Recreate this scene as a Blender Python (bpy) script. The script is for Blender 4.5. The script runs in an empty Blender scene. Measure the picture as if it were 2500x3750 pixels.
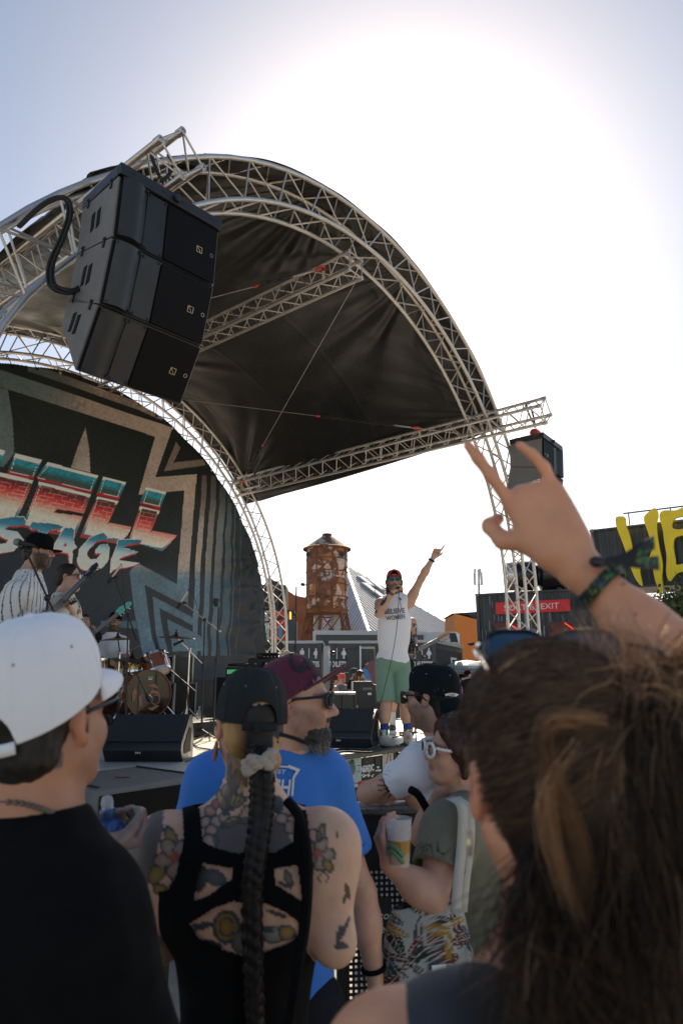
import bpy, math, random
import numpy as np
from mathutils import Vector, Matrix
random.seed(7); rng = np.random.default_rng(7)
C = bpy.context.scene.collection
scene = bpy.context.scene
rad = math.radians
PI = math.pi
# ------------------------------------------------------------------ camera
CZ = 1.8
F = 2500.0
TH = math.atan(605 / 2500.0)
cam_d = bpy.data.cameras.new('camera'); cam = bpy.data.objects.new('camera', cam_d); C.objects.link(cam)
cam.location = (0, 0, CZ); cam.rotation_euler = (PI / 2 + TH, 0, 0)
cam_d.sensor_fit = 'VERTICAL'; cam_d.sensor_height = 36; cam_d.lens = 24
cam_d.clip_start = 0.05; cam_d.clip_end = 2000
cam_d.dof.use_dof = True; cam_d.dof.focus_distance = 6.8; cam_d.dof.aperture_fstop = 4.5
scene.camera = cam
# ------------------------------------------------------------------ sky and sun
SUN_AZ = rad(5.95); SUN_EL = rad(34.75)
world = bpy.data.worlds.new('World'); scene.world = world; world.use_nodes = True
wn = world.node_tree.nodes; wl = world.node_tree.links
sky = wn.new('ShaderNodeTexSky'); sky.sky_type = 'NISHITA'; sky.sun_disc = False
sky.sun_elevation = SUN_EL; sky.sun_rotation = SUN_AZ
sky.air_density = 0.8; sky.dust_density = 0.7; sky.ozone_density = 1.6; sky.altitude = 50
bg = wn['Background']; bg.inputs['Strength'].default_value = 0.125
wl.new(sky.outputs[0], bg.inputs['Color'])
sd = bpy.data.lights.new('sun', 'SUN'); sun = bpy.data.objects.new('sun', sd); C.objects.link(sun)
sd.energy = 5.0; sd.angle = rad(0.5); sd.color = (1.0, 0.93, 0.84)
sdir = Vector((math.cos(SUN_EL) * math.sin(SUN_AZ), math.cos(SUN_EL) * math.cos(SUN_AZ), math.sin(SUN_EL)))
sun.rotation_euler = sdir.to_track_quat('Z', 'Y').to_euler(); sun.location = (0, 0, 30)
scene.view_settings.view_transform = 'Standard'; scene.view_settings.look = 'None'
scene.view_settings.gamma = 1; scene.view_settings.exposure = 0.62
scene.view_settings.use_white_balance = True; scene.view_settings.white_balance_temperature = 8000; scene.view_settings.white_balance_tint = 9
# ------------------------------------------------------------------ geometry of the place
# a pixel of the photograph plus a real distance gives a point; used to measure the place
_c, _s = math.cos(TH), math.sin(TH)
CAM = np.array([0, 0, CZ])
def ray(px, py):
 x = (px - 1250) / F; u = (1875 - py) / F
 return np.array([x, _c - u * _s, _s + u * _c])
def at(px, py, Y):
 r = ray(px, py); return CAM + r * (Y / r[1])
def atz(px, py, z):
 r = ray(px, py); return CAM + r * ((z - CZ) / r[2])
def proj(P):
 d = np.asarray(P, float) - CAM
 xc = d[..., 0]; zc = d[..., 1] * _c + d[..., 2] * _s; yc = -d[..., 1] * _s + d[..., 2] * _c
 return 1250 + F * xc / zc, 1875 - F * yc / zc
# stage frame: E runs along the front edge, B runs to the back of the stage
AE = rad(39)
E = np.array([math.sin(AE), math.cos(AE), 0]); B = np.array([-math.cos(AE), math.sin(AE), 0]); Z = np.array([0, 0, 1.0])
Q = atz(1400, 2735, 1.1)
SH = 1.1                                             # stage height
def W(s, z, o=0.0): return Q + E * s + B * o + np.array([0, 0, z - SH])
def onplane(px, py, o):
 r = ray(px, py); t = np.dot(Q + B * o - CAM, B) / np.dot(r, B); P = CAM + r * t
 return np.array([np.dot(P - Q, E), P[2]])
# ------------------------------------------------------------------ materials
MC = {}
def mat(name, col=(.5, .5, .5), rough=.6, metal=0.0, var=.12, vs=6.0, bump=0.0, bs=80.0, vcol=False, spec=.5,
  trans=0.0, emit=None, es=0.0, alpha=1.0, sss=0.0, sheen=0.0, coat=0.0, stretch=None, bd=0.01):
 if name in MC: return MC[name]
 m = bpy.data.materials.new(name); m.use_nodes = True; n = m.node_tree.nodes; l = m.node_tree.links
 p = n['Principled BSDF']; MC[name] = m
 p.inputs['Roughness'].default_value = rough; p.inputs['Metallic'].default_value = metal
 p.inputs['Specular IOR Level'].default_value = spec
 p.inputs['Transmission Weight'].default_value = trans; p.inputs['Alpha'].default_value = alpha
 p.inputs['Coat Weight'].default_value = coat
 if sss: p.inputs['Subsurface Weight'].default_value = sss; p.inputs['Subsurface Radius'].default_value = (.012, .004, .002); p.inputs['Subsurface Scale'].default_value = 1.0
 if sheen: p.inputs['Sheen Weight'].default_value = sheen; p.inputs['Sheen Roughness'].default_value = .5
 tc = n.new('ShaderNodeTexCoord'); mp = n.new('ShaderNodeMapping'); l.new(tc.outputs['Object'], mp.inputs[0])
 if stretch: mp.inputs['Scale'].default_value = stretch
 nz = n.new('ShaderNodeTexNoise'); nz.inputs['Scale'].default_value = vs; nz.inputs['Detail'].default_value = 6
 nz.inputs['Roughness'].default_value = .65; l.new(mp.outputs[0], nz.inputs['Vector'])
 mr = n.new('ShaderNodeMapRange'); mr.inputs[1].default_value = .25; mr.inputs[2].default_value = .75
 mr.inputs[3].default_value = 1 - var; mr.inputs[4].default_value = 1 + var; l.new(nz.outputs['Fac'], mr.inputs[0])
 mx = n.new('ShaderNodeMix'); mx.data_type = 'RGBA'; mx.blend_type = 'MULTIPLY'; mx.inputs[0].default_value = 1
 if vcol:
  at_ = n.new('ShaderNodeAttribute'); at_.attribute_name = 'Col'; l.new(at_.outputs['Color'], mx.inputs[6])
 else: mx.inputs[6].default_value = (*col, 1)
 l.new(mr.outputs[0], mx.inputs[7]); l.new(mx.outputs[2], p.inputs['Base Color'])
 r2 = n.new('ShaderNodeMapRange'); r2.inputs[1].default_value = .3; r2.inputs[2].default_value = .7
 r2.inputs[3].default_value = max(rough - .08, .02); r2.inputs[4].default_value = min(rough + .08, 1)
 nz2 = n.new('ShaderNodeTexNoise'); nz2.inputs['Scale'].default_value = vs * 3; nz2.inputs['Detail'].default_value = 4
 l.new(mp.outputs[0], nz2.inputs['Vector']); l.new(nz2.outputs['Fac'], r2.inputs[0]); l.new(r2.outputs[0], p.inputs['Roughness'])
 if bump:
  nb = n.new('ShaderNodeTexNoise'); nb.inputs['Scale'].default_value = bs; nb.inputs['Detail'].default_value = 5
  l.new(mp.outputs[0], nb.inputs['Vector'])
  b = n.new('ShaderNodeBump'); b.inputs['Strength'].default_value = bump; b.inputs['Distance'].default_value = bd
  l.new(nb.outputs['Fac'], b.inputs['Height']); l.new(b.outputs[0], p.inputs['Normal'])
 if emit: p.inputs['Emission Color'].default_value = (*emit, 1); p.inputs['Emission Strength'].default_value = es
 return m
# ------------------------------------------------------------------ mesh building
ORG = {}
def tag(o, label=None, cat=None, group=None, kind=None):
 if label: o['label'] = label
 if cat: o['category'] = cat
 if group: o['group'] = group
 if kind: o['kind'] = kind
 return o
def thing(name, label, cat, loc=(0, 0, 0), rz=0.0, group=None, world=False):
 o = bpy.data.objects.new(name, None); C.objects.link(o); o.empty_display_size = .1
 o.location = tuple(float(x) for x in loc); o.rotation_euler = (0, 0, rz)
 if world: ORG[o.name] = np.array(loc, float)
 return tag(o, label, cat, group)
def root_of(o):
 while o.parent: o = o.parent
 return o
def link(name, V, Fc, m, parent=None, cols=None, smooth=True, ang=40, label=None):
 V = np.asarray(V, float).reshape(-1, 3)
 if parent is not None:
  V = V - ORG.get(root_of(parent).name, np.zeros(3)); loc = None
 else:
  loc = np.array([V[:, 0].mean(), V[:, 1].mean(), V[:, 2].min()]); V = V - loc
 me = bpy.data.meshes.new(name)
 if isinstance(Fc, np.ndarray):
  k = Fc.shape[1]; nf = len(Fc)
  me.vertices.add(len(V)); me.vertices.foreach_set('co', V.astype(np.float32).ravel())
  me.loops.add(nf * k); me.loops.foreach_set('vertex_index', Fc.astype(np.int32).ravel())
  me.polygons.add(nf); me.polygons.foreach_set('loop_start', np.arange(0, nf * k, k, dtype=np.int32))
  me.update(calc_edges=True)
 else:
  me.from_pydata([tuple(v) for v in V.tolist()], [], [tuple(f) for f in Fc])
  me.update()
 if cols is not None:
  ca = me.color_attributes.new('Col', 'FLOAT_COLOR', 'POINT')
  cc = np.ones((len(V), 4), np.float32); cc[:, :3] = cols; ca.data.foreach_set('color', cc.ravel())
 if smooth:
  me.shade_smooth()
  if ang < 180: me.set_sharp_from_angle(angle=rad(ang))
 if m: me.materials.append(m)
 o = bpy.data.objects.new(name, me); C.objects.link(o)
 if parent is not None: o.parent = parent
 else: o.location = loc
 if label: o['label'] = label
 return o
def copy_tree(o, parent=None):
 c = o.copy(); C.objects.link(c); c.parent = parent
 for ch in list(o.children): copy_tree(ch, c)
 return c
def nrm(v): v = np.asarray(v, float); return v / (np.linalg.norm(v) + 1e-12)
def frame(d, up=None):
 d = nrm(d); up = Z if up is None else np.asarray(up, float)
 if abs(np.dot(d, nrm(up))) > .98: up = np.array([1., 0, 0]) if abs(d[0]) < .9 else np.array([0, 1., 0])
 x = nrm(np.cross(up, d)); y = np.cross(d, x); return x, y, d
def rotm(ax, a):
 return np.array(Matrix.Rotation(a, 3, Vector(ax)))
def RZ(a): return rotm((0, 0, 1), a)
def RX(a): return rotm((1, 0, 0), a)
def RY(a): return rotm((0, 1, 0), a)
class MB:
 def __init__(s, R=None, T=None):
  s.v = []; s.f = []; s.c = []; s.n = 0; s.R = np.eye(3) if R is None else np.asarray(R); s.T = np.zeros(3) if T is None else np.asarray(T, float); s.col = None
 def add(s, V, Fc, col=None):
  V = np.asarray(V, float).reshape(-1, 3) @ s.R.T + s.T
  s.v.append(V); s.f += [tuple(int(i) + s.n for i in f) for f in Fc]; s.n += len(V)
  c = col if col is not None else s.col
  s.c.append(np.tile(np.array(c if c is not None else (1, 1, 1), float), (len(V), 1)))
  return s
 def box(s, c, size, R=None, ch=0.0, col=None):
  c = np.asarray(c, float); h = np.asarray(size, float) / 2; R = np.eye(3) if R is None else R
  if ch <= 0:
   V = np.array([[x, y, z] for x in (-1, 1) for y in (-1, 1) for z in (-1, 1)]) * h
   Fc = [(0, 1, 3, 2), (4, 6, 7, 5), (0, 4, 5, 1), (2, 3, 7, 6), (0, 2, 6, 4), (1, 5, 7, 3)]
  else:
   V = []; idx = {}
   for x in (-1, 1):
    for y in (-1, 1):
     for z in (-1, 1):
      for a in range(3):
       p = np.array([x, y, z]) * h; q = p.copy()
       for k in range(3):
        if k != a: q[k] = p[k] - np.sign(p[k]) * ch
       idx[(x, y, z, a)] = len(V); V.append(q)
   Fc = []
   for a in range(3):
    b, c2 = (a + 1) % 3, (a + 2) % 3
    for sg in (-1, 1):
     def k(u, w):
      t = [0, 0, 0]; t[a] = sg; t[b] = u; t[c2] = w; return idx[(*t, a)]
     f = [k(-1, -1), k(1, -1), k(1, 1), k(-1, 1)]; Fc.append(f if sg > 0 else f[::-1])
   for a in range(3):
    b, c2 = (a + 1) % 3, (a + 2) % 3
    for u in (-1, 1):
     for w in (-1, 1):
      def k(t0, ax):
       t = [0, 0, 0]; t[a] = t0; t[b] = u; t[c2] = w; return idx[(*t, ax)]
      f = [k(-1, b), k(1, b), k(1, c2), k(-1, c2)]; Fc.append(f if u * w < 0 else f[::-1])
   for x in (-1, 1):
    for y in (-1, 1):
     for z in (-1, 1):
      f = [idx[(x, y, z, 0)], idx[(x, y, z, 1)], idx[(x, y, z, 2)]]; Fc.append(f if x * y * z > 0 else f[::-1])
   V = np.array(V)
  return s.add(V @ R.T + c, Fc, col)
 def tube(s, P, r, n=8, closed=False, caps=True, col=None, up=None):
  P = np.asarray(P, float); m = len(P); r = np.broadcast_to(np.asarray(r, float), (m,))
  T = np.gradient(P, axis=0) if not closed else np.roll(P, -1, 0) - np.roll(P, 1, 0)
  x, y, d = frame(T[0], up); V = []
  a = np.linspace(0, 2 * PI, n, endpoint=False)
  for i in range(m):
   d = nrm(T[i]); x = x - d * np.dot(x, d)
   if np.linalg.norm(x) < 1e-6: x, _, _ = frame(d)
   x = nrm(x); y = np.cross(d, x)
   V.append(P[i] + r[i] * (np.outer(np.cos(a), x) + np.outer(np.sin(a), y)))
  V = np.vstack(V); Fc = []
  for i in range(m if closed else m - 1):
   j = (i + 1) % m
   for k in range(n):
    k2 = (k + 1) % n; Fc.append((i * n + k, i * n + k2, j * n + k2, j * n + k))
  if caps and not closed: Fc.append(tuple(range(n))[::-1]); Fc.append(tuple((m - 1) * n + k for k in range(n)))
  return s.add(V, Fc, col)
 def rod(s, a, b, r, n=8, r2=None, col=None):
  return s.tube([a, b], [r, r if r2 is None else r2], n, col=col)
 def lathe(s, prof, o=(0, 0, 0), ax=(0, 0, 1), n=24, caps=True, col=None, up=None):
  x, y, d = frame(ax, up); o = np.asarray(o, float); a = np.linspace(0, 2 * PI, n, endpoint=False); V = []
  for (r, h) in prof: V.append(o + d * h + r * (np.outer(np.cos(a), x) + np.outer(np.sin(a), y)))
  V = np.vstack(V); m = len(prof); Fc = []
  for i in range(m - 1):
   for k in range(n):
    k2 = (k + 1) % n; Fc.append((i * n + k, i * n + k2, (i + 1) * n + k2, (i + 1) * n + k))
  if caps: Fc.append(tuple(range(n))[::-1]); Fc.append(tuple((m - 1) * n + k for k in range(n)))
  return s.add(V, Fc, col)
 def prism(s, poly, o, x, y, depth, col=None):
  # polygon (a, b) pairs in the plane o + a*x + b*y, extruded by depth along cross(x, y)
  o, x, y = (np.asarray(t, float) for t in (o, x, y)); nn = nrm(np.cross(x, y)); poly = np.asarray(poly, float)
  A = o + poly[:, :1] * x + poly[:, 1:2] * y; k = len(poly)
  ar = np.sum(poly[:, 0] * np.roll(poly[:, 1], -1) - np.roll(poly[:, 0], -1) * poly[:, 1])
  V = np.vstack([A, A + nn * depth]); t = tuple(range(k))
  flip = (ar < 0) != (depth < 0)
  Fc = [t[::-1], tuple(i + k for i in t)] + [(i, (i + 1) % k, (i + 1) % k + k, i + k) for i in range(k)]
  if flip: Fc = [f[::-1] for f in Fc]
  return s.add(V, Fc, col)
 def ball(s, c, r, n=12, R=None, col=None):
  r = np.broadcast_to(np.asarray(r, float), (3,)); R = np.eye(3) if R is None else R
  V = []; Fc = []; m = n // 2 + 1
  for i in range(1, m):
   t = PI * i / m
   for k in range(n): V.append((math.sin(t) * math.cos(2 * PI * k / n), math.sin(t) * math.sin(2 * PI * k / n), -math.cos(t)))
  nn = len(V); V += [(0, 0, -1), (0, 0, 1)]
  for i in range(m - 2):
   for k in range(n): Fc.append((i * n + k, i * n + (k + 1) % n, (i + 1) * n + (k + 1) % n, (i + 1) * n + k))
  for k in range(n): Fc.append((nn, (k + 1) % n, k)); Fc.append((nn + 1, (m - 2) * n + k, (m - 2) * n + (k + 1) % n))
  return s.add((np.array(V) * r) @ R.T + np.asarray(c, float), Fc, col)
 def build(s, name, m, parent=None, smooth=True, ang=40, vc=False, label=None):
  return link(name, np.vstack(s.v), s.f, m, parent, np.vstack(s.c) if vc else None, smooth, ang, label)
_TX = {}
def text_geo(txt, shear=0.0, bold=0.0, font_w=1.0):
 key = (txt, shear, bold)
 if key in _TX: return _TX[key]
 cu = bpy.data.curves.new('t', 'FONT'); cu.body = txt; cu.size = 1.0; cu.shear = shear; cu.offset = bold; cu.resolution_u = 3
 ob = bpy.data.objects.new('t', cu); C.objects.link(ob)
 bpy.context.view_layer.update()
 me = bpy.data.meshes.new_from_object(ob.evaluated_get(bpy.context.evaluated_depsgraph_get()))
 V = np.array([v.co[:] for v in me.vertices]); Fc = [tuple(p.vertices) for p in me.polygons]
 bpy.data.objects.remove(ob); bpy.data.curves.remove(cu); bpy.data.meshes.remove(me)
 V[:, :2] -= V[:, :2].min(0); V[:, :2] /= max(V[:, 1].max(), 1e-6)
 _TX[key] = (V, Fc); return V, Fc
def put_text(mb, txt, o, x, y, h, w=None, depth=.002, col=None, shear=0.0, bold=0.0):
 # text with cap height h, starting at o, written along x with y up; w forces the total width
 V, Fc = text_geo(txt, shear, bold); x = nrm(x); y = nrm(y); nn = nrm(np.cross(x, y)); o = np.asarray(o, float)
 sx = h if w is None else w / V[:, 0].max()
 P = o + V[:, :1] * sx * x + V[:, 1:2] * h * y
 mb.add(P + nn * depth, Fc, col)
 # side walls
 from collections import Counter
 ec = Counter()
 for f in Fc:
  for i in range(len(f)): ec[frozenset((f[i], f[(i + 1) % len(f)]))] += 1
 Vw = np.vstack([P, P + nn * depth]); k = len(P); Fw = []
 for f in Fc:
  for i in range(len(f)):
   a, b = f[i], f[(i + 1) % len(f)]
   if ec[frozenset((a, b))] == 1: Fw.append((a, b, b + k, a + k))
 mb.add(Vw, Fw, col)
 return mb
def smoothstep(a, b, x): t = np.clip((x - a) / (b - a), 0, 1); return t * t * (3 - 2 * t)
def catmull(P, n=8, closed=False):
 P = np.asarray(P, float); out = []
 m = len(P)
 for i in range(m if closed else m - 1):
  p0 = P[(i - 1) % m] if closed or i > 0 else 2 * P[0] - P[1]
  p1 = P[i]; p2 = P[(i + 1) % m]; p3 = P[(i + 2) % m] if closed or i + 2 < m else 2 * P[-1] - P[-2]
  for t in np.linspace(0, 1, n, endpoint=False):
   out.append(.5 * (2 * p1 + (p2 - p0) * t + (2 * p0 - 5 * p1 + 4 * p2 - p3) * t * t + (3 * p1 - p0 - 3 * p2 + p3) * t ** 3))
 if not closed: out.append(P[-1])
 return np.array(out)
# smooth value noise in numpy
_perm = rng.random((64, 64, 64))
def vnoise(P, sc=1.0, oct=3):
 P = np.asarray(P, float) * sc; out = np.zeros(P.shape[:-1]); amp = 1.0; tot = 0
 for _ in range(oct):
  i = np.floor(P).astype(int); f = P - i; f = f * f * (3 - 2 * f)
  def g(a, b, c): return _perm[(i[..., 0] + a) & 63, (i[..., 1] + b) & 63, (i[..., 2] + c) & 63]
  x0 = g(0, 0, 0) * (1 - f[..., 0]) + g(1, 0, 0) * f[..., 0]; x1 = g(0, 1, 0) * (1 - f[..., 0]) + g(1, 1, 0) * f[..., 0]
  x2 = g(0, 0, 1) * (1 - f[..., 0]) + g(1, 0, 1) * f[..., 0]; x3 = g(0, 1, 1) * (1 - f[..., 0]) + g(1, 1, 1) * f[..., 0]
  y0 = x0 * (1 - f[..., 1]) + x1 * f[..., 1]; y1 = x2 * (1 - f[..., 1]) + x3 * f[..., 1]
  out += amp * (y0 * (1 - f[..., 2]) + y1 * f[..., 2] - .5); tot += amp; amp *= .5; P = P * 2.03 + 7.1
 return out / tot * 2
def inpoly(x, y, poly):
 poly = np.asarray(poly, float); r = np.zeros(x.shape, bool)
 m = (x >= poly[:, 0].min()) & (x <= poly[:, 0].max()) & (y >= poly[:, 1].min()) & (y <= poly[:, 1].max())
 xs, ys = x[m], y[m]; q = np.zeros(xs.shape, bool); n = len(poly); j = n - 1
 for i in range(n):
  xi, yi = poly[i]; xj, yj = poly[j]
  if yi != yj: q ^= ((yi > ys) != (yj > ys)) & (xs < (xj - xi) * (ys - yi) / (yj - yi) + xi)
  j = i
 r[m] = q; return r
# ------------------------------------------------------------------ shared materials
M = dict(
 alu=mat('aluminium_tube', (.62, .58, .54), .38, .85, var=.12, vs=9, bump=.08, bs=60),
 alu_s=mat('aluminium_lacing', (.56, .52, .48), .42, .8, var=.12, vs=9),
 blk=mat('black_paint', (.012, .012, .014), .45, 0, var=.3, vs=8, bump=.1, bs=300),
 blk_r=mat('black_rubber', (.01, .01, .01), .6, 0, var=.2),
 chrome=mat('chrome', (.75, .74, .72), .12, 1.0, var=.05),
 red=mat('red_paint', (.55, .04, .02), .4, 0, var=.15),
 steel=mat('dull_steel', (.35, .34, .33), .4, .9, var=.2),
 white=mat('white_plastic', (.75, .75, .74), .4, 0, var=.05),
)
# ------------------------------------------------------------------ ground
def ground():
 n = 60
 g = np.linspace(-1, 1, n); xs = np.sign(g) * np.abs(g) ** 2.2 * 600
 X, Y = np.meshgrid(xs, xs + 5)
 V = np.c_[X.ravel(), Y.ravel(), np.zeros(n * n)]
 i = np.arange(n * n).reshape(n, n)
 Fc = np.c_[i[:-1, :-1].ravel(), i[:-1, 1:].ravel(), i[1:, 1:].ravel(), i[1:, :-1].ravel()]
 o = link('ground', V, Fc, mat('ground', (.36, .32, .27), .9, var=.35, vs=1.5, bump=.6, bs=25), smooth=False)
 o['kind'] = 'structure'
ground()
# ------------------------------------------------------------------ stage deck
def stage():
 t = thing('stage', 'low plywood festival stage with a bright sunlit deck and black plank front', 'stage', W(0, 0), 0, world=True)
 mb = MB()
 wood = mat('stage_deck', (.62, .59, .55), .38, var=.22, vs=2.5, bump=.15, bs=40, spec=.6)
 # deck made of sheets with fine gaps
 for i in range(9):
  for j in range(5):
   s0 = -4.6 + i * 1.0; o0 = -.02 + j * 1.22; cut = .44 if i < 2 and j == 0 else 0
   if s0 > 4.0: continue
   c = W(s0 + .5, SH - .02, o0 + .61 + cut / 2)
   mb.box((0, 0, 0), (.994, 1.214 - cut, .04), ch=.003)
   mb.v[-1] = mb.v[-1] @ np.array([E, B, Z]) + c
 mb.build('deck', wood, t)
 fr = MB()
 for i in range(46):
  s0 = -4.6 + i * .2
  fr.box((0, 0, 0), (.19, .022, .99), ch=.004); fr.v[-1] = fr.v[-1] @ np.array([E, B, Z]) + W(s0 + .1, .53, -.035 + .004 * (i % 2) + (.44 if i < 10 else 0))
 fr.build('front_plank', mat('black_planks', (.018, .018, .02), .55, var=.5, vs=10, bump=.4, bs=40), t)
 rm = MB(); rm.box((0, 0, 0), (7.2, .10, .05), ch=.006); rm.v[-1] = rm.v[-1] @ np.array([E, B, Z]) + W(1.0, 1.07, -.06)
 rm.build('edge_trim', mat('edge_trim', (.10, .10, .10), .5, var=.3), t)
 sk = MB(); sk.box((0, 0, 0), (9.2, 5.5, .05)); sk.v[-1] = sk.v[-1] @ np.array([E, B, Z]) + W(0, 1.0, 3.3)
 for s_ in (-4.4, -1.5, 1.5, 4.4):
  for o_ in (.3, 3, 5.8): sk.box(W(s_, .49, o_), (.1, .1, .97))
 sk.build('understage', M['blk'], t)
 return t
stage_t = stage()
# ------------------------------------------------------------------ trusses
def truss(name, label, Pf, n_cell, group=None, tube=.025, lace=.010, tips=False):
 # Pf(t) -> four chord points for t in 0..1 (order: a b c d round the square)
 t0 = np.mean(Pf(0.0), axis=0)
 t = thing(name, label, 'truss', (t0[0], t0[1], t0[2]), 0, group, world=True)
 ts = np.linspace(0, 1, max(n_cell * 2 + 1, 3))
 G = np.array([Pf(x) for x in ts])                       # m,4,3
 for k in range(4):
  mb = MB(); mb.tube(G[:, k], tube, 12)
  if tips:
   for e_, d_ in ((G[0, k], G[0, k] - G[1, k]), (G[-1, k], G[-1, k] - G[-2, k])):
    d_ = nrm(d_)
    mb.lathe([(tube * 1.12, -.07), (tube * 1.2, -.065), (tube * 1.2, -.002), (tube * 1.1, 0), (tube * .6, 0), (tube * .6, -.12)], e_ + d_ * .012, d_, 14, caps=False)
  mb.build('chord', M['alu'], t)
 for k in range(4):
  a, b = G[:, k], G[:, (k + 1) % 4]; mb = MB()
  for i in range(0, len(ts) - 1):
   if i % 2 == 0: mb.rod(a[i], b[i + 1], lace, 6)
   else: mb.rod(b[i], a[i + 1], lace, 6)
  mb.build('lacing', M['alu_s'], t)
 # end frames
 for i in (0, len(ts) - 1):
  mb = MB()
  for k in range(4): mb.rod(G[i, k], G[i, (k + 1) % 4], lace * 1.1, 6)
  mb.build('end_frame', M['alu_s'], t)
 return t
FA = dict(c=(-.15, 2.95), R=4.14, h=.20, o=.17, w=.16, lw=1.09)
RA = dict(c=(-.52, 2.36), R=4.61, h=.21, o=5.62, w=.16, lw=1.0)
def LW(a, A): return 1 + (A['lw'] - 1) * float(smoothstep(rad(128), rad(168), a))
def arch_pts(A, zb):
 cs, cz = A['c']
 def arc(r):
  L0 = cz - zb; La = PI * A['R']; tot = 2 * L0 + La
  def f(t):
   u = t * tot
   if u < L0: return (cs + r, zb + u)
   if u > L0 + La: return (cs - r * A['lw'], cz - (u - L0 - La))
   a = (u - L0) / A['R']; return (cs + r * math.cos(a) * LW(a, A), cz + r * math.sin(a))
  return f
 fo, fi = arc(A['R'] + A['h']), arc(A['R'] - A['h'])
 def Pf(t):
  a, b = fo(t), fi(t)
  return np.array([W(a[0], a[1], A['o'] - A['w']), W(a[0], a[1], A['o'] + A['w']), W(b[0], b[1], A['o'] + A['w']), W(b[0], b[1], A['o'] - A['w'])])
 return Pf
truss('arch_truss', 'big front aluminium arch truss spanning the stage, nearest the crowd', arch_pts(FA, .02), 34)
truss('arch_truss', 'rear aluminium arch truss framing the painted backdrop', arch_pts(RA, .02), 36)
def purlin(name, label, s, z, o0, o1, ang, n, half=.12):
 ca, sa = math.cos(ang) * half, math.sin(ang) * half
 def Pf(t):
  o = o0 + (o1 - o0) * t
  q = []
  for u, w in ((1, 1), (1, -1), (-1, -1), (-1, 1)):
   q.append(W(s + u * ca - w * sa, z + u * sa + w * ca, o))
  return np.array(q)
 return truss(name, label, Pf, n, 'straight roof trusses between the arches', tube=.024, lace=.008, tips=True)
purlin('roof_truss', 'right lower roof truss sticking out past the front arch above the small speaker', 2.92, 5.52, -.85, 5.6, rad(42), 20, .135)
purlin('roof_truss', 'middle roof truss under the ridge of the black canopy', -.28, 6.62, .1, 5.6, 0, 17)
purlin('roof_truss', 'left roof truss whose open tube ends stick out above the big hanging speakers', -3.5, 5.5, -.8, 5.6, rad(-42), 20, .135)
# ------------------------------------------------------------------ canopy
def canopy():
 nu, nv = 260, 170
 a = np.linspace(rad(37), rad(143), nu); v = np.linspace(0, 1, nv)
 Aa, Vv = np.meshgrid(a, v, indexing='ij')
 cs = -.15 * (1 - Vv) - .52 * Vv; cz = 2.95 * (1 - Vv) + 2.36 * Vv; R = 4.375 * (1 - Vv) + 4.85 * Vv
 o = -.0 + Vv * 5.80
 # wrinkles fanning from the corners, plus soft sag between the arches
 sag = -.16 * np.sin(PI * Vv) ** 1 * (1 - .3 * np.cos(Aa * 6))
 w = np.zeros_like(R)
 for (a0, v0, amp, fr) in ((rad(38), 1.0, .040, 26), (rad(142), 1.0, .040, 24), (rad(40), 0.0, .020, 22), (rad(75), 0, .022, 18), (rad(140), 0, .02, 20), (rad(100), 0.0, .020, 26), (rad(90), 1, .022, 20)):
  dx = (Aa - a0) * 4.5; dy = (Vv - v0) * 5.6; r = np.hypot(dx, dy) + .05; th = np.arctan2(dy, dx)
  ph = vnoise(np.stack([th * 3, r * .4, r * 0 + a0], -1), 1, 2) * 5
  w += 1.6 * amp * np.sin(th * fr + ph) * np.clip(r / 1.2, 0, 1) * np.exp(-(r / 1.7) ** 2)
 w += .025 * vnoise(np.stack([Aa * 3, Vv * 3, Aa * 0], -1), 1, 3)
 seam = np.abs((Vv * 4) % 1 - .5) < .012
 lwf = 1 + (FA['lw'] - 1) * (1 - Vv) * smoothstep(rad(128), rad(168), Aa); R2 = R + sag + w - seam * .006
 P = Q + (cs + R2 * np.cos(Aa) * lwf)[..., None] * E + o[..., None] * B + (cz + R2 * np.sin(Aa) - SH)[..., None] * Z
 V = P.reshape(-1, 3); i = np.arange(nu * nv).reshape(nu, nv)
 Fc = np.c_[i[:-1, :-1].ravel(), i[1:, :-1].ravel(), i[1:, 1:].ravel(), i[:-1, 1:].ravel()]
 t = thing('canopy', 'black tarpaulin roof stretched over the stage arches', 'canopy', W(0, 7, 3), 0, world=True)
 m = mat('canopy_cloth', (.0075, .007, .0068), .42, var=.35, vs=1.2, bump=.35, bs=14, spec=.6)
 ob = link('cover', V, Fc, m, t, ang=180)
 sm = ob.modifiers.new('thick', 'SOLIDIFY'); sm.thickness = .006
 # elastic ties wrapped round the outer tubes
 for A_, o_, a0, a1, n in ((FA, .0, 40, 140, 26), (RA, 5.79, 42, 138, 20)):
  for k in range(n):
   an = rad(a0 + (a1 - a0) * k / (n - 1)); Rr = A_['R'] + A_['h']; cc = A_['c']
   mb = MB(); pts = []
   for q in np.linspace(0, 1, 9):
    ph = q * PI * 1.3 - .5; rr = Rr + .032 * math.sin(ph); oo = o_ + .032 * math.cos(ph) + .10 * q ** 2; aa = an + rad(1.8) * q
    pts.append(W(cc[0] + rr * math.cos(aa) * LW(aa, A_), cc[1] + rr * math.sin(aa), oo))
   mb.tube(pts, .006, 5); mb.build('elastic_tie', M['blk_r'], t)
canopy()
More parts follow.
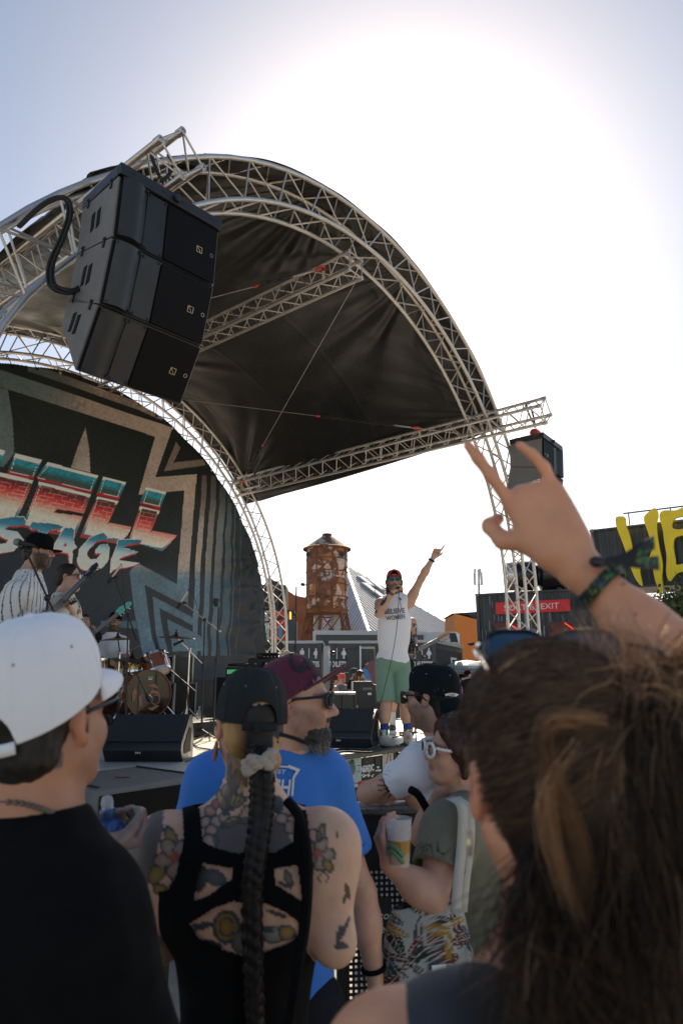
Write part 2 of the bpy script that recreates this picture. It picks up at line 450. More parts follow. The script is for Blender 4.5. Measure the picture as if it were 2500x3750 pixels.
# ------------------------------------------------------------------ wire bracing
def chain_links(mb, a, b, n, r=.028, w=.007):
 a = np.asarray(a); b = np.asarray(b); d = nrm(b - a); L = np.linalg.norm(b - a); x, y, _ = frame(d)
 for i in range(n):
  c = a + (b - a) * ((i + .5) / n); u = x if i % 2 else y; l = L / n * .68
  P = []
  for k in range(14):
   th = 2 * PI * k / 14; P.append(c + u * r * math.cos(th) * .75 + d * (l * math.sin(th)))
  mb.tube(P, w, 6, closed=True)
def brace(a, b, t0, t1, n, label):
 a = np.asarray(a, float); b = np.asarray(b, float)
 t = thing('bracing_cable', label, 'cable', tuple(a), 0, 'bracing cables under the canopy', world=True)
 p = lambda u: a + (b - a) * u
 MB().rod(p(0), p(t0), .006, 6).build('wire', M['steel'], t)
 mb = MB(); chain_links(mb, p(t0), p(t1), n); mb.build('chain', M['blk'], t)
 mb = MB(); d = nrm(b - a); mb.rod(p(t1), p(t1) + d * .05, .006); mb.box(p(t1) + d * .16, (.03, .02, .26), R=np.array(frame(d)).T, ch=.004); mb.rod(p(t1) + d * .28, p(1), .009); mb.build('turnbuckle', M['steel'], t)
 mb = MB(); x, y, _ = frame(d); c = p(t1) + d * .38
 mb.tube([c + x * .045 * math.cos(q) + d * .055 * math.sin(q) for q in np.linspace(0, 2 * PI, 14, endpoint=False)], .014, 6, closed=True); mb.build('shackle', M['red'], t)
 MB().box(p(t1) + d * .42 - Z * .10, (.035, .004, .12), ch=.001).build('paper_tag', mat('tag', (.5, .38, .22), .7), t)
 MB().lathe([(.012, 0), (.018, .02), (.018, .06), (.012, .08)], p(t0) - d * .08, d, 10).build('ferrule', M['red'], t)
brace(W(-.05, 6.55, .3), W(2.75, 5.45, 5.35), .72, .9, 12, 'thin steel cable and chain running down to the far lower corner of the canopy')
brace(W(-.2, 6.45, 5.3), W(2.75, 5.42, .45), .62, .82, 16, 'steel cable with chain and red shackle crossing to the right front truss corner')
brace(W(-3.2, 5.6, 5.3), W(-.5, 6.6, .45), .86, .93, 3, 'steel cable rising to the ridge truss beside the big hanging speakers')
brace(W(-.45, 6.5, 5.35), W(-3.2, 5.45, .4), .18, .6, 20, 'heavy dark chain hanging across the left side under the canopy')
# ------------------------------------------------------------------ painted backdrop
def banner():
 OB = 5.42; h = .0125
 xs = np.arange(-4.85, 3.95, h); zs = np.arange(1.12, 6.75, h)
 ok_r = 4.20; cs, cz = RA['c']
 Sg, Zg = np.meshgrid(xs, zs, indexing='ij')
 # scalloped edge held by ties
 ang = np.arctan2(Zg - cz, Sg - cs); r = np.hypot(Sg - cs, np.maximum(Zg - cz, 0));
 edge = 4.23 - .03 * (1 - np.abs(np.cos(ang * 13)))
 r = np.where(Zg < cz, np.abs(Sg - cs) + .02 * (1 - np.abs(np.cos(Zg * 5))), r)
 inside = r < edge
 P0 = Q + Sg[..., None] * E + OB * B + (Zg - SH)[..., None] * Z
 px, py = proj(P0)
 nz = vnoise(np.stack([Sg, Zg, Sg * 0], -1), 28, 3); nz2 = vnoise(np.stack([Sg, Zg, Sg * 0 + 3], -1), 2.0, 2)
 fib = np.clip(rng.random(px.shape) - .80, 0, 1) * 5
 col = np.zeros(px.shape + (3,)) + np.array([.016, .020, .018])
 col += (fib * .020)[..., None] * np.array([1, 1.1, .9]) * (1 + nz[..., None])
 low = smoothstep(2030, 2110, py - .12 * (px - 500))  # lower cloth in shade, put into the colour as a bluer tone
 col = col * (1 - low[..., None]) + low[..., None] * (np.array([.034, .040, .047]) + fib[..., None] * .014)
 warm = smoothstep(120, 380, px) * (1 - smoothstep(700, 860, px))  # sun coming through the cloth, put into the colour as a tan tone
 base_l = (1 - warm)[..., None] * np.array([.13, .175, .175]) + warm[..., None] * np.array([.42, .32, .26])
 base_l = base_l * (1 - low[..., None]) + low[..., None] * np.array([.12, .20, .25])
 dim = smoothstep(1660, 1400, py) * 0 + 1
 lc = base_l * (1 + .25 * nz + .25 * nz2)[..., None] * dim[..., None] + (fib * .04)[..., None]
 def fill(poly, c, m=None):
  k = inpoly(px, py, poly)
  if m is not None: k &= m
  if isinstance(c, np.ndarray) and c.ndim == 3: col[k] = c[k]
  else: col[k] = np.array(c) * (1 + .15 * nz[k])[:, None]
  return k
 c2 = lambda L: [(x * .4464, 1600 + y * .4464) for x, y in L]
 c3 = lambda L: [(500 + x * .3189, 1700 + y * .3189) for x, y in L]
 fill([(-400, 1215), (0, 1353), (631, 1567), (568, 1599), (29, 1426), (-400, 1280)], lc)
 fill([(631, 1567), (568, 1748), (719, 1737), (699, 2009), (690, 2159), (688, 2223), (529, 2142), (575, 2420), (520, 2420), (504, 2305), (475, 2094), (500, 2060), (647, 2140), (656, 2022), (674, 1796), (507, 1812), (568, 1599)], lc)
 fill([(-90, 1400), (29, 1426), (46, 1540), (53, 1660), (15, 1710), (-90, 1700)], lc)
 fill([(110, 1332), (500, 1469), (600, 1522), (590, 1540), (500, 1496), (100, 1358)], lc * .7)
 fill([(314, 1565), (285, 1640), (260, 1714), (332, 1730), (326, 1640)], lc)
 fill([(644, 1618), (600, 1726), (752, 1704), (745, 1682), (634, 1694), (660, 1640)], lc * .6)
 yy = [130, 470, 1000, 1640, 2200]
 for L_, R_, f in (([750, 735, 685, 660, 640], [805, 790, 750, 720, 700], 1), ([855, 845, 800, 770, 745], [915, 910, 870, 835, 820], .85), ([960, 950, 905, 880, 865], [1030, 1020, 985, 955, 940], .7), ([1055, 1045, 1015, 990, 975], [1110, 1095, 1085, 1070, 1055], .5), ([1140, 1130, 1113, 1100, 1085], [1154, 1145, 1128, 1112, 1098], .5), ([1200, 1195, 1190, 1180, 1170], [1208, 1203, 1198, 1188, 1178], .4)):
  fade = (.35 + .65 * smoothstep(1740, 1950, py))[..., None]
  fill(c3([(x, y) for x, y in zip(L_, yy)] + [(x, y) for x, y in zip(R_, yy)][::-1]), lc * f * fade + .006)
 fill(c3([(185, 1515), (640, 1755), (700, 1875), (270, 1650), (345, 2150), (265, 2150)]), lc)
 fill(c3([(360, 1780), (745, 1975), (800, 2150), (405, 2150)]), lc)
 fill(c3([(-10, 1800), (10, 1890), (-420, 1860), (-420, 1800)]), lc * .8)
 # chrome and brick lettering
 X2 = px / .4464; Y2 = (py - 1600) / .4464; t = Y2 - .245 * X2
 def grad(stops):
  o = np.zeros(px.shape + (3,)); ts = [s_[0] for s_ in stops]
  for k in range(3): o[..., k] = np.interp(t, ts, [s_[1][k] for s_ in stops])
  return o
 teal = grad([(140, (.01, .26, .33)), (185, (.02, .25, .30)), (225, (.05, .09, .085)), (260, (.09, .10, .09))]) * (1 + .3 * nz)[..., None]
 chrome = grad([(100, (.75, .68, .60)), (135, (.70, .66, .60)), (150, (.02, .30, .35)), (240, (.02, .16, .2)), (262, (.5, .03, .03)), (285, (.35, .02, .02)), (292, (.72, .68, .62)), (312, (.7, .66, .6)), (325, (.16, .05, .04)), (420, (.6, .10, .08)), (520, (.75, .35, .27)), (600, (.05, .25, .28)), (640, (.4, .05, .05))])
 brick = grad([(290, (.085, .045, .035)), (350, (.16, .035, .03)), (395, (.50, .03, .035)), (450, (.68, .12, .09)), (510, (.82, .42, .32)), (560, (.85, .62, .52))]) * (1 + .2 * nz)[..., None]
 mort = grad([(290, (.16, .10, .08)), (395, (.7, .20, .15)), (470, (.85, .45, .35)), (540, (.86, .66, .56))])
 u = X2 * 1.0 + .38 * Y2; row = np.floor(t / 36); mk = ((t % 36) < 4.5) | (((u + row * 37) % 76) < 5)
 mk &= (nz2 > -.55) & (t < 540)
 brick = np.where(mk[..., None], mort, brick)
 edge_w = np.array([.70, .66, .60])
 def letter(to, ti, bo, bi):
  fill(c2(to), chrome);
  if ti: fill(c2([(x + dx, y + dy) for (x, y), (dx, dy) in zip(ti, ((-4, -3), (4, -3), (4, 4), (-5, 4)))]), edge_w); fill(c2(ti), teal)
  fill(c2(bo), chrome); fill(c2([(x * 1.0, y) for x, y in bi]), edge_w)
  cx = sum(p[0] for p in bi) / len(bi); cy = sum(p[1] for p in bi) / len(bi)
  fill(c2([(x + (3.5 if x < cx else -3.5), y + (4 if y < cy else -4)) for x, y in bi]), brick)
 letter([(-200, 48), (45, 112), (10, 240), (-250, 180)], None, [(-250, 200), (-200, 300), (-100, 300), (-60, 700), (-250, 700)], [(-240, 230), (-210, 320), (-110, 320), (-100, 700), (-240, 700)])
 letter([(130, 135), (345, 190), (275, 350), (60, 300)], [(130, 175), (308, 215), (268, 322), (95, 285)],
           [(-250, 230), (275, 355), (230, 470), (150, 660), (120, 720), (-250, 700)], [(-250, 262), (242, 374), (130, 640), (105, 700), (-250, 690)])
 letter([(390, 208), (810, 315), (750, 465), (320, 360), (300, 330)], [(400, 240), (778, 333), (740, 440), (312, 335)],
           [(320, 365), (748, 470), (690, 632), (470, 590), (440, 622), (680, 650), (615, 830), (190, 740)],
           [(330, 395), (715, 485), (672, 600), (458, 560), (430, 625), (650, 680), (600, 800), (215, 720)])
 fill(c2([(475, 595), (690, 637), (683, 648), (445, 618)]), (.012, .012, .012))
 letter([(848, 328), (1035, 372), (975, 520), (790, 480)], [(862, 350), (1003, 385), (965, 490), (826, 460)],
           [(800, 485), (975, 525), (880, 725), (905, 702), (1080, 738), (1050, 810), (975, 880), (655, 825), (700, 720)],
           [(805, 505), (950, 538), (880, 722), (1075, 765), (1015, 840), (690, 800)])
 letter([(1195, 412), (1362, 455), (1310, 590), (1145, 545)], [(1212, 440), (1332, 470), (1300, 565), (1180, 540)],
           [(1150, 560), (1312, 598), (1235, 780), (1255, 770), (1450, 808), (1330, 940), (1060, 850)],
           [(1160, 585), (1290, 612), (1230, 792), (1415, 825), (1325, 915), (1075, 860)])
 # brushed lettering below
 ST = [[(-60, 720), (20, 670), (90, 655), (200, 660), (222, 690), (200, 722), (90, 732), (40, 750), (150, 780), (200, 850), (120, 930), (-60, 950), (-60, 880), (60, 870), (80, 840), (-20, 800)],
          [(245, 730), (270, 700), (360, 702), (520, 735), (500, 755), (400, 770), (360, 850), (300, 840), (330, 760), (265, 755)],
          [(360, 1020), (530, 750), (590, 745), (610, 780), (612, 880), (630, 905), (600, 930), (595, 1030), (575, 1030), (560, 950), (450, 940)],
          [(885, 815), (850, 790), (800, 800), (740, 830), (660, 920), (640, 1010), (680, 1080), (760, 1100), (840, 1075), (890, 1000), (905, 910), (880, 880), (820, 890), (785, 920), (795, 950), (835, 955), (800, 1000), (740, 1005), (722, 960), (740, 910), (800, 860), (885, 838)],
          [(980, 840), (1170, 848), (1150, 868), (1035, 890), (1025, 915), (1130, 945), (1105, 958), (1000, 985), (985, 1015), (1140, 1030), (1120, 1045), (1010, 1070), (940, 1088), (910, 1112), (925, 1000), (960, 900)]]
 t2 = Y2 - .19 * X2
 cream = np.stack([np.interp(t2, [620, 700, 760, 830], [.02, .03, .45, .62]), np.interp(t2, [620, 700, 760, 830], [.16, .24, .58, .62]), np.interp(t2, [620, 700, 760, 830], [.26, .34, .60, .55])], -1) * (1 + .08 * nz)[..., None]
 rough = lambda L: [(x + 4 * math.sin(i * 7.3), y + 3 * math.cos(i * 5.1)) for i, (x, y) in enumerate([((a[0] + (b[0] - a[0]) * q), (a[1] + (b[1] - a[1]) * q)) for a, b in zip(L, L[1:] + L[:1]) for q in (0, .33, .66)])]
 for L in ST: fill(c2([(x - 8, y + 15) for x, y in rough(L)]), (.50, .035, .03))
 for L in ST:
  cx = sum(p[0] for p in L) / len(L); cy = sum(p[1] for p in L) / len(L)
  fill(c2([(x + (x - cx) * .05, y + (y - cy) * .05) for x, y in rough(L)]), (.65, .62, .55)); fill(c2(rough(L)), cream)
 fill(c2([(520, 897), (545, 862), (547, 897)]), (.5, .035, .03))
 # dark hem and folds
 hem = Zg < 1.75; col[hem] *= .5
 fold = np.zeros_like(Sg)
 for (s0, z0, amp, fr) in ((3.62, 3.55, .035, 15), (3.72, 2.9, .035, 13), (3.70, 2.2, .05, 12), (3.4, 4.1, .022, 14), (3.66, 1.75, .045, 11), (-2.2, 2.2, .05, 12)):
  dx = (Sg - s0); dz = (Zg - z0); rr = np.hypot(dx, dz) + .03; th = np.arctan2(dz, dx)
  th = np.where(th < 0, th + 2 * PI, th)
  ph = vnoise(np.stack([th * 2, rr * .5, rr * 0 + z0], -1), 1, 2) * 4
  fold += amp * np.sin(th * fr + ph) * np.clip((rr - .05) / .6, 0, 1) * .6 * np.exp(-(rr / 1.3) ** 2)
 big = .06 * np.sin(Zg * 2.1 + Sg * .9 + nz2 * 1.2) * smoothstep(3.2, 2.2, Zg) + .03 * vnoise(np.stack([Sg, Zg, Sg * 0 + 9], -1), 1.1, 2)
 P = P0 + B * (fold + big)[..., None]
 idx = -np.ones(px.shape, int); idx[inside] = np.arange(inside.sum())
 q = inside[:-1, :-1] & inside[1:, :-1] & inside[1:, 1:] & inside[:-1, 1:]
 Fc = np.c_[idx[:-1, :-1][q], idx[1:, :-1][q], idx[1:, 1:][q], idx[:-1, 1:][q]]
 t_ = thing('stage_banner', 'huge dark printed backdrop with big red and blue lettering at the back of the stage', 'banner', W(0, 1.1, OB), 0, world=True)
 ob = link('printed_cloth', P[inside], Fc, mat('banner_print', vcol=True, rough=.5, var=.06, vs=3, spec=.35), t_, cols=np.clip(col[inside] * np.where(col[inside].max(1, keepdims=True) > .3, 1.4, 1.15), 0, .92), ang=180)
 for k in range(24):
  a = rad(-10 + 118 * k / 23);
  if a < 0: s1, z1, s2, z2 = cs + 4.16, cz + 4.2 * math.sin(a) , cs + 4.40, cz + 4.25 * math.sin(a) + .03
  else: s1, z1, s2, z2 = cs + 4.16 * math.cos(a), cz + 4.16 * math.sin(a), cs + 4.42 * math.cos(a + .01), cz + 4.42 * math.sin(a + .01)
  mb = MB(); mb.rod(W(s1, z1, OB - .01), W(s2, z2, RA['o'] - .16), .006, 5); mb.ball(W(s1, z1, OB - .03), .02, 8); mb.build('bungee_tie', M['blk_r'] if k % 3 else M['white'], t_)
banner()
# ------------------------------------------------------------------ hanging loudspeakers
def xf(mb, o, ux, uy, uz=Z):
 # last-added pieces expressed in local axes -> world
 mb.R = np.array([ux, uy, uz]).T; mb.T = np.asarray(o, float)
cab_m = mat('cabinet_paint', (.020, .023, .028), .38, var=.15, vs=5, bump=.35, bs=220, spec=.45, bd=.002)
cabs_m = mat('cabinet_side_texture', (.17, .165, .16), .62, var=.15, vs=5, bump=.5, bs=260, bd=.003)
gril_m = mat('speaker_grille', (.004, .004, .005), .6, var=.2, vs=30, bump=.5, bs=500, spec=.15, bd=.002)
gold = mat('logo_metal', (.55, .45, .30), .4, .5)
def line_array(A, yaw, flip, label, hang_z):
 t = thing('line_array_speaker', label, 'speaker', A, 0, world=True)
 u = np.array([math.sin(yaw), math.cos(yaw), 0]); n = np.array([math.cos(yaw), -math.sin(yaw), 0])
 if flip: u_, A0 = -u, A + u * .80
 else: u_, A0 = u, np.asarray(A, float)
 Wd = .80
 # local axes: x across the front from the textured side, y out of the front, z up
 steps = [(0, 0, rad(3), .455), (None, None, rad(14), .455), (None, None, rad(31), .455)]
 p = np.array([0.0, 0.0])                              # (y, z) of the upper front edge
 # flying frame
 mb = MB(); xf(mb, A0, u_, n)
 mb.box((Wd / 2, .0, .045), (Wd + .03, .045, .085), ch=.004); mb.box((Wd / 2, -.50, .045), (Wd + .02, .04, .08), ch=.004)
 mb.box((.0, -.25, .045), (.03, .52, .085), ch=.004); mb.box((Wd, -.25, .045), (.03, .52, .085), ch=.004); mb.box((Wd / 2, -.25, .05), (.09, .5, .05), ch=.004)
 mb.lathe([(.02, 0), (.03, .01), (.03, .03), (.0, .035)], (Wd * .52, .02, .045), (0, 1, 0), 10)
 for q in (.10, .4, .6, .9): mb.box((Wd * q, .024, .05), (.03, .003, .012), col=(1, 1, 1))
 mb.build('flying_frame', cab_m, t)
 for k, (_, _, tilt, h) in enumerate(steps):
  ct, st = math.cos(tilt), math.sin(tilt)
  dn = np.array([-st, -ct]); bk = np.array([-ct, st])          # down the front, into the back
  f0 = p.copy(); f1 = p + dn * h; D = .52; hb = h * (.80 if k < 2 else .52)
  b0 = f0 + bk * D + dn * .02; b1 = b0 + dn * hb
  if k == 2: b1 = f0 + bk * D * .9 + dn * hb
  t1 = tilt + rad(11);
  R2 = np.array([[0, 1, 0, 0]])
  cab = MB(); xf(cab, A0, u_, n)
  prof = [f0 + bk * .01 + dn * .004, f0 + bk * .03, b0, b0 + bk * .0 + dn * .01, b1, f1 + bk * .03, f1 + bk * .01 - dn * .004]
  cab.prism([(a, b) for a, b in prof], (0.006, 0, 0), (0, 1, 0), (0, 0, 1), Wd - .012)
  body = cab.build('cabinet', cab_m, t)
  for x0, dx in ((.004, -.012), (Wd - .004, .012)):
   sd_ = MB(); xf(sd_, A0, u_, n)
   sp = [f0 + bk * .012 + dn * .006, b0 + dn * .006 - bk * .006, b1 - dn * .006 - bk * .006, f1 + bk * .012 - dn * .006]
   sd_.prism([(a, b) for a, b in sp], (x0, 0, 0), (0, 1, 0), (0, 0, 1), dx); sd_.build('side_panel', cabs_m, body)
  hm = (f0 + f1 + b0 + b1) / 4
  for q in (-.045, .035):
   hd = MB(); xf(hd, A0, u_, n); c = hm + bk * (q + .02); pts = []
   for dx, dz in ((-.022, -.06), (.022, -.075), (.026, .06), (-.018, .075)): pts.append(c + bk * dx + dn * (-dz))
   hd.prism([(a, b) for a, b in pts], (-.0095, 0, 0), (0, 1, 0), (0, 0, 1), -.003); hd.build('side_handle', gril_m, body)
  for q in (.10, .42):
   pl = MB(); xf(pl, A0, u_, n)
   c = f0 + bk * q + dn * .02
   pl.prism([(a, b) for a, b in (c - bk * .012 - dn * .035, c + bk * .012 - dn * .035, c + bk * .012 + dn * .035, c - bk * .012 + dn * .035)], (-.009, 0, 0), (0, 1, 0), (0, 0, 1), -.009)
   pl.rod((-.024, *(c - dn * .02)), (-.008, *(c - dn * .02)), .008, 8); pl.build('rigging_plate', M['blk'], body)
  # front: bulged horn strip, recessed strip, big grille
  hor = MB(); xf(hor, A0, u_, n); nx = 12; V = []; Fc = []
  for i in range(nx + 1):
   x = .012 + (.20 - .012) * i / nx; bulge = .055 * math.sin(PI * min(1, i / nx * .80 + .12)) - .012 * (i / nx) ** 3
   for s_ in (0.03, .5, .97):
    q = f0 + (f1 - f0) * s_ - bk * (bulge + .004); V.append((x, q[0], q[1]))
  for i in range(nx):
   for j in range(2): a = i * 3 + j; Fc.append((a, a + 3, a + 4, a + 1))
  # caps
  hor.add(V, Fc); base = [(x, *(f0 + (f1 - f0) * s_ + bk * .01)) for x in (.012, .20) for s_ in (.03, .97)]
  hor.add([V[i * 3] for i in range(nx + 1)] + [base[0], base[2]], [tuple(range(nx + 1)) + (nx + 2, nx + 1)])
  hor.add([V[i * 3 + 2] for i in range(nx + 1)] + [base[1], base[3]], [(nx + 1, nx + 2) + tuple(range(nx + 1))[::-1]])
  hor.build('horn_strip', cab_m, body, ang=60)
  def panel(x0, x1, off, name, m_, a=.03, b=.97, r=.006):
   g = MB(); xf(g, A0, u_, n)
   q0 = f0 + (f1 - f0) * a; q1 = f0 + (f1 - f0) * b; cc = (q0 + q1) / 2 - bk * off
   Rl = np.array([[1, 0, 0], [0, ct, -st * -1], [0, -st, ct]]) if False else RX(-0.0)
   ang = math.atan2(dn[0], -dn[1])
   g.box(((x0 + x1) / 2, cc[0], cc[1]), (x1 - x0, .012, np.linalg.norm(q1 - q0)), R=RX(ang), ch=.004)
   return g.build(name, m_, body)
  panel(.205, .36, .000, 'recessed_panel', cab_m)
  gr = panel(.365, Wd - .008, .006, 'grille', gril_m)
  for xx in (.025, .19, .225, .345):
   for s_ in (.06, .94):
    sc = MB(); xf(sc, A0, u_, n); q = f0 + (f1 - f0) * s_ - bk * (.010 if xx > .2 else .03)
    sc.lathe([(.009, -.01), (.009, .004), (.006, .006)], (xx, q[0], q[1]), (0, -bk[0], -bk[1]), 10); sc.build('screw', M['blk_r'], body)
  lg = MB(); xf(lg, A0, u_, n); q = f0 + (f1 - f0) * .52 - bk * .0135; xc = Wd - .155
  fr_ = [(-.022, -.022), (.022, -.022), (.022, .022), (-.022, .022)]
  dn3 = np.array([0, dn[0], dn[1]]); ux3 = np.array([1, 0, 0])
  for a_, b_ in ((0, 1), (1, 2), (2, 3), (3, 0)):
   pa, pb = fr_[a_], fr_[b_]
   lg.rod(np.array([xc, *q]) + ux3 * pa[0] + dn3 * pa[1], np.array([xc, *q]) + ux3 * pb[0] + dn3 * pb[1], .0025, 4)
  lg.tube([np.array([xc, *q]) + ux3 * (-.022 + .03 * math.sin(w_)) + dn3 * (.022 - .03 * math.cos(w_)) for w_ in np.linspace(.1, 1.4, 6)], .0025, 4)
  lg.lathe([(.004, -.002), (.004, .002)], np.array([xc, *q]) + ux3 * -.014 + dn3 * -.014, (0, 1, 0), 6)
  lg.build('badge', gold, gr)
  cn = MB(); xf(cn, A0, u_, n);
  cn.lathe([(.011, 0), (.015, 0), (.015, .003), (.011, .003)], (Wd - .05, *(q)), (0, -bk[0], -bk[1]), 14, caps=False); cn.build('port_ring', M['steel'], gr)
  p = f1 + dn * .004 + bk * .002
 return t, A0, u_, n
tL, A0, uL, nL = line_array(at(443, 642, 3.90), rad(43), False, 'big black hanging line array speaker at upper left, closest to the crowd', 5.5)
tR, A1, uR, nR = line_array(at(1985, 1604, 9.7), rad(37), True, 'smaller looking black hanging speaker on the far right side of the stage', 5.5)
# hoists and slings
def sling(top, bot, label):
 t = thing('chain_hoist', label, 'hoist', bot, 0, world=True)
 MB().lathe([(.02, -.09), (.06, -.085), (.075, -.04), (.075, .04), (.06, .085), (.02, .09)], bot + Z * .14, E, 16).build('hoist_body', M['red'], t)
 MB().box(bot + Z * .14, (.09, .09, .13), R=RZ(-AE), ch=.02).build('hoist_housing', M['red'], t)
 mb = MB(); mb.tube([bot + Z * (.24 + .04 * math.sin(q)) + E * .03 * math.cos(q) for q in np.linspace(-1.4, 3.4, 8)], .008, 6); mb.build('hook', M['steel'], t)
 mb = MB(); mb.rod(bot - Z * .02, bot + Z * .08, .008); mb.build('load_chain', M['steel'], t)
 for sgn in (-1, 1):
  mb = MB(); a = bot + Z * .26; b_ = top + E * .10 * sgn
  x, y, d = frame(b_ - a); mb.tube(catmull([a, a + (b_ - a) * .5 + E * .02 * sgn, b_, b_ + Z * .05 - E * .05 * sgn], 4), [.014] * 13, 8); mb.build('sling', M['blk_r'], t)
 return t
sling(W(-3.5, 5.62, -.55), A0 + uL * .45 - nL * .25 + Z * .10, 'red chain hoist holding the big left speaker under its truss')
sling(W(2.92, 5.62, -.6), A1 + uR * .40 - nR * .25 + Z * .10, 'red chain hoist above the right hand hanging speaker')
# black cable loop beside the left array
t = thing('cable_bundle', 'thick loop of black speaker cables hanging from the arch beside the big speaker', 'cable', at(260, 730, 4.2), 0, world=True)
base = catmull([at(70, 830, 4.15), at(150, 755, 4.12), at(215, 722, 4.1), at(250, 735, 4.1), at(255, 790, 4.1), at(228, 870, 4.1), at(190, 960, 4.1), at(188, 1030, 4.1), at(215, 1060, 4.1), at(262, 1068, 4.15), at(300, 1040, 4.25), at(320, 980, 4.4)], 8)
for k in range(5):
 off = np.array([math.cos(k * 1.3), math.sin(k * 1.3) * .6, math.sin(k * 1.3)]) * .016; w_ = vnoise(base + k * 5, 1.5, 1)[:, None] * .025
 MB().tube(base + off + w_ * off / .02, .0095, 7).build('cable', M['blk_r'], t)
# ------------------------------------------------------------------ floor monitors
def wedge(loc, rz, label, wd=.60, decals=()):
 t = thing('floor_monitor', label, 'monitor speaker', loc, rz, 'floor monitors on the stage')
 prof = [(.0, .0), (.40, .0), (.49, .10), (.47, .17), (.20, .37), (.10, .37), (.0, .18)]
 # local: x across, y depth; the wide slope looks towards +y
 mb = MB(); mb.prism([(a, b) for a, b in prof], (-wd / 2, 0, 0), (0, 1, 0), (0, 0, 1), wd); mb.build('cabinet', cab_m, t)
 mb = MB(); mb.prism([(.478, .168), (.215, .372), (.222, .380), (.485, .176)], (-wd / 2 + .012, 0, 0), (0, 1, 0), (0, 0, 1), wd - .024)
 mb.build('grille', gril2_m, t)
 for sg in (-1, 1):
  mb = MB(); mb.prism([(.12, .06), (.36, .06), (.40, .13), (.2, .27), (.12, .25)], (sg * wd / 2 - (.004 if sg < 0 else -.0005), 0, 0), (0, 1, 0), (0, 0, 1), .0035); mb.build('side_plate', gril_m, t)
 mb = MB(); mb.box((.02, .4535, .055), (.22, .004, .06), R=RX(rad(-42))); mb.build('socket_panel', M['blk'], t)
 mb = MB(); put_text(mb, 'M4', (.06, .468, .070), (-1, 0, 0), (0, .67, .74), .028, depth=.002, shear=.2, bold=.02);
 mb.build('marking', M['white'], t, smooth=False)
 return t
gril2_m = mat('monitor_grille', (.030, .036, .044), .5, var=.12, vs=30, bump=.4, bs=500, spec=.5, bd=.002)
wp = atz(515, 2795, 1.1); wedge((wp[0], wp[1] + .50, 1.1), PI, 'large dark floor monitor at the left stage edge before the drum kit', .66)
wp = atz(1300, 2742, 1.1); wedge((wp[0] - .02, wp[1] + .46, 1.1), PI + rad(-14), 'floor monitor at the singers feet by the stage edge')
wp = atz(1650, 2720, 1.1); wedge((wp[0] + .3, wp[1] + 1.2, 1.1), PI + rad(20), 'floor monitor further right behind the backwards black cap')
# upright side monitor behind the singer
t = thing('side_speaker', 'upright black speaker box standing behind the singers legs', 'speaker', atz(1330, 2612, 1.1), rad(4))
MB().box((0, 0, .31), (.44, .5, .62), ch=.012).build('cabinet', cab_m, t)
MB().box((-.155, -.252, .30), (.10, .006, .56)).build('socket_panel', M['blk'], t)
MB().box((.06, -.253, .48), (.19, .006, .045), ch=.002).build('handle', cabs_m, t)
mb = MB(); put_text(mb, 'M4', (-.13, -.256, .12), (0, 0, 1), (-1, 0, 0), .03, depth=.002, bold=.02); mb.build('marking', M['white'], t, smooth=False); MB().box((.10, -.2535, .38), (.07, .004, .045)).build('sticker', M['white'], t)
# subwoofer in front of the stage
pa = W(-3.55, 1.13, -.38); ux, uy = E, B; L1 = .90
t = thing('subwoofer', 'wide black subwoofer box standing before the left stage edge', 'speaker', pa, 0, world=True)
def sbx(name, m_, c, sz, par, ch=.0):
 mb = MB(); xf(mb, pa, ux, uy); mb.box(c, sz, ch=ch); return mb.build(name, m_, par)
L2 = .78
sbx('cabinet', cabs_m, (L1 / 2, L2 / 2, -.50), (L1, L2, 1.0), t, .012)
sbx('grille', gril_m, (L1 * .46, -.006, -.50), (L1 * .80, .014, .92), t, .005)
for x_ in (.07, L1 - .07): sbx('runner', M['blk'], (x_, L2 / 2, .004), (.02, L2 * .9, .014), t, .003)
mb = MB(); xf(mb, pa, ux, uy); mb.lathe([(.018, .0), (.05, .0), (.055, .003), (.05, .006), (.018, .006)], (L1 * .5, L2 * .45, .002), (0, 0, 1), 20); mb.build('pole_socket', M['steel'], t)
for z_ in (-.07, -.6):
 mb = MB(); xf(mb, pa, ux, uy); mb.lathe([(.03, 0), (.03, .02), (.02, .022)], (-.0, .10, z_), (-1, 0, 0), 12); mb.build('side_latch', M['blk'], t)
mb = MB(); xf(mb, pa, ux, uy)
mb.box((L1 * .78, -.016, -.86), (.05, .003, .004)); mb.box((L1 * .78, -.016, -.82), (.05, .003, .004)); mb.box((L1 * .78 - .024, -.016, -.84), (.004, .003, .04)); mb.box((L1 * .78 + .024, -.016, -.84), (.004, .003, .04)); mb.build('badge', gold, t)
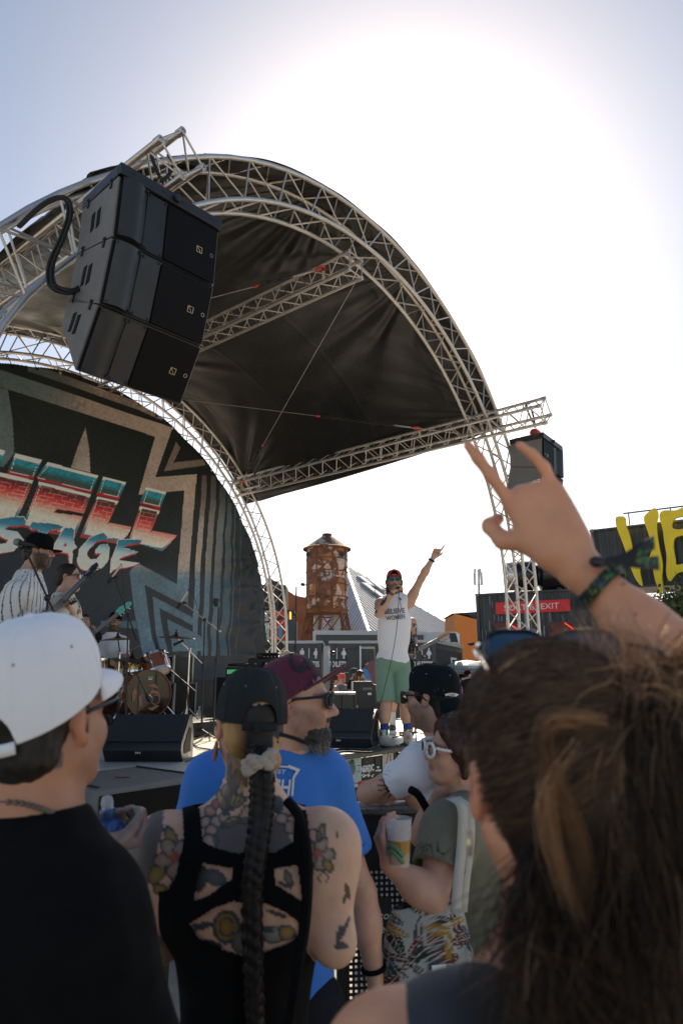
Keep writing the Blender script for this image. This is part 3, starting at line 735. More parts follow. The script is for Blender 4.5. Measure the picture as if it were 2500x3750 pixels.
# ------------------------------------------------------------------ microphone stands
def mic_stand(base, clip_at, label, boom=None, kind='mic', group='microphone stands on the stage', mic=True, mcol=M['blk'], tail=None, mdir=None, sz=1.0):
 base = np.asarray(base, float); clip_at = np.asarray(clip_at, float)
 t = thing('microphone_stand', label, 'microphone stand', base, 0, group, world=True)
 for k in range(3):
  a = k * 2 * PI / 3 + base[0] * 3; d = np.array([math.cos(a), math.sin(a), 0]); mb = MB()
  mb.rod(base + Z * .09, base + d * .30 + Z * .012, .008, 6); mb.ball(base + d * .30 + Z * .012, .013, 6); mb.build('leg', M['blk'], t)
 top = base + Z * (clip_at[2] - base[2] - .03) if boom is None else np.asarray(boom, float)
 foot = base + Z * .07
 mb = MB(); mb.rod(foot, foot + (top - foot) * .55, .0125 * sz, 8); mb.lathe([(.018, 0), (.02, .01), (.02, .05), (.014, .06)], foot + (top - foot) * .55, nrm(top - foot), 10); mb.rod(foot + (top - foot) * .55, top, .009 * sz, 8); mb.build('pole', M['blk'], t)
 if boom is not None:
  d = nrm(clip_at - top); tail = top - d * (tail or .25)
  mb = MB(); mb.rod(tail, clip_at, .008 * sz, 8); mb.rod(tail, tail + d * .14, .014 * sz, 8); mb.build('boom_arm', M['blk'] if kind != 'shiny' else M['steel'], t)
  mb = MB(); mb.ball(top, .025 * sz, 8); mb.rod(top, top + np.cross(d, Z) * .05, .008); mb.build('boom_clutch', M['blk'], t)
 mb = MB(); mb.ball(clip_at, .016, 8); mb.rod(clip_at, clip_at + (mdir if mdir is not None else E) * .04, .02, 10); mb.build('clip', M['blk'], t)
 return t
def microphone(p0, p1, label, dyn=True, cable=None, grp='microphones on stands'):
 p0 = np.asarray(p0, float); p1 = np.asarray(p1, float); d = nrm(p1 - p0); L = np.linalg.norm(p1 - p0)
 t = thing('microphone', label, 'microphone', p0, 0, grp, world=True)
 if dyn:
  MB().lathe([(.009, 0), (.012, .01), (.016, L * .7), (.022, L * .78)], p0, d, 12).build('handle', M['blk'], t)
  MB().lathe([(.020, 0), (.027, .012), (.028, .03), (.022, .05), (.008, .058)], p0 + d * L * .76, d, 14).build('mesh_head', mat('mic_mesh', (.25, .26, .26), .4, .8, bump=.5, bs=600), t)
 else:
  MB().lathe([(.009, 0), (.012, .012), (.012, L * .6), (.011, L * .62)], p0, d, 12).build('body', mat('pencil_mic', (.55, .42, .30), .35, .6), t)
  MB().lathe([(.012, 0), (.020, .015), (.023, .05), (.018, .075), (.006, .088)], p0 + d * L * .58, d, 12).build('foam_cap', M['blk_r'], t)
 if cable is not None: MB().tube(catmull([p0] + list(cable), 6), .0035, 5).build('cable', M['blk_r'], t)
 return t
SD = lambda px, py, D: at(px, py, D)
# left vocal stand
b0 = at(160, 2700, 4.75); b0[2] = SH; top = at(175, 2190, 4.75); cl = at(95, 2015, 4.76)
mic_stand(b0, cl, 'vocal microphone stand in front of the pinstripe shirt player', boom=top, tail=.45)
microphone(at(125, 1998, 4.75), at(62, 1985, 4.8), 'grey headed vocal microphone by the mouth of the pinstripe player', True, [at(140, 2010, 4.75), at(150, 2060, 4.75), at(125, 2110, 4.75)])
# drum overheads
b0 = at(465, 2620, 8.0); b0[2] = SH
mic_stand(b0, at(420, 2115, 7.9), 'overhead stand left of the drum kit with a boom to upper left', boom=at(470, 2255, 8.0), tail=.30)
microphone(at(440, 2075, 7.9), at(392, 2140, 7.9), 'tan pencil microphone with black foam high over the drums, left one', False, [at(445, 2065, 7.9), at(452, 2110, 7.9), at(455, 2180, 7.95), at(462, 2240, 8.0)])
b0 = at(742, 2600, 8.6); b0[2] = SH
mic_stand(b0, at(672, 2208, 8.5), 'overhead stand with a sunlit shiny boom right of the drum kit', boom=at(750, 2270, 8.6), kind='shiny', tail=.25)
microphone(at(687, 2165, 8.5), at(646, 2235, 8.5), 'tan pencil microphone with black foam at the shiny boom', False, [at(695, 2160, 8.5), at(712, 2190, 8.5), at(725, 2230, 8.5), at(735, 2260, 8.6)])
# straight stand centre, empty clip
b0 = at(1078, 2600, 8.3); b0[2] = SH
mic_stand(b0, at(1105, 2140, 8.3), 'tall straight stand with an empty clip beside the amplifier stack', boom=None)
b0 = at(1215, 2680, 8.6); b0[2] = SH
mic_stand(b0, at(1216, 2390, 8.6), 'short slim stand with empty clip near the front of the toilets view', boom=None, sz=.8)
b0 = at(1520, 2665, 8.2); b0[2] = SH
mic_stand(b0, at(1548, 2408, 8.1), 'stand with lowered boom beside the player with the wooden guitar', boom=at(1525, 2370, 8.2), tail=.45)
# small camera on its stand
b0 = at(785, 2600, 8.2); b0[2] = SH
t = mic_stand(b0, at(787, 2215, 8.2), 'slim stand carrying a small action camera', boom=None, group=None); t['category'] = 'camera stand'; t.name = 'camera_stand'
t = thing('action_camera', 'small black action camera on a slim stand right of the drums', 'camera', at(790, 2200, 8.2), rad(-20))
MB().box((0, 0, 0), (.075, .035, .055), ch=.005).build('housing', M['blk'], t); MB().lathe([(.014, 0), (.014, .012), (.009, .014)], (-.015, -.018, .008), (0, -1, 0), 12).build('lens', mat('lens', (.12, .05, .04), .1, .3), t)
# ------------------------------------------------------------------ drum kit
wood_d = mat('drum_wood', (.20, .050, .016), .22, var=.25, vs=3, stretch=(1, 1, 8), coat=.6)
hoop_d = mat('drum_hoop', (.11, .022, .010), .25, var=.15, coat=.5)
brz = mat('cymbal_bronze', (.16, .11, .06), .32, .9, var=.25, vs=12, stretch=(1, 1, 1))
def drum(name, label, c, ax, r, depth, m_, hoop, head, lugs=8, legs=None, group='drums of the kit'):
 c = np.asarray(c, float); ax = nrm(ax); x, y, _ = frame(ax)
 t = thing(name, label, 'drum', c, 0, group, world=True)
 MB().lathe([(r * .97, 0), (r, .004), (r, depth - .004), (r * .97, depth)], c, ax, 40, caps=False).build('shell', m_, t)
 for h0 in (-.012, depth - .018):
  MB().lathe([(r * 1.0, 0), (r * 1.05, 0), (r * 1.05, .03), (r * 1.0, .03), (r * 1.0, 0)], c + ax * h0, ax, 40, caps=False).build('hoop', hoop, t)
 MB().lathe([(.001, 0), (r * .99, .001)], c + ax * (depth - .002), ax, 40).build('front_head', head, t)
 MB().lathe([(.001, 0), (r * .99, .001)], c + ax * .002, ax, 40).build('rear_head', M['white'], t)
 for k in range(lugs):
  a = 2 * PI * (k + .5) / lugs; d = x * math.cos(a) + y * math.sin(a); mb = MB()
  mb.rod(c + d * r * 1.045 + ax * .0, c + d * r * 1.045 + ax * depth, .0035, 5)
  mb.box(c + d * (r + .012) + ax * depth * .5, (.018, .022, depth * .35), R=np.array([np.cross(ax, d), d, ax]).T, ch=.004); mb.build('lug', M['chrome'], t)
 return t
def headmat():
 m = mat('kick_head', (.02, .008, .006), .12, var=.1, coat=.5); return m
kc = at(520, 2540, 8.75)
kax = nrm(np.array([.62, -.78, 0]))
tag(MB().box((-2.7, 9.3, SH + .09), (2.4, 2.0, .17), R=RZ(-.5), ch=.01).build('drum_riser', M['blk']), 'low black riser carrying the drum kit', 'drum riser')
kick = drum('bass_drum', 'large orange brown bass drum lying with its dark glossy head towards the crowd', kc - kax * .2, kax, .275, .42, wood_d, hoop_d, headmat(), 10)
x_, y_, _ = frame(kax); hc = kc + kax * .226
def on_head(pts, col, name, dz=.003):
 mb = MB(); mb.prism(pts, hc, x_, y_, dz, col=None); return mb.build(name, col, kick, smooth=False)
copper = mat('head_print', (.28, .11, .06), .3, var=.6, vs=30)
cs2 = lambda cx, cy, r1, r2, n=18, a0=0, a1=2 * PI: [(cx + r1 * math.cos(a), cy + r2 * math.sin(a)) for a in np.linspace(a0, a1, n)]
for pts in ([(-.22, .02), (-.19, .08), (-.16, .03), (-.17, -.06), (-.21, -.09)], [(-.03, .10), (.06, .12), (.12, .06), (.05, .075)], [(-.02, -.02), (.03, .05), (.11, .03), (.15, -.05), (.10, .0), (.04, .01)], [(-.02, -.16), (.05, -.20), (.14, -.14), (.09, -.13), (.03, -.16)], [(-.13, -.02), (-.09, .01), (-.08, -.14), (-.12, -.16)]):
 on_head([(a if x_[0] > 0 else -a, b) for a, b in pts], copper, 'head_print')
mb = MB(); cc0 = hc + x_ * (.08 if x_[0] > 0 else -.08) - y_ * .07; mb.lathe([(.048, 0), (.060, 0), (.060, .005), (.048, .005), (.048, 0)], cc0, kax, 24, caps=False); mb.build('port_ring', copper, kick)
mb = MB(); mb.lathe([(.001, .001), (.048, .002)], cc0, kax, 20); mb.build('port_hole', M['blk_r'], kick)
mb = MB(); o_ = hc + y_ * .18
for k in range(5): mb.box(o_ + x_ * (k - 2) * .012 + y_ * (.004 if k % 2 else .012), (.004, .03, .004), R=np.array([x_, y_, kax]).T)
mb.box(o_ - y_ * .01, (.05, .008, .004), R=np.array([x_, y_, kax]).T); mb.build('head_emblem', M['white'], kick)
for sg in (-1, 1):
 xh = nrm(np.cross(Z, kax)); a = kc + kax * .05 + xh * .24 * sg - Z * .08; MB().rod(a, a + xh * .16 * sg + kax * .1 - Z * .2, .008, 8).build('spur', M['chrome'], kick)
tc_ = at(580, 2462, 8.75); drum('tom_drum', 'tilted orange brown tom drum with chrome hoops above the bass drum', tc_ + np.array([0, 0, .0]), nrm(Z * 1 + kax * -.38 + np.array([-.22, 0, 0])), .155, .22, wood_d, M['chrome'], M['white'], 6)
tc_ = at(500, 2462, 9.0); drum('snare_drum', 'small shiny brass snare drum left of the tilted tom', tc_, nrm(Z + kax * -.1), .165, .14, mat('brass', (.65, .42, .16), .25, .9), M['chrome'], M['white'], 8)
tc_ = at(365, 2520, 9.0); drum('floor_tom', 'dark brown floor tom half hidden behind the white cap', tc_, Z, .19, .36, wood_d, M['chrome'], M['white'], 6)
def cymbal(c, r, tilt, label, base, m_=brz):
 c = np.asarray(c, float); ax = nrm(Z + np.asarray(tilt)); t = thing('cymbal', label, 'cymbal', c, 0, 'cymbals of the drum kit', world=True)
 MB().lathe([(r, 0), (r * .98, .002), (r * .6, .016), (r * .22, .026), (r * .18, .034), (r * .10, .048), (.006, .052), (.006, .046), (r * .10, .042), (r * .17, .028), (r * .22, .020), (r * .6, .011), (r, -.002)], c - ax * .03, ax, 44, caps=False).build('plate', m_, t)
 MB().lathe([(.012, .015), (.018, .03), (.018, .045), (.008, .05), (.008, .075), (.004, .085)], c, ax, 12).build('felt_nut', M['blk_r'], t)
 t2 = thing('cymbal_stand', 'chrome stand under the ' + label, 'cymbal stand', base, 0, 'chrome cymbal stands', world=True)
 base = np.asarray(base, float); j = np.array([base[0], base[1], c[2] - .18])
 MB().rod(base + Z * .10, base + Z * .10 + (j - base) * .6, .014, 10).build('lower_tube', M['chrome'], t2)
 MB().rod(base + Z * .10 + (j - base) * .55, j, .010, 10).build('upper_tube', M['chrome'], t2)
 mb = MB(); mb.ball(j, .022, 10); mb.rod(j - (c - j) * .9, c - ax * .01, .007, 8); mb.build('boom', M['chrome'], t2)
 for k in range(3):
  a = k * 2 * PI / 3 + .5; d = np.array([math.cos(a), math.sin(a), 0]); mb = MB(); mb.rod(base + Z * .34, base + d * .32 + Z * .01, .008, 6); mb.rod(base + Z * .10, base + d * .18 + Z * .15, .006, 6); mb.ball(base + d * .32 + Z * .014, .017, 8); mb.build('tripod_leg', M['chrome'], t2)
def fl(px, D): p = at(px, 2600, D); p[2] = SH; return p
cymbal(at(645, 2328, 8.9), .245, (.05, -.06, 0), 'right crash cymbal high against the backdrop', fl(684, 9.0))
cymbal(at(432, 2334, 8.4), .22, (-.04, -.05, 0), 'left crash cymbal just under the drummers chin', fl(425, 8.6))
cymbal(at(575, 2382, 9.3), .16, (.0, -.05, 0), 'small hi-hat cymbal behind the tom', fl(575, 9.4))
cymbal(at(485, 2408, 8.7), .26, (.1, -.12, 0), 'wide dark ride cymbal tilted over the bass drum', fl(465, 9.0), mat('dark_bronze', (.05, .045, .04), .35, .8, var=.3))
t = thing('drum_microphone', 'black microphone aimed at the port of the bass drum on its short stand', 'microphone', at(507, 2600, 8.0), 0, world=True)
b0 = fl(507, 8.0); MB().lathe([(.12, 0), (.12, .015), (.02, .03)], b0, Z, 20).build('base', M['blk'], t)
MB().rod(b0, at(510, 2480, 8.0), .009, 8).build('pole', M['blk'], t)
MB().rod(at(502, 2468, 8.0), at(538, 2545, 8.15), .008, 8).build('boom_arm', M['blk'], t)
MB().lathe([(.012, 0), (.025, .03), (.033, .06), (.033, .10), (.015, .12)], at(536, 2541, 8.13), nrm(at(556, 2572, 8.2) - at(536, 2541, 8.13)), 14).build('capsule', M['blk'], t)
t = thing('microphone_stand', 'short stand with black boom leaning towards the tom from the right', 'microphone stand', fl(715, 8.9), 0, 'microphone stands on the stage', world=True)
MB().rod(at(625, 2455, 8.7), at(715, 2532, 8.7), .010, 8).build('boom_arm', M['blk'], t); MB().rod(at(685, 2508, 8.75), fl(700, 8.9), .01, 8).build('pole', M['blk'], t)
MB().rod(at(636, 2362, 8.8), at(672, 2345, 8.8), .017, 10).build('microphone_body', M['blk'], t)
t = tag(MB().rod(at(467, 2388, 8.7), at(525, 2358, 8.5), .0075, 8, r2=.005).build('drumstick', mat('stick', (.45, .28, .14), .6)), 'pale wooden drumstick held over the snare drum', 'drumstick')
# ------------------------------------------------------------------ cases, racks and amplifiers
def case(name, label, cat, loc, rz, sz, m_=None, edges=True, group=None, panel=None):
 t = thing(name, label, cat, loc, rz, group); w, d, h = sz
 MB().box((0, 0, h / 2), (w, d, h), ch=.008).build('box', m_ or M['blk'], t)
 if edges:
  for x0 in (-1, 1):
   for y0 in (-1, 1):
    MB().box((x0 * (w / 2 - .008), y0 * (d / 2 - .008), h / 2), (.03, .03, h + .004), ch=.003).build('edge_strip', M['alu_s'], t)
  for z0 in (0.015, h - .01):
   MB().box((0, -d / 2 - .001, z0), (w, .012, .024), ch=.003).build('edge_strip', M['alu_s'], t)
  MB().box((0, -d / 2 - .004, h * .5), (.14, .012, .10), ch=.003).build('handle', M['chrome'], t)
  for x0 in (-1, 1): MB().box((x0 * w * .32, -d / 2 - .004, h * .8), (.05, .01, .06), ch=.003).build('latch', M['chrome'], t)
 return t
def fp(px, D, z=SH): p = at(px, 2500, D); return (p[0], p[1], z)
case('flight_case', 'black flight case with metal edges right behind the tom drum', 'flight case', fp(625, 10.2), rad(-25), (.55, .5, .62))
t = case('flight_case', 'speckled black rack case stacked on a flight case behind the tom drum', 'flight case', fp(610, 10.2, SH + .622), rad(-25), (.58, .45, .38))
MB().box((.08, -.232, .34), (.12, .004, .03)).build('green_tape', mat('green_tape', (.05, .6, .12), .5), t)
mb = MB();
for k in range(60): mb.lathe([(.004, 0), (.003, .002)], (random.uniform(-.26, .26), -.226, random.uniform(.03, .34)), (0, -1, 0), 5)
mb.build('paint_specks', M['white'], t)['kind'] = 'stuff'
case('equipment_rack', 'dark low equipment rack with a lit green unit behind the guitars of the stage', 'rack', fp(890, 10.4), rad(-20), (.7, .5, .70), edges=False)
def amp(loc, rz, w, d, h, label, txt=None, badge=True):
 t = thing('guitar_amplifier', label, 'amplifier', loc, rz, 'stacked guitar amplifiers');
 MB().box((0, 0, h / 2), (w, d, h), ch=.02).build('cabinet', M['blk'], t)
 MB().box((w * .12, -d / 2 - .002, h * .45), (w * .66, .008, h * .66), ch=.003).build('front_panel', gril_m, t)
 if txt:
  mb = MB(); put_text(mb, txt, (-w * .14, -d / 2 - .007, h * .55), (1, 0, 0), (0, 0, 1), .045, w=.24, depth=.003, bold=.02); mb.build('lettering', M['white'], t, smooth=False)
 for k in range(6): MB().lathe([(.011, 0), (.009, .014)], (-w * .1 + k * .055, -d / 2 - .006, h * .25), (0, -1, 0), 10).build('knob', M['steel'], t)
 if badge: MB().lathe([(.028, 0), (.034, 0), (.034, .004), (.028, .004)], (-w * .38, -d / 2, h * .55), (0, -1, 0), 16, caps=False).build('badge', M['white'], t)
 return t
ap = fp(1010, 10.3)
for k in range(2):
 t = thing('speaker_cabinet', ['black guitar speaker cabinet at the bottom of the amplifier stack', 'black speaker cabinet with small round badge, upper one of the stack'][k], 'speaker cabinet', (ap[0], ap[1], SH + k * .36), rad(-14), 'stacked speaker cabinets')
 MB().box((0, 0, .18), (.76, .36, .355), ch=.015).build('cabinet', M['blk'], t); MB().box((0, -.182, .18), (.70, .01, .30), ch=.004).build('grille', gril_m, t); MB().lathe([(.026, 0), (.034, 0), (.034, .004)], (-.28, -.187, .22), (0, -1, 0), 16, caps=False).build('badge', mat('rust_badge', (.35, .12, .06), .4), t)
amp((ap[0], ap[1], SH + .722), rad(-14), .78, .30, .25, 'black amplifier head with white maker lettering on top of the stack', 'Blackstar')
amp((ap[0] - .1, ap[1] + .02, SH + .974), rad(-14), .34, .25, .075, 'small flat black unit on top of the lettered amplifier head', None, False)
# folded towel
def towel(c):
 n = 26; u = np.linspace(-1, 1, n); X, Y = np.meshgrid(u, u, indexing='ij'); r = np.maximum(np.abs(X), np.abs(Y))
 H = .10 * np.clip(1 - r ** 3, 0, 1) + .045 * vnoise(np.stack([X * 2, Y * 2, X * 0], -1), 1.3, 3) * (1 - r ** 6)
 V = np.stack([X * .16, Y * .10, np.maximum(H, .0)], -1).reshape(-1, 3) + c; i = np.arange(n * n).reshape(n, n)
 Fc = np.c_[i[:-1, :-1].ravel(), i[1:, :-1].ravel(), i[1:, 1:].ravel(), i[:-1, 1:].ravel()]
 o = link('towel', V, Fc, mat('towel', (.62, .50, .34), .9, bump=.6, bs=200, sheen=.3), None, ang=180); tag(o, 'crumpled cream towel lying on the black amplifier', 'towel')
towel(np.array([ap[0] + .17, ap[1], SH + .973]))
t = case('mixer_rack', 'low black rack with green lit digital panel under coiled cables', 'rack', fp(895, 10.0, SH + .705), rad(-16), (.46, .3, .13), edges=False)
mb = MB()
for k in range(14): mb.box((-.19 + k * .028, -.156, .07), (.014, .006, .06))
mb.build('channel_lights', mat('green_led', (.02, .25, .10), .4, emit=(.05, .5, .2), es=.6), t)
# coiled cables behind
for k in range(3):
 c = np.array(fp(870 + 30 * k, 9.9 + .1 * k)) + Z * (.84 if k < 2 else 0); mb = MB(); P = []
 for q in np.linspace(0, 2 * PI * 3, 60): P.append(c + np.array([math.cos(q) * (.14 + .01 * math.sin(q * 3)), math.sin(q) * .1, .012 + .005 * q / 3]))
 mb.tube(P, .007, 6); tag(mb.build('coiled_cable', M['blk_r']), 'coil of black cable ' + ['lying on the low rack with the green lights', 'on the rack nearest the amplifier heads', 'on the deck beside the speaker cabinets'][k], 'cable', 'coiled cables on the racks')
# water bottle
def bottle(c, label, h=.30, r=.042, lab=(.05, .15, .6)):
 t = thing('water_bottle', label, 'bottle', c)
 pr = [(r * .9, 0), (r, .01)] + [(r * (1 - .06 * (k % 2)), .02 + k * .009) for k in range(9)] + [(r, .11), (r, .19), (r * .95, .20), (r * .8, .235), (r * .36, .262), (r * .34, .275)]
 MB().lathe(pr, (0, 0, 0), Z, 20).build('bottle_body', mat('clear_plastic', (.85, .88, .9), .08, trans=.85, var=.02, spec=.6), t)
 MB().lathe([(r * 1.01, .12), (r * 1.01, .165)], (0, 0, 0), Z, 20, caps=False).build('label_band', mat('blue_label', lab, .4), t)
 MB().lathe([(r * .42, .272), (r * .42, .29), (r * .3, .292)], (0, 0, 0), Z, 12).build('cap', M['white'], t)
bp = atz(727, 2664, 1.1); bottle((bp[0], bp[1], 1.1), 'clear plastic water bottle with blue label standing on the deck')
# cables and pedals on the floor
def floor_cable(pts, label, r=.007):
 P = catmull([[*atz(px, py, SH + .004 + r)[:2], SH + .003 + r] for px, py in pts], 6); P[:, 2] += np.abs(vnoise(P, 3, 1)) * .008
 tag(MB().tube(P, r, 6).build('floor_cable', M['blk_r']), label, 'cable', 'cables on the stage floor')
floor_cable([(690, 2730), (720, 2720), (745, 2700), (730, 2690), (700, 2700), (720, 2735), (770, 2745)], 'thin black cable curling beside the left monitor')
floor_cable([(680, 2790), (740, 2765), (800, 2770), (850, 2750), (940, 2745)], 'black cable running along the deck behind the blue shirt')
floor_cable([(1180, 2752), (1250, 2745), (1330, 2746), (1390, 2735), (1430, 2738), (1500, 2718)], 'bundle cable along the edge under the singers monitor', .011)
floor_cable([(1190, 2762), (1270, 2752), (1350, 2755), (1420, 2742), (1520, 2725)], 'second black cable along the stage edge by the white shoes', .009)
floor_cable([(1440, 2600), (1400, 2625), (1450, 2650), (1490, 2640), (1470, 2690), (1500, 2700)], 'black cable winding behind the singers feet')
floor_cable([(660, 2640), (700, 2660), (750, 2650), (780, 2668), (830, 2660)], 'cables round the foot of the water bottle')
t = thing('effect_pedals', 'row of small green and white effect pedals behind the singers shoes', 'effect pedals', atz(1450, 2690, SH), rad(-10))
for k, (c_, w_) in enumerate((((.03, .4, .08), .10), ((.7, .7, .68), .09), ((.6, .25, .12), .07), ((.05, .05, .05), .09))):
 MB().box((-.15 + k * .11, .02 * (k % 2), .022), (w_, .10, .042), ch=.006).build('pedal', mat('pedal%d' % k, c_, .4), t)
# barriers and fence behind the stage
def barrier(name, label, a, b_, h, group):
 a = np.asarray(a, float); b_ = np.asarray(b_, float); d = nrm((b_ - a) * [1, 1, 0]); n_ = np.cross(Z, d); L = np.linalg.norm(b_ - a)
 t = thing(name, label, 'crowd barrier', a, 0, group, world=True)
 MB().rod(a + Z * h, b_ + Z * h, .028, 12).build('top_rail', mat('barrier_rail', (.30, .32, .36), .28, .7, var=.2, bump=.1, bs=80), t)
 for q in (0, .5, 1): MB().box(a + (b_ - a) * q + Z * h / 2, (.05, .04, h), R=np.array([d, n_, Z]).T, ch=.004).build('post', M['blk'], t)
 # perforated steel sheet: a grid of bars with square holes
 z0, z1 = .08, h - .03; P_ = MB(); P_.R = np.array([d, n_, Z]).T; P_.T = a
 P_.box((L / 2, 0, h - .13), (L, .006, .22)); P_.box((L / 2, 0, .42), (L, .006, .12)); P_.box((L / 2, 0, .1), (L, .006, .1))
 return t, P_, L
def perf(P_, L, z0, z1, pitch, hole):
 nx = int(L / pitch); nz = int((z1 - z0) / pitch); w = (pitch - hole)
 for i in range(nx + 1): P_.box((i * pitch, 0, (z0 + z1) / 2), (w, .003, z1 - z0))
 for j in range(nz + 1): P_.box((L / 2, .0015, z0 + j * pitch), (L, .0035, w))
t, P_, L = barrier('crowd_barrier', 'black perforated steel crowd barrier under the leaning mans elbow', atz(1255, 2962, 1.25) * [1, 1, 0], np.array([1.55, 3.35, 0]), 1.25, 'crowd barriers')
perf(P_, L, .48, 1.02, .022, .011); perf(P_, L, .15, .38, .022, .011); P_.build('perforated_sheet', M['blk'], t, smooth=False)
MB().box((-10, 0, 0), (.01, .01, .01))
st = np.array([d_ for d_ in at(1350, 3080, 2.55)]);
dB = nrm(np.array([1.55, 3.35, 0]) - atz(1255, 2962, 1.25) * [1, 1, 0]); nB = np.cross(Z, dB); aB = atz(1255, 2962, 1.25) * [1, 1, 0]
mb = MB(); mb.R = np.array([dB, -nB, Z]).T @ np.array([[1, 0, 0], [0, 1, 0], [0, 0, 1]]); mb.T = aB + dB * .10 - nB * .010
mb.box((.045, 0, .80), (.12, .003, .20)); stk = mb.build('sticker', mat('dark_sticker', (.02, .03, .025), .5), t)
mb = MB(); put_text(mb, 'Loco', aB + dB * .105 - nB * .0125 + Z * .82, dB, Z, .03, depth=.001, shear=.2); put_text(mb, 'Muerte', aB + dB * .10 - nB * .0125 + Z * .77, dB, Z, .03, depth=.001, shear=.2)
mb.build('sticker_text', M['white'], stk, smooth=False)
t, P_, L = barrier('crowd_barrier', 'blue lit steel barrier between the white cap man and the tattooed shoulder', atz(240, 3160, 1.12) * [1, 1, 0], atz(620, 3060, 1.14) * [1, 1, 0], 1.14, 'crowd barriers')
perf(P_, L, .48, .95, .03, .016); P_.build('perforated_sheet', M['blk'], t, smooth=False)
for k, (pa_, pb_, D_) in enumerate(((1212, 1300, 12.5), (1415, 1480, 12.5))):
 a = at(pa_, 2500, D_) * [1, 1, 0]; b_ = at(pb_, 2500, D_ + .1) * [1, 1, 0]
 t, P_, L = barrier('crowd_barrier', ['black perforated barrier behind the upright side speaker', 'black perforated barrier seen between the singers legs'][k], a, b_, 1.52, 'crowd barriers')
 perf(P_, L, .60, 1.36, .045, .026); P_.build('perforated_sheet', M['blk'], t, smooth=False)
# posters and stickers on the stage front
def poster(px0, py0, px1, py1, label, draw, col, off=-.052):
 s0, z0 = onplane(px0, py1, off); s1, z1 = onplane(px1, py0, off)
 t = thing('poster', label, 'poster', W(s0, z0, off), 0, 'posters pasted on the stage front', world=True)
 mb = MB(); mb.prism([(s0, z0), (s1, z0), (s1, z1), (s0, z1)], W(0, 0, off), E, Z, .003); mb.build('sheet', mat('paper_%d' % int(px0), col, .7, var=.25, vs=14), t, smooth=False)
 for k, (name, m_, pl) in enumerate(draw):
  mb = MB()
  for poly in pl: mb.prism([(s0 + (s1 - s0) * a, z0 + (z1 - z0) * b) for a, b in poly], W(0, 0, off - .004 - .001 * k), E, Z, .0015)
  mb.build(name, m_, t, smooth=False)
 return t, s0, z0, s1, z1
ink = mat('ink', (.02, .025, .03), .7, var=.3)
ell = lambda cx, cy, a, b, n=16: [(cx + a * math.cos(q), cy + b * math.sin(q)) for q in np.linspace(0, 2 * PI, n, endpoint=False)]
t, s0, z0, s1, z1 = poster(1266, 2768, 1321, 2890, 'pale green hand drawn poster with a pineapple like face on the stage front', [('drawing', mat('grey_ink', (.10, .16, .15), .7, var=.4, vs=40), [ell(.38, .62, .22, .22)]), ('drawing_lines', ink, [[(.2, .8), (.38, .95), (.55, .8), (.38, .86)], [(.36, .4), (.4, .4), (.42, .1), (.38, .1)], [(.65, .7), (.9, .72), (.9, .68)], [(.65, .5), (.9, .5), (.9, .47)], [(.1, .2), (.9, .12), (.9, .1), (.1, .17)]])], (.42, .52, .50))
mb = MB(); put_text(mb, 'XXX', W(s0 + .02, z1 - .06, -.058), E, Z, .035, depth=.001); mb.build('poster_text', ink, t, smooth=False)
poster(1400, 2742, 1438, 2850, 'cream line drawing poster half torn on the stage front planks', [('drawing_lines', ink, [[(.1, .1), (.14, .1), (.6, .95), (.55, .95)], [(.5, .3), (.9, .5), (.88, .54), (.48, .34)], [(.7, .8), (.75, .8), (.75, .2), (.7, .2)]])], (.58, .50, .42))
poster(1310, 2852, 1362, 2945, 'small red framed sticker low on the stage front', [('inner_field', ink, [[(.2, .15), (.8, .15), (.8, .85), (.2, .85)]])], (.45, .06, .03))
t, s0, z0, s1, z1 = poster(1322, 2800, 1392, 2850, 'black and white spattered sticker with bold lettering on the stage front', [('spatter', M['white'], [ell(random.random(), random.random(), random.uniform(.02, .08), random.uniform(.02, .10), 7) for _ in range(26)])], (.03, .03, .03))
mb = MB(); put_text(mb, 'NORDIC', W(s0 - .02, z0 + .05, -.060), E, Z, .065, w=.22, depth=.002, bold=.03); mb.build('poster_text', M['white'], t, smooth=False)
# ------------------------------------------------------------------ buildings and things behind the stage
def prismY(mb, px_poly, D, depth, col=None):
 P = [at(px, py, D) for px, py in px_poly]; mb.prism([(p[0], p[2]) for p in P], (0, D, 0), (1, 0, 0), (0, 0, 1), -depth, col=col); return mb
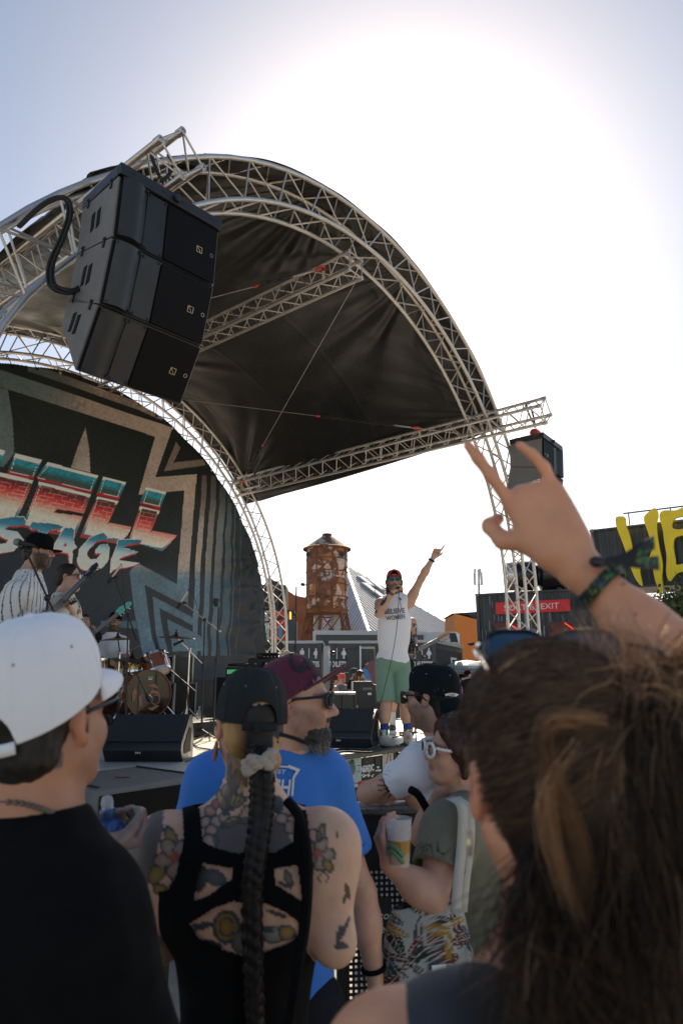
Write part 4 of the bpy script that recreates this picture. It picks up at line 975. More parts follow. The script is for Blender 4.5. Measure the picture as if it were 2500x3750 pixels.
# water tower
def water_tower():
 D = 45.0; cx = at(1196, 2200, D)[0]; zt = at(1196, 2010, D)[2]; zb = at(1196, 2238, D)[2]; R = .5 * (at(1271, 2100, D)[0] - at(1120, 2100, D)[0])
 t = thing('water_tower', 'rusty riveted water tower with patchy torn cladding behind the stage', 'water tower', (cx, D, 0), 0, world=True); c = np.array([cx, D, 0])
 rust = mat('rust', (.20, .075, .038), .85, var=.5, vs=1.2, bump=.5, bs=12)
 n = 150; nz = 190; th = np.linspace(0, 2 * PI, n, endpoint=False); zz = np.linspace(zb, zt, nz); Tg, Zg = np.meshgrid(th, zz, indexing='ij')
 P = np.stack([cx + R * np.cos(Tg), D + R * np.sin(Tg), Zg], -1); nn = vnoise(P, 2.3, 3); n2 = vnoise(P + 30, 1.7, 3); n3 = vnoise(P + 60, 3.5, 3)
 col = np.zeros(P.shape) + np.array([.20, .078, .042]); col *= (1 + .7 * n3)[..., None]
 col[(nn > .16)] = (.62, .34, .24); col[(nn > .28)] = (.62, .44, .34); col[(n2 > .26)] = (.42, .45, .44); col[(n2 < -.25)] = (.42, .17, .07)
 col[np.abs(nn - .16) < .025] = (.05, .02, .012)
 i = np.arange(n * nz).reshape(n, nz); Fc = np.c_[i.ravel().reshape(n, nz)[:, :-1].ravel(), np.roll(i, -1, 0)[:, :-1].ravel(), np.roll(i, -1, 0)[:, 1:].ravel(), i[:, 1:].ravel()]
 link('tank', P.reshape(-1, 3), Fc, mat('tank_rust', vcol=True, rough=.8, var=.3, vs=3, bump=.4, bs=15), t, cols=col.reshape(-1, 3), ang=180)
 for q in np.linspace(0, 1, 6)[:-1]:
  z = zb + (zt - zb) * q; MB().lathe([(R * .99, -.04), (R * 1.025, -.04), (R * 1.025, .04), (R * .99, .04)], (cx, D, z + .05), Z, 48, caps=False).build('hoop', rust, t)
 for k in range(8):
  a = 2 * PI * k / 8 + .3; MB().box((cx + R * math.cos(a), D + R * math.sin(a), (zt + zb) / 2), (.07, .07, zt - zb), R=RZ(a)).build('rib', rust, t)
 for px in (1129, 1252):
  p = at(px, 2032, D - R * .75); MB().lathe([(.12, 0), (.16, 0), (.16, .08), (.12, .08)], p - [0, .1, 0], (0, -1, 0), 16).build('porthole', M['blk'], t)
 n = 96; V = []; col = []
 zr = at(1196, 1962, D)[2]
 for j in range(13):
  r = R * 1.13 * (1 - j / 13.0) + .25 * j / 13; z = zt - .02 + (zr - zt) * j / 12
  for k in range(n): V.append((cx + r * math.cos(2 * PI * k / n), D + r * math.sin(2 * PI * k / n), z))
 V = np.array(V); nn = vnoise(V, 2.2, 3); col = np.where((nn > .15)[:, None], np.array([.42, .33, .28]), np.array([.12, .05, .03]))
 Fc = [(j * n + k, j * n + (k + 1) % n, (j + 1) * n + (k + 1) % n, (j + 1) * n + k) for j in range(12) for k in range(n)] + [tuple(12 * n + k for k in range(n))]
 link('conical_roof', V, Fc, MC['tank_rust'], t, cols=col, ang=50)
 MB().lathe([(R * 1.16, -.10), (R * 1.18, -.02), (R * 1.12, .03), (R * .9, .0)], (cx, D, zt), Z, 48, caps=False).build('roof_rim', rust, t)
 MB().lathe([(.28, 0), (.34, .05), (.30, .12), (.05, .18)], (cx, D, zr), Z, 20).build('roof_cap', rust, t)
 MB().lathe([(R, 0), (R * .93, -.18), (R * .6, -.22), (.1, -.22)], (cx, D, zb), Z, 48, caps=False).build('tank_floor', mat('rust_orange', (.24, .10, .035), .8, var=.4), t)
 zg = 2.6
 for k in range(6):
  a = 2 * PI * k / 6 + .26; tx, ty = cx + R * .95 * math.cos(a), D + R * .95 * math.sin(a); bx, by = cx + R * 1.45 * math.cos(a), D + R * 1.45 * math.sin(a)
  MB().box(((tx + bx) / 2, (ty + by) / 2, (zb + zg) / 2), (.16, .16, zb - zg + .3), R=np.array([nrm(np.cross(Z, [tx - bx, ty - by, zb - zg])), nrm(np.cross([tx - bx, ty - by, zb - zg], nrm(np.cross(Z, [tx - bx, ty - by, zb - zg])))), nrm([tx - bx, ty - by, zb - zg])]).T).build('leg', rust, t)
  a2 = a + PI / 3; t2 = np.array([cx + R * .97 * math.cos(a2), D + R * .97 * math.sin(a2), zb - .3]); b2 = np.array([cx + R * 1.3 * math.cos(a2), D + R * 1.3 * math.sin(a2), zg + 1]); t1 = np.array([tx, ty, zb - .3]); b1 = np.array([cx + R * 1.3 * math.cos(a), D + R * 1.3 * math.sin(a), zg + 1])
  mb = MB(); mb.rod(t1, b2, .045, 5); mb.rod(t2, b1, .045, 5); mb.rod(t1, t2, .05, 5); mb.ball((t1 + b2 + t2 + b1) / 4, (.2, .06, .2), 6); mb.build('cross_brace', rust, t)
 for dx in (-.55, .55): MB().lathe([(.32, 0), (.32, zb - zg)], (cx + dx, D + .3, zg), Z, 20).build('standpipe', mat('pale_pipe', (.5, .5, .47), .5, .3, var=.15), t)
water_tower()
# metal pyramid roof
def metal_roof():
 ap = at(1262, 2068, 62); c1 = at(1350, 2316, 48); c2 = at(1700, 2318, 66); c0 = at(1090, 2330, 62)
 t = thing('metal_roofed_building', 'building with a big pale standing seam metal pyramid roof beyond the toilets', 'building', c1 * [1, 1, 0], 0, world=True)
 zinc = mat('zinc', (.55, .56, .57), .4, .35, var=.12, vs=.6, bump=.1, bs=5)
 for nm, (a, b) in (('left_slope', (c0, c1)), ('right_slope', (c1, c2))):
  n_ = nrm(np.cross(b - a, ap - a));
  if n_[1] > 0: n_ = -n_
  mb = MB(); mb.add([a, b, ap, a - n_ * .3, b - n_ * .3, ap - n_ * .3], [(0, 1, 2), (5, 4, 3), (0, 3, 4, 1), (1, 4, 5, 2), (2, 5, 3, 0)]); sl = mb.build('roof_slope', zinc, t, smooth=False)
  d = nrm(b - a); L = np.linalg.norm(b - a); up = nrm(np.cross(n_, d)); up = up if up[2] > 0 else -up
  apx = np.dot(ap - a, d); aph = np.dot(ap - a, up); m_ = int(L / .55)
  for k in range(1, m_):
   x = L * k / m_; h = aph * (x / apx if x < apx else (L - x) / (L - apx));
   p = a + d * x
   if nm == 'right_slope':   # seams run parallel to the fall line, cut by the hips
    pass
   sd = MB(); sd.box(p + up * h / 2 + n_ * .02, (.05, h, .06), R=np.array([d, up, n_]).T); sd.build('standing_seam', mat('zinc_dark', (.36, .37, .39), .4, .4), sl, smooth=False)
  mb = MB(); mb.rod(a, ap, .16, 6); mb.build('hip_ridge', zinc, t)
 mb = MB(); mb.add([c0, c1, c2, c0 * [1, 1, 0], c1 * [1, 1, 0], c2 * [1, 1, 0]], [(0, 3, 4, 1), (1, 4, 5, 2)]); mb.build('wall', mat('pale_wall', (.35, .34, .33), .8), t, smooth=False)
 n_ = nrm(np.cross(c2 - c1, ap - c1)); n_ = -n_ if n_[1] > 0 else n_
 for px, py in ((1335, 2135), (1375, 2150), (1385, 2185), (1350, 2160)):
  r = ray(px, py); tt = np.dot(c1 - CAM, n_) / np.dot(r, n_); P = CAM + r * tt; d = nrm(c2 - c1); up = nrm(np.cross(d, n_)); up = up if up[2] > 0 else -up
  f = MB(); f.box(P + n_ * .15, (1.1, 1.5, .2), R=np.array([d, up, n_]).T); fo = f.build('skylight', mat('skylight_frame', (.30, .31, .32), .5), t, smooth=False)
  f = MB(); f.box(P + n_ * .24, (.9, 1.25, .06), R=np.array([d, up, n_]).T); f.build('pane', mat('sky_glass', (.6, .62, .65), .1, .4), fo, smooth=False)
metal_roof()
# rusty building and dark stacks seen through the rear arch
rustw = mat('rust_wall', (.34, .12, .055), .8, var=.3, vs=.5, bump=.3, bs=4)
t = thing('rusty_building', 'angular rust coloured building behind the rear arch leg', 'building', at(1050, 2480, 52) * [1, 1, 0], 0, world=True)
mb = MB(); prismY(mb, [(930, 2200), (985, 2112), (1035, 2150), (1080, 2180), (1118, 2188), (1160, 2192), (1160, 2480), (930, 2480)], 52, 4); mb.build('wall', rustw, t, smooth=False)
mb = MB(); prismY(mb, [(1076, 2208), (1125, 2214), (1125, 2480), (1076, 2480)], 50.5, 1.4); mb.build('side_tower', mat('rust_wall2', (.26, .09, .045), .8, var=.3, vs=.5), t, smooth=False)
mb = MB(); prismY(mb, [(1081, 2172), (1085, 2172), (1085, 2210), (1081, 2210)], 50.4, .3); mb.build('pipe', rustw, t, smooth=False)
t = thing('black_stack_building', 'dark stepped block of square chimneys behind the rear arch leg', 'building', at(1000, 2480, 40) * [1, 1, 0], 0, world=True)
for k, (a, b, c_, D_) in enumerate(((956, 990, 2142, 40), (987, 1018, 2128, 39.5), (1020, 1046, 2142, 40))):
 mb = MB(); prismY(mb, [(a, c_), (b, c_), (b, 2480), (a, 2480)], D_, 2); mb.build('chimney', mat('charred', (.03, .03, .03), .7, var=.4, vs=2), t, smooth=False)
t = thing('dark_kiosk', 'dark grey kiosk block with a lit orange strip right of the posters', 'kiosk', at(1065, 2480, 34) * [1, 1, 0], 0, world=True)
mb = MB(); prismY(mb, [(1048, 2268), (1080, 2268), (1080, 2480), (1048, 2480)], 34, 2); mb.build('wall', mat('slate_panel', (.05, .055, .06), .6), t, smooth=False)
mb = MB(); prismY(mb, [(1050, 2232), (1078, 2236), (1078, 2244), (1050, 2244)], 34.2, 2); mb.build('canopy_roof', M['blk'], t, smooth=False)
mb = MB(); prismY(mb, [(1060, 2240), (1065, 2240), (1065, 2268), (1060, 2268)], 34.1, .3); mb.build('lit_strip', mat('amber', (.9, .4, .1), .4, emit=(1, .45, .1), es=1.2), t, smooth=False)
# poster wall
t = thing('poster_wall', 'wall covered with red and white gig posters behind the rear arch leg', 'poster wall', at(1000, 2480, 30) * [1, 1, 0], 0, world=True)
mb = MB(); prismY(mb, [(955, 2226), (1048, 2232), (1048, 2480), (955, 2480)], 30, .4); mb.build('wall', M['blk'], t, smooth=False)
def flat(name, poly, D_, col, par, text=None):
 mb = MB(); prismY(mb, poly, D_, .03); o = mb.build(name, mat('paint_%.2f_%.2f_%.2f' % col, col, .7, var=.3, vs=2), par, smooth=False)
 if text:
  for tx, px, py, hh, ww, cc in text:
   m2 = MB(); put_text(m2, tx, at(px, py, D_ - .05), (1, 0, 0), (0, 0, 1), hh, w=ww, depth=.02, bold=.02); m2.build('poster_text', cc, o, smooth=False)
 return o
flat('poster', [(961, 2236), (986, 2236), (986, 2278), (961, 2278)], 29.5, (.02, .02, .02), t, [('GUTS', 962, 2248, .13, .26, M['white']), ('CHILL', 962, 2262, .13, .26, M['white']), ('NOISE', 962, 2275, .13, .26, M['white'])])
flat('poster', [(961, 2280), (986, 2280), (986, 2340), (961, 2340)], 29.5, (.35, .5, .45), t)
o = flat('poster', [(989, 2234), (1044, 2240), (1044, 2345), (989, 2345)], 29.5, (.60, .06, .04), t)
flat('poster', [(992, 2262), (1030, 2254), (1042, 2266), (1012, 2272)], 29.4, (.10, .03, .03), o)
flat('poster', [(1020, 2290), (1034, 2292), (1034, 2335), (1020, 2335)], 29.4, (.05, .25, .40), o)
# toilet containers
cont = mat('toilet_panel', (.055, .060, .068), .5, var=.08, vs=1.5, bump=.1, bs=20)
def person_icon(mb, o, h, woman):
 # pictogram built from plain shapes in the x-z plane
 x = np.array([1., 0, 0]); mb.prism(ell(0, .90 * h, .085 * h, .085 * h), o, x, Z, -.02)
 if woman: mb.prism([(-.10 * h, .78 * h), (.10 * h, .78 * h), (.27 * h, .42 * h), (.20 * h, .39 * h), (.13 * h, .56 * h), (.20 * h, .32 * h), (.09 * h, .32 * h), (.09 * h, 0), (.01 * h, 0), (.01 * h, .32 * h), (-.01 * h, .32 * h), (-.01 * h, 0), (-.09 * h, 0), (-.09 * h, .32 * h), (-.20 * h, .32 * h), (-.13 * h, .56 * h), (-.20 * h, .39 * h), (-.27 * h, .42 * h)], o, x, Z, -.02)
 else: mb.prism([(-.15 * h, .78 * h), (.15 * h, .78 * h), (.21 * h, .70 * h), (.21 * h, .40 * h), (.14 * h, .40 * h), (.14 * h, .62 * h), (.11 * h, .62 * h), (.11 * h, 0), (.015 * h, 0), (.015 * h, .38 * h), (-.015 * h, .38 * h), (-.015 * h, 0), (-.11 * h, 0), (-.11 * h, .62 * h), (-.14 * h, .62 * h), (-.14 * h, .40 * h), (-.21 * h, .40 * h), (-.21 * h, .70 * h)], o, x, Z, -.02)
def toilet_block(label, px0, px1, D, ptop, signs, side=None, door=None):
 zt = at(px0, ptop, D)[2]; x0, x1 = at(px0, ptop, D)[0], at(px1, ptop, D)[0]; zb = .4
 t = thing('toilet_container', label, 'toilet container', ((x0 + x1) / 2, D, 0), 0, 'toilet containers', world=True)
 mb = MB(); mb.box(((x0 + x1) / 2, D + 1.2, (zt + 0) / 2), (x1 - x0, 2.4, zt)); mb.build('wall', cont, t, smooth=False)
 mb = MB(); mb.box(((x0 + x1) / 2, D + 1.2, zt + .04), (x1 - x0 + .1, 2.5, .10), ch=.02); mb.build('roof_edge', mat('roof_edge', (.45, .46, .47), .4), t)
 for xx in (x0 + .08, x1 - .08): MB().box((xx, D - .02, zt / 2), (.16, .06, zt), ch=.01).build('corner_post', mat('post_grey', (.06, .065, .07), .5), t)
 mb = MB()
 for k in range(int((x1 - x0) / .12)): mb.box((x0 + .2 + k * .12, D - .004, zt / 2), (.01, .012, zt - .3))
 mb.build('panel_ribs', cont, t, smooth=False)
 for px, word in signs:
  o = at(px, 2412, D - .05); h = .36
  mb = MB(); person_icon(mb, o - [.24, 0, 0], h, False); mb.box(o + [0, 0, h / 2], (.025, .02, h)); person_icon(mb, o + [.24, 0, 0], h, True)
  put_text(mb, word, o + [-.36 if len(word) > 7 else -.30, 0, -.28], (1, 0, 0), (0, 0, 1), .19, w=.72 if len(word) > 7 else .62, depth=.02, bold=.03); mb.build('toilet_sign', M['white'], t, smooth=False)
 return t, x0, x1, zt
toilet_block('dark toilet container at left, half behind the maroon cap', 1040, 1178, 24.3, 2356, [(1131, 'TOILETTES')])
t, x0, x1, zt = toilet_block('middle dark toilet container with an open door and worker in blue vest', 1208, 1470, 24.0, 2356, [(1233, 'TOILETS')])
d0, d1 = at(1322, 2400, 24)[0], at(1372, 2400, 24)[0]
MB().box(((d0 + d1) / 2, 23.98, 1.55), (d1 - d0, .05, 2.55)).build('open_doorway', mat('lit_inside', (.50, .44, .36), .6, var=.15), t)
MB().box((d0 - .03, 23.93, 1.55), (.06, .10, 2.6), ch=.01).build('door_frame', M['white'], t)
MB().box((at(1261, 2400, 24)[0] + .55, 23.96, 1.5), (.95, .03, 2.5), ch=.01).build('door', mat('door_panel', (.045, .049, .055), .45), t)
MB().box((at(1268, 2462, 24)[0], 23.9, 1.95), (.16, .04, .03), ch=.005).build('door_handle', M['steel'], t)
t, x0, x1, zt = toilet_block('right dark toilet container with a tilted window round its corner', 1472, 1594, 24.0, 2353, [(1545, 'TOILETTES')])
# its receding side wall with window
sw = thing('toilet_container', 'long side of the rearmost dark toilet container with a tilted open window', 'toilet container', (x1 + .8, 25.5, 0), 0, 'toilet containers', world=True)
pA = np.array([x1 + .03, 24.05, 0]); pB = at(1692, 2372, 28.5) * [1, 1, 0]; dS = nrm(pB - pA); nS = np.cross(dS, Z); LS = np.linalg.norm(pB - pA)
mb = MB(); mb.R = np.array([dS, -nS, Z]).T; mb.T = pA; mb.box((LS / 2, .4, zt / 2 - .02), (LS, .8, zt - .04)); mb.build('wall', cont, sw, smooth=False)
mb = MB(); mb.R = np.array([dS, -nS, Z]).T; mb.T = pA
for k in range(int(LS / .14)): mb.box((k * .14, -.006, zt / 2), (.03, .012, zt - .4))
mb.build('panel_ribs', cont, sw, smooth=False)
mb = MB(); mb.R = np.array([dS, -nS, Z]).T; mb.T = pA; wf = mb.box((LS * .58, -.02, 2.05), (.95, .05, .95), ch=.01).build('window', M['white'], sw)
mb = MB(); mb.R = np.array([dS, -nS, Z]).T; mb.T = pA; mb.box((LS * .58, -.05, 2.05), (.78, .03, .78)); mb.build('pane', mat('dark_glass', (.03, .035, .04), .08, .3), wf)
mb = MB(); mb.R = np.array([dS, -nS, Z]).T; mb.T = pA; mb.box((LS / 2, .4, zt + .03), (LS, .9, .10)); mb.build('roof_edge', MC['roof_edge'], sw, smooth=False)
# trailer and cooling unit above the toilets
t = thing('white_trailer', 'long white trailer with a dark side panel rising over the toilets', 'trailer', at(1350, 2480, 30) * [1, 1, 0], 0, world=True)
mb = MB(); prismY(mb, [(1145, 2312), (1155, 2308), (1560, 2312), (1560, 2480), (1145, 2480)], 30, 2.5); mb.build('body', mat('trailer_white', (.6, .6, .6), .5, var=.08), t, smooth=False)
mb = MB(); prismY(mb, [(1156, 2324), (1410, 2325), (1550, 2325), (1550, 2365), (1156, 2365)], 27.45, .05); mb.T = np.zeros(3); mb.build('side_panel', mat('trailer_grey', (.06, .065, .065), .5), t, smooth=False)
t = thing('delivery_truck', 'white box truck front with a slotted cooling unit beside the orange building', 'truck', at(1640, 2480, 29) * [1, 1, 0], 0, world=True)
mb = MB(); prismY(mb, [(1560, 2316), (1640, 2312), (1672, 2314), (1682, 2322), (1684, 2360), (1684, 2480), (1560, 2480)], 29, 2.5); mb.build('cab', MC['trailer_white'], t, smooth=False)
mb = MB(); prismY(mb, [(1644, 2318), (1668, 2318), (1676, 2352), (1650, 2352)], 26.4, .1); mb.build('cooling_unit', M['blk'], t, smooth=False)
mb = MB(); prismY(mb, [(1668, 2318), (1680, 2320), (1682, 2348), (1677, 2352)], 26.4, .1); mb.build('cooling_cover', mat('chr', (.5, .5, .5), .3, .5), t, smooth=False)
# orange building
t = thing('orange_building', 'bright orange block with a dark roof corner beside the container', 'building', at(1705, 2480, 50) * [1, 1, 0], 0, world=True)
mb = MB(); prismY(mb, [(1665, 2248), (1744, 2268), (1800, 2268), (1800, 2480), (1665, 2480)], 50, 5); mb.build('wall', mat('orange', (.72, .22, .05), .7, var=.06, vs=.5), t, smooth=False)
mb = MB(); prismY(mb, [(1655, 2246), (1745, 2240), (1800, 2240), (1800, 2268), (1744, 2268), (1712, 2252)], 50.5, 5); mb.build('roof', mat('dark_roof', (.05, .05, .05), .7), t, smooth=False)
mb = MB(); mb.tube([at(1722 + 14 * math.cos(q), 2352 + 8 * math.sin(q), 44.9) for q in np.linspace(.2, 2.6, 8)], [.02, .08, .1, .1, .1, .08, .05, .02], 6); mb.build('wall_mark', M['blk'], t)
# dark exit container
def corrugated(A_, d, L, h, z0, depth, label, m_, name='shipping_container', pitch=.28, amp=.035):
 A_ = np.asarray(A_, float); d = nrm(d); n_ = np.cross(d, Z)              # n_ points at the viewer side
 t = thing(name, label, 'container', A_ * [1, 1, 0], 0, world=True)
 V = []; k = int(L / pitch); xs = []
 for i in range(k):
  b = i * pitch; xs += [(b, 0), (b + pitch * .3, 0), (b + pitch * .5, amp), (b + pitch * .8, amp)]
 xs.append((L, 0)); xs = [(min(a, L), b) for a, b in xs]
 for a, b in xs:
  for z in (z0 + .12, z0 + h - .10): V.append(A_ * [1, 1, 0] + d * a - n_ * (b + .02) + Z * z)
 Fc = [(2 * i, 2 * i + 2, 2 * i + 3, 2 * i + 1) for i in range(len(xs) - 1)]
 link('corrugated_wall', V, Fc, m_, t, smooth=False)
 def bx(nm, c, sz, mm=m_, ch=.01):
  mb = MB(); mb.R = np.array([d, -n_, Z]).T; mb.T = A_ * [1, 1, 0]; mb.box(c, sz, ch=ch); return mb.build(nm, mm, t)
 bx('core', (L / 2, depth / 2 + .08, z0 + h / 2), (L - .04, depth - .1, h - .04)); bx('top_rail', (L / 2, .03, z0 + h - .05), (L, .12, .10)); bx('bottom_rail', (L / 2, .03, z0 + .06), (L, .12, .12))
 for q in (0.06, L - .06): bx('corner_post', (q, .03, z0 + h / 2), (.14, .14, h)); bx('corner_casting', (q, .02, z0 + .07), (.17, .17, .13), mat('casting', (.20, .18, .16), .7)); bx('corner_casting', (q, .02, z0 + h - .06), (.17, .17, .13), MC['casting'])
 return t, bx
dk = mat('container_black', (.045, .052, .058), .55, var=.5, vs=1.0, bump=.3, bs=12, stretch=(3, 3, .5))
dk.node_tree.nodes['Principled BSDF'].inputs['Specular IOR Level'].default_value = .5
cA = at(1741, 2175, 30); cB = at(2190, 2142, 27.6); zt = cA[2]; hC = 2.55
dC = nrm((cB - cA) * [1, 1, 0]); LC = np.linalg.norm((cB - cA)[:2]); nC = np.cross(dC, Z)
t_ex, bx = corrugated(cA, dC, LC, hC, zt - hC, 2.4, 'dark weathered shipping container carrying the red exit sign', dk)
mb = MB(); mb.R = np.array([dC, -nC, Z]).T; mb.T = cA * [1, 1, 0]
for k in range(40): mb.box((random.uniform(.2, LC - .2), -.026, zt - random.uniform(.2, hC - .4)), (random.uniform(.015, .03), .003, random.uniform(.15, .7)))
mb.build('paint_scratch', mat('pale_scratch', (.35, .34, .32), .7), t_ex, smooth=False)
# end wall with door bars
eA = cA * [1, 1, 0] + dC * LC; dE = -nC * -1
for k in range(5):
 MB().box(eA + nC * -(.3 + k * .45) + dC * .03 + Z * (zt - hC / 2), (.04, .05, hC - .3), ch=.01).build('door_bar', mat('door_bar', (.28, .27, .25), .6), t_ex)
t2, bx2 = corrugated(cA + dC * .05, dC, LC - .1, 2.5, zt - hC - 2.5, 2.4, 'pale weathered container underneath the exit sign container', mat('container_grey', (.22, .21, .20), .7, var=.4, vs=1.2))
# exit sign
def sgn(a, b): return cA * [1, 1, 0] + dC * a - nC * -.0 + Z * b
def on_wall(px, py):
 r = ray(px, py); q = np.dot(cA * [1, 1, 0] + nC * .08 - CAM, nC) / np.dot(r, nC); P = CAM + r * q; return np.dot(P - cA, dC), P[2]
a0, b0_ = on_wall(1815, 2250); a1, b1_ = on_wall(2085, 2196)
t = thing('exit_sign', 'long red sign board reading SORTIE EXIT in white', 'sign', sgn(a0, b0_), 0, world=True)
b1_ = b0_ + .50
mb = MB(); mb.R = np.array([dC, -nC, Z]).T; mb.T = cA * [1, 1, 0]; mb.box(((a0 + a1) / 2, -.07, (b0_ + b1_) / 2), (a1 - a0, .06, b1_ - b0_), ch=.004); mb.build('board', mat('sign_red', (.80, .015, .02), .4, var=.03), t)
hL = (b1_ - b0_) * .48
for word, fx, ww in (('SORTIE', .12, .40), ('EXIT', .62, .235)):
 mb = MB(); put_text(mb, word, cA * [1, 1, 0] + dC * (a0 + (a1 - a0) * fx) + nC * .102 + Z * (b0_ + (b1_ - b0_) * .26), dC, Z, hL, w=(a1 - a0) * ww, depth=.01); mb.build('lettering', M['white'], t, smooth=False)
for k, (p0, p1, lb) in enumerate(((1800, 1908, 'left'), (2003, 2112, 'right'))):
 a0, zb_ = on_wall(p0, 2334); a1, zt_ = on_wall(p1, 2282); zt_ = zb_ + .60
 t = thing('arrow_sign', 'rusty dark red arrow sign with a glowing chevron, %s one under the exit sign' % lb, 'arrow sign', sgn(a0, zb_), 0, 'red arrow signs on the container', world=True)
 o = cA * [1, 1, 0] + nC * .10; L_ = a1 - a0; H_ = zt_ - zb_
 mb = MB(); mb.prism([(a0, zb_), (a0 + L_ * .78, zb_), (a1, zb_ + H_ / 2), (a0 + L_ * .78, zt_), (a0, zt_), (a0 + L_ * .22, zb_ + H_ / 2)], o, dC, Z, .06); mb.build('plate', mat('arrow_rust', (.12, .018, .012), .3, .3, var=.7, vs=1.5, bump=.3, bs=8), t, smooth=False)
 mb = MB()
 for sg_ in (-1, 1):
  for j in range(6): mb.ball(o + dC * (a0 + L_ * (.86 - j * .045)) + nC * .075 + Z * (zb_ + H_ / 2 + sg_ * j * .048), .014, 6)
 mb.build('led_chevron', mat('red_led', (.9, .05, .03), .4, emit=(1, .06, .03), es=6), t)
# big black engine like cylinder on the roof
eC = at(1850, 2118, 29); aX = nrm(np.array([1, -.12, 0])); sc_ = 29 / 2500
t = thing('engine_cylinder', 'huge black turbine shaped cylinder lying on the exit container roof', 'sculpture', (eC[0], eC[1], zt), 0, world=True)
eC[2] = zt + .64
MB().lathe([(.50, 0), (.60, .0), (.62, .08), (.62, .30), (.60, .36)], eC, aX, 40, caps=False).build('front_ring', mat('ring_steel', (.5, .48, .46), .25, .9), t)
MB().lathe([(.01, .20), (.30, .22), (.5, .3)], eC, aX, 40).build('inner_cone', M['blk'], t)
MB().lathe([(.60, .36), (.63, .5), (.63, 1.1), (.46, 1.3), (.46, 1.36), (.66, 1.45), (.66, 2.5), (.5, 2.6)], eC, aX, 40).build('barrel', mat('gloss_black', (.012, .012, .014), .2, .2, var=.2), t)
for q in (.5, 2.1): MB().box(eC + aX * q - Z * .58, (.2, .7, .12), ch=.01).build('cradle', M['blk'], t)
# antenna mast
t = thing('antenna_mast', 'thin grey mast with white panel antennas beyond the container', 'antenna', at(1752, 2480, 60) * [1, 1, 0], 0, world=True)
MB().rod(at(1752, 2480, 60) * [1, 1, 0], at(1752, 2085, 60), .10, 8).build('pole', mat('mast_grey', (.35, .36, .37), .5), t)
for px, py, h_ in ((1737, 2120, 46), (1762, 2120, 46), (1738, 2090, 15), (1757, 2090, 15), (1750, 2092, 12)):
 p = at(px, py, 59.8); MB().box(p, (.20, .14, h_ * 60 / 2500), ch=.03).build('panel_antenna', mat('antenna_white', (.55, .56, .56), .5), t)
for q in (2105, 2140): MB().box(at(1751, q, 60), (.7, .05, .05)).build('cross_arm', MC['mast_grey'], t)
# yellow letters on the high container
hA = at(2160, 1940, 27); hB = at(2560, 1885, 24.8); dH = nrm((hB - hA) * [1, 1, 0]); zH = hA[2]; nH = np.cross(dH, Z)
t_h, bxh = corrugated(hA, dH, 12.0, 2.45, zH - 2.45, 2.4, 'high black shipping container bridging behind giant yellow letters', dk)
mb = MB(); mb.box(hA * [1, 1, 0] + dH * 9 - nH * 1.2 + Z * (zH - 2.45) / 2, (2.4, 2.4, zH - 2.5)); mb.build('support_tower', dk, t_h, smooth=False)
mb = MB(); mb.R = np.array([dH, -nH, Z]).T; mb.T = hA * [1, 1, 0]
for k in range(7): mb.rod((1.5 + k * 1.5, 0, zH - .02), (1.5 + k * 1.5, 0, zH + .5), .025, 6)
mb.rod((1.3, 0, zH + .5), (11, 0, zH + .5), .03, 6); mb.build('roof_railing', M['blk'], t_h)
def on_h(px, py):
 r = ray(px, py); q = np.dot(hA * [1, 1, 0] + nH * .25 - CAM, nH) / np.dot(r, nH); P = CAM + r * q; return (np.dot(P - hA, dH), P[2])
k7 = lambda L: [(1600 + x * .5740, 1550 + y * .5740) for x, y in L]
yel = mat('letter_yellow', (.95, .66, .025), .45, var=.08, vs=1.5)
Hs = [(1143, 605), (1175, 598), (1202, 606), (1208, 660), (1225, 700), (1240, 760), (1262, 850), (1300, 875), (1345, 868), (1362, 840), (1372, 800), (1360, 740), (1340, 680), (1325, 640), (1322, 600), (1350, 570), (1388, 545), (1408, 565), (1412, 600), (1402, 640), (1405, 700), (1420, 800), (1440, 900), (1436, 980), (1440, 1040), (1425, 1122), (1410, 1060), (1392, 1000), (1380, 940), (1375, 890), (1330, 890), (1300, 905), (1298, 960), (1310, 1020), (1305, 1040), (1270, 1000), (1240, 930), (1218, 860), (1195, 790), (1160, 700), (1143, 650)]
Es = [(1422, 580), (1450, 560), (1520, 560), (1570, 540), (1640, 520), (1700, 520), (1720, 560), (1680, 590), (1600, 590), (1560, 600), (1520, 610), (1500, 650), (1510, 676), (1560, 680), (1620, 650), (1650, 670), (1630, 710), (1560, 720), (1515, 740), (1510, 800), (1522, 870), (1530, 905), (1600, 890), (1700, 860), (1720, 900), (1640, 940), (1560, 950), (1520, 970), (1490, 1010), (1470, 990), (1462, 940), (1465, 850), (1450, 760), (1440, 680), (1422, 620)]
for nm, Lr in (('H', Hs), ('E', Es)):
 poly = [on_h(*p) for p in k7(Lr)]; poly = [tuple(q) for q in catmull([[a, b, 0] for a, b in poly], 3, True)[:, :2]]
 mb = MB(); mb.prism(poly, hA * [1, 1, 0] + nH * .25, dH, Z, .14); o = mb.build('giant_letter', yel, smooth=True, ang=30)
 tag(o, 'giant yellow dripping letter %s fixed to the high container' % nm, 'letter sign', 'giant yellow letters')
tree_pts = None
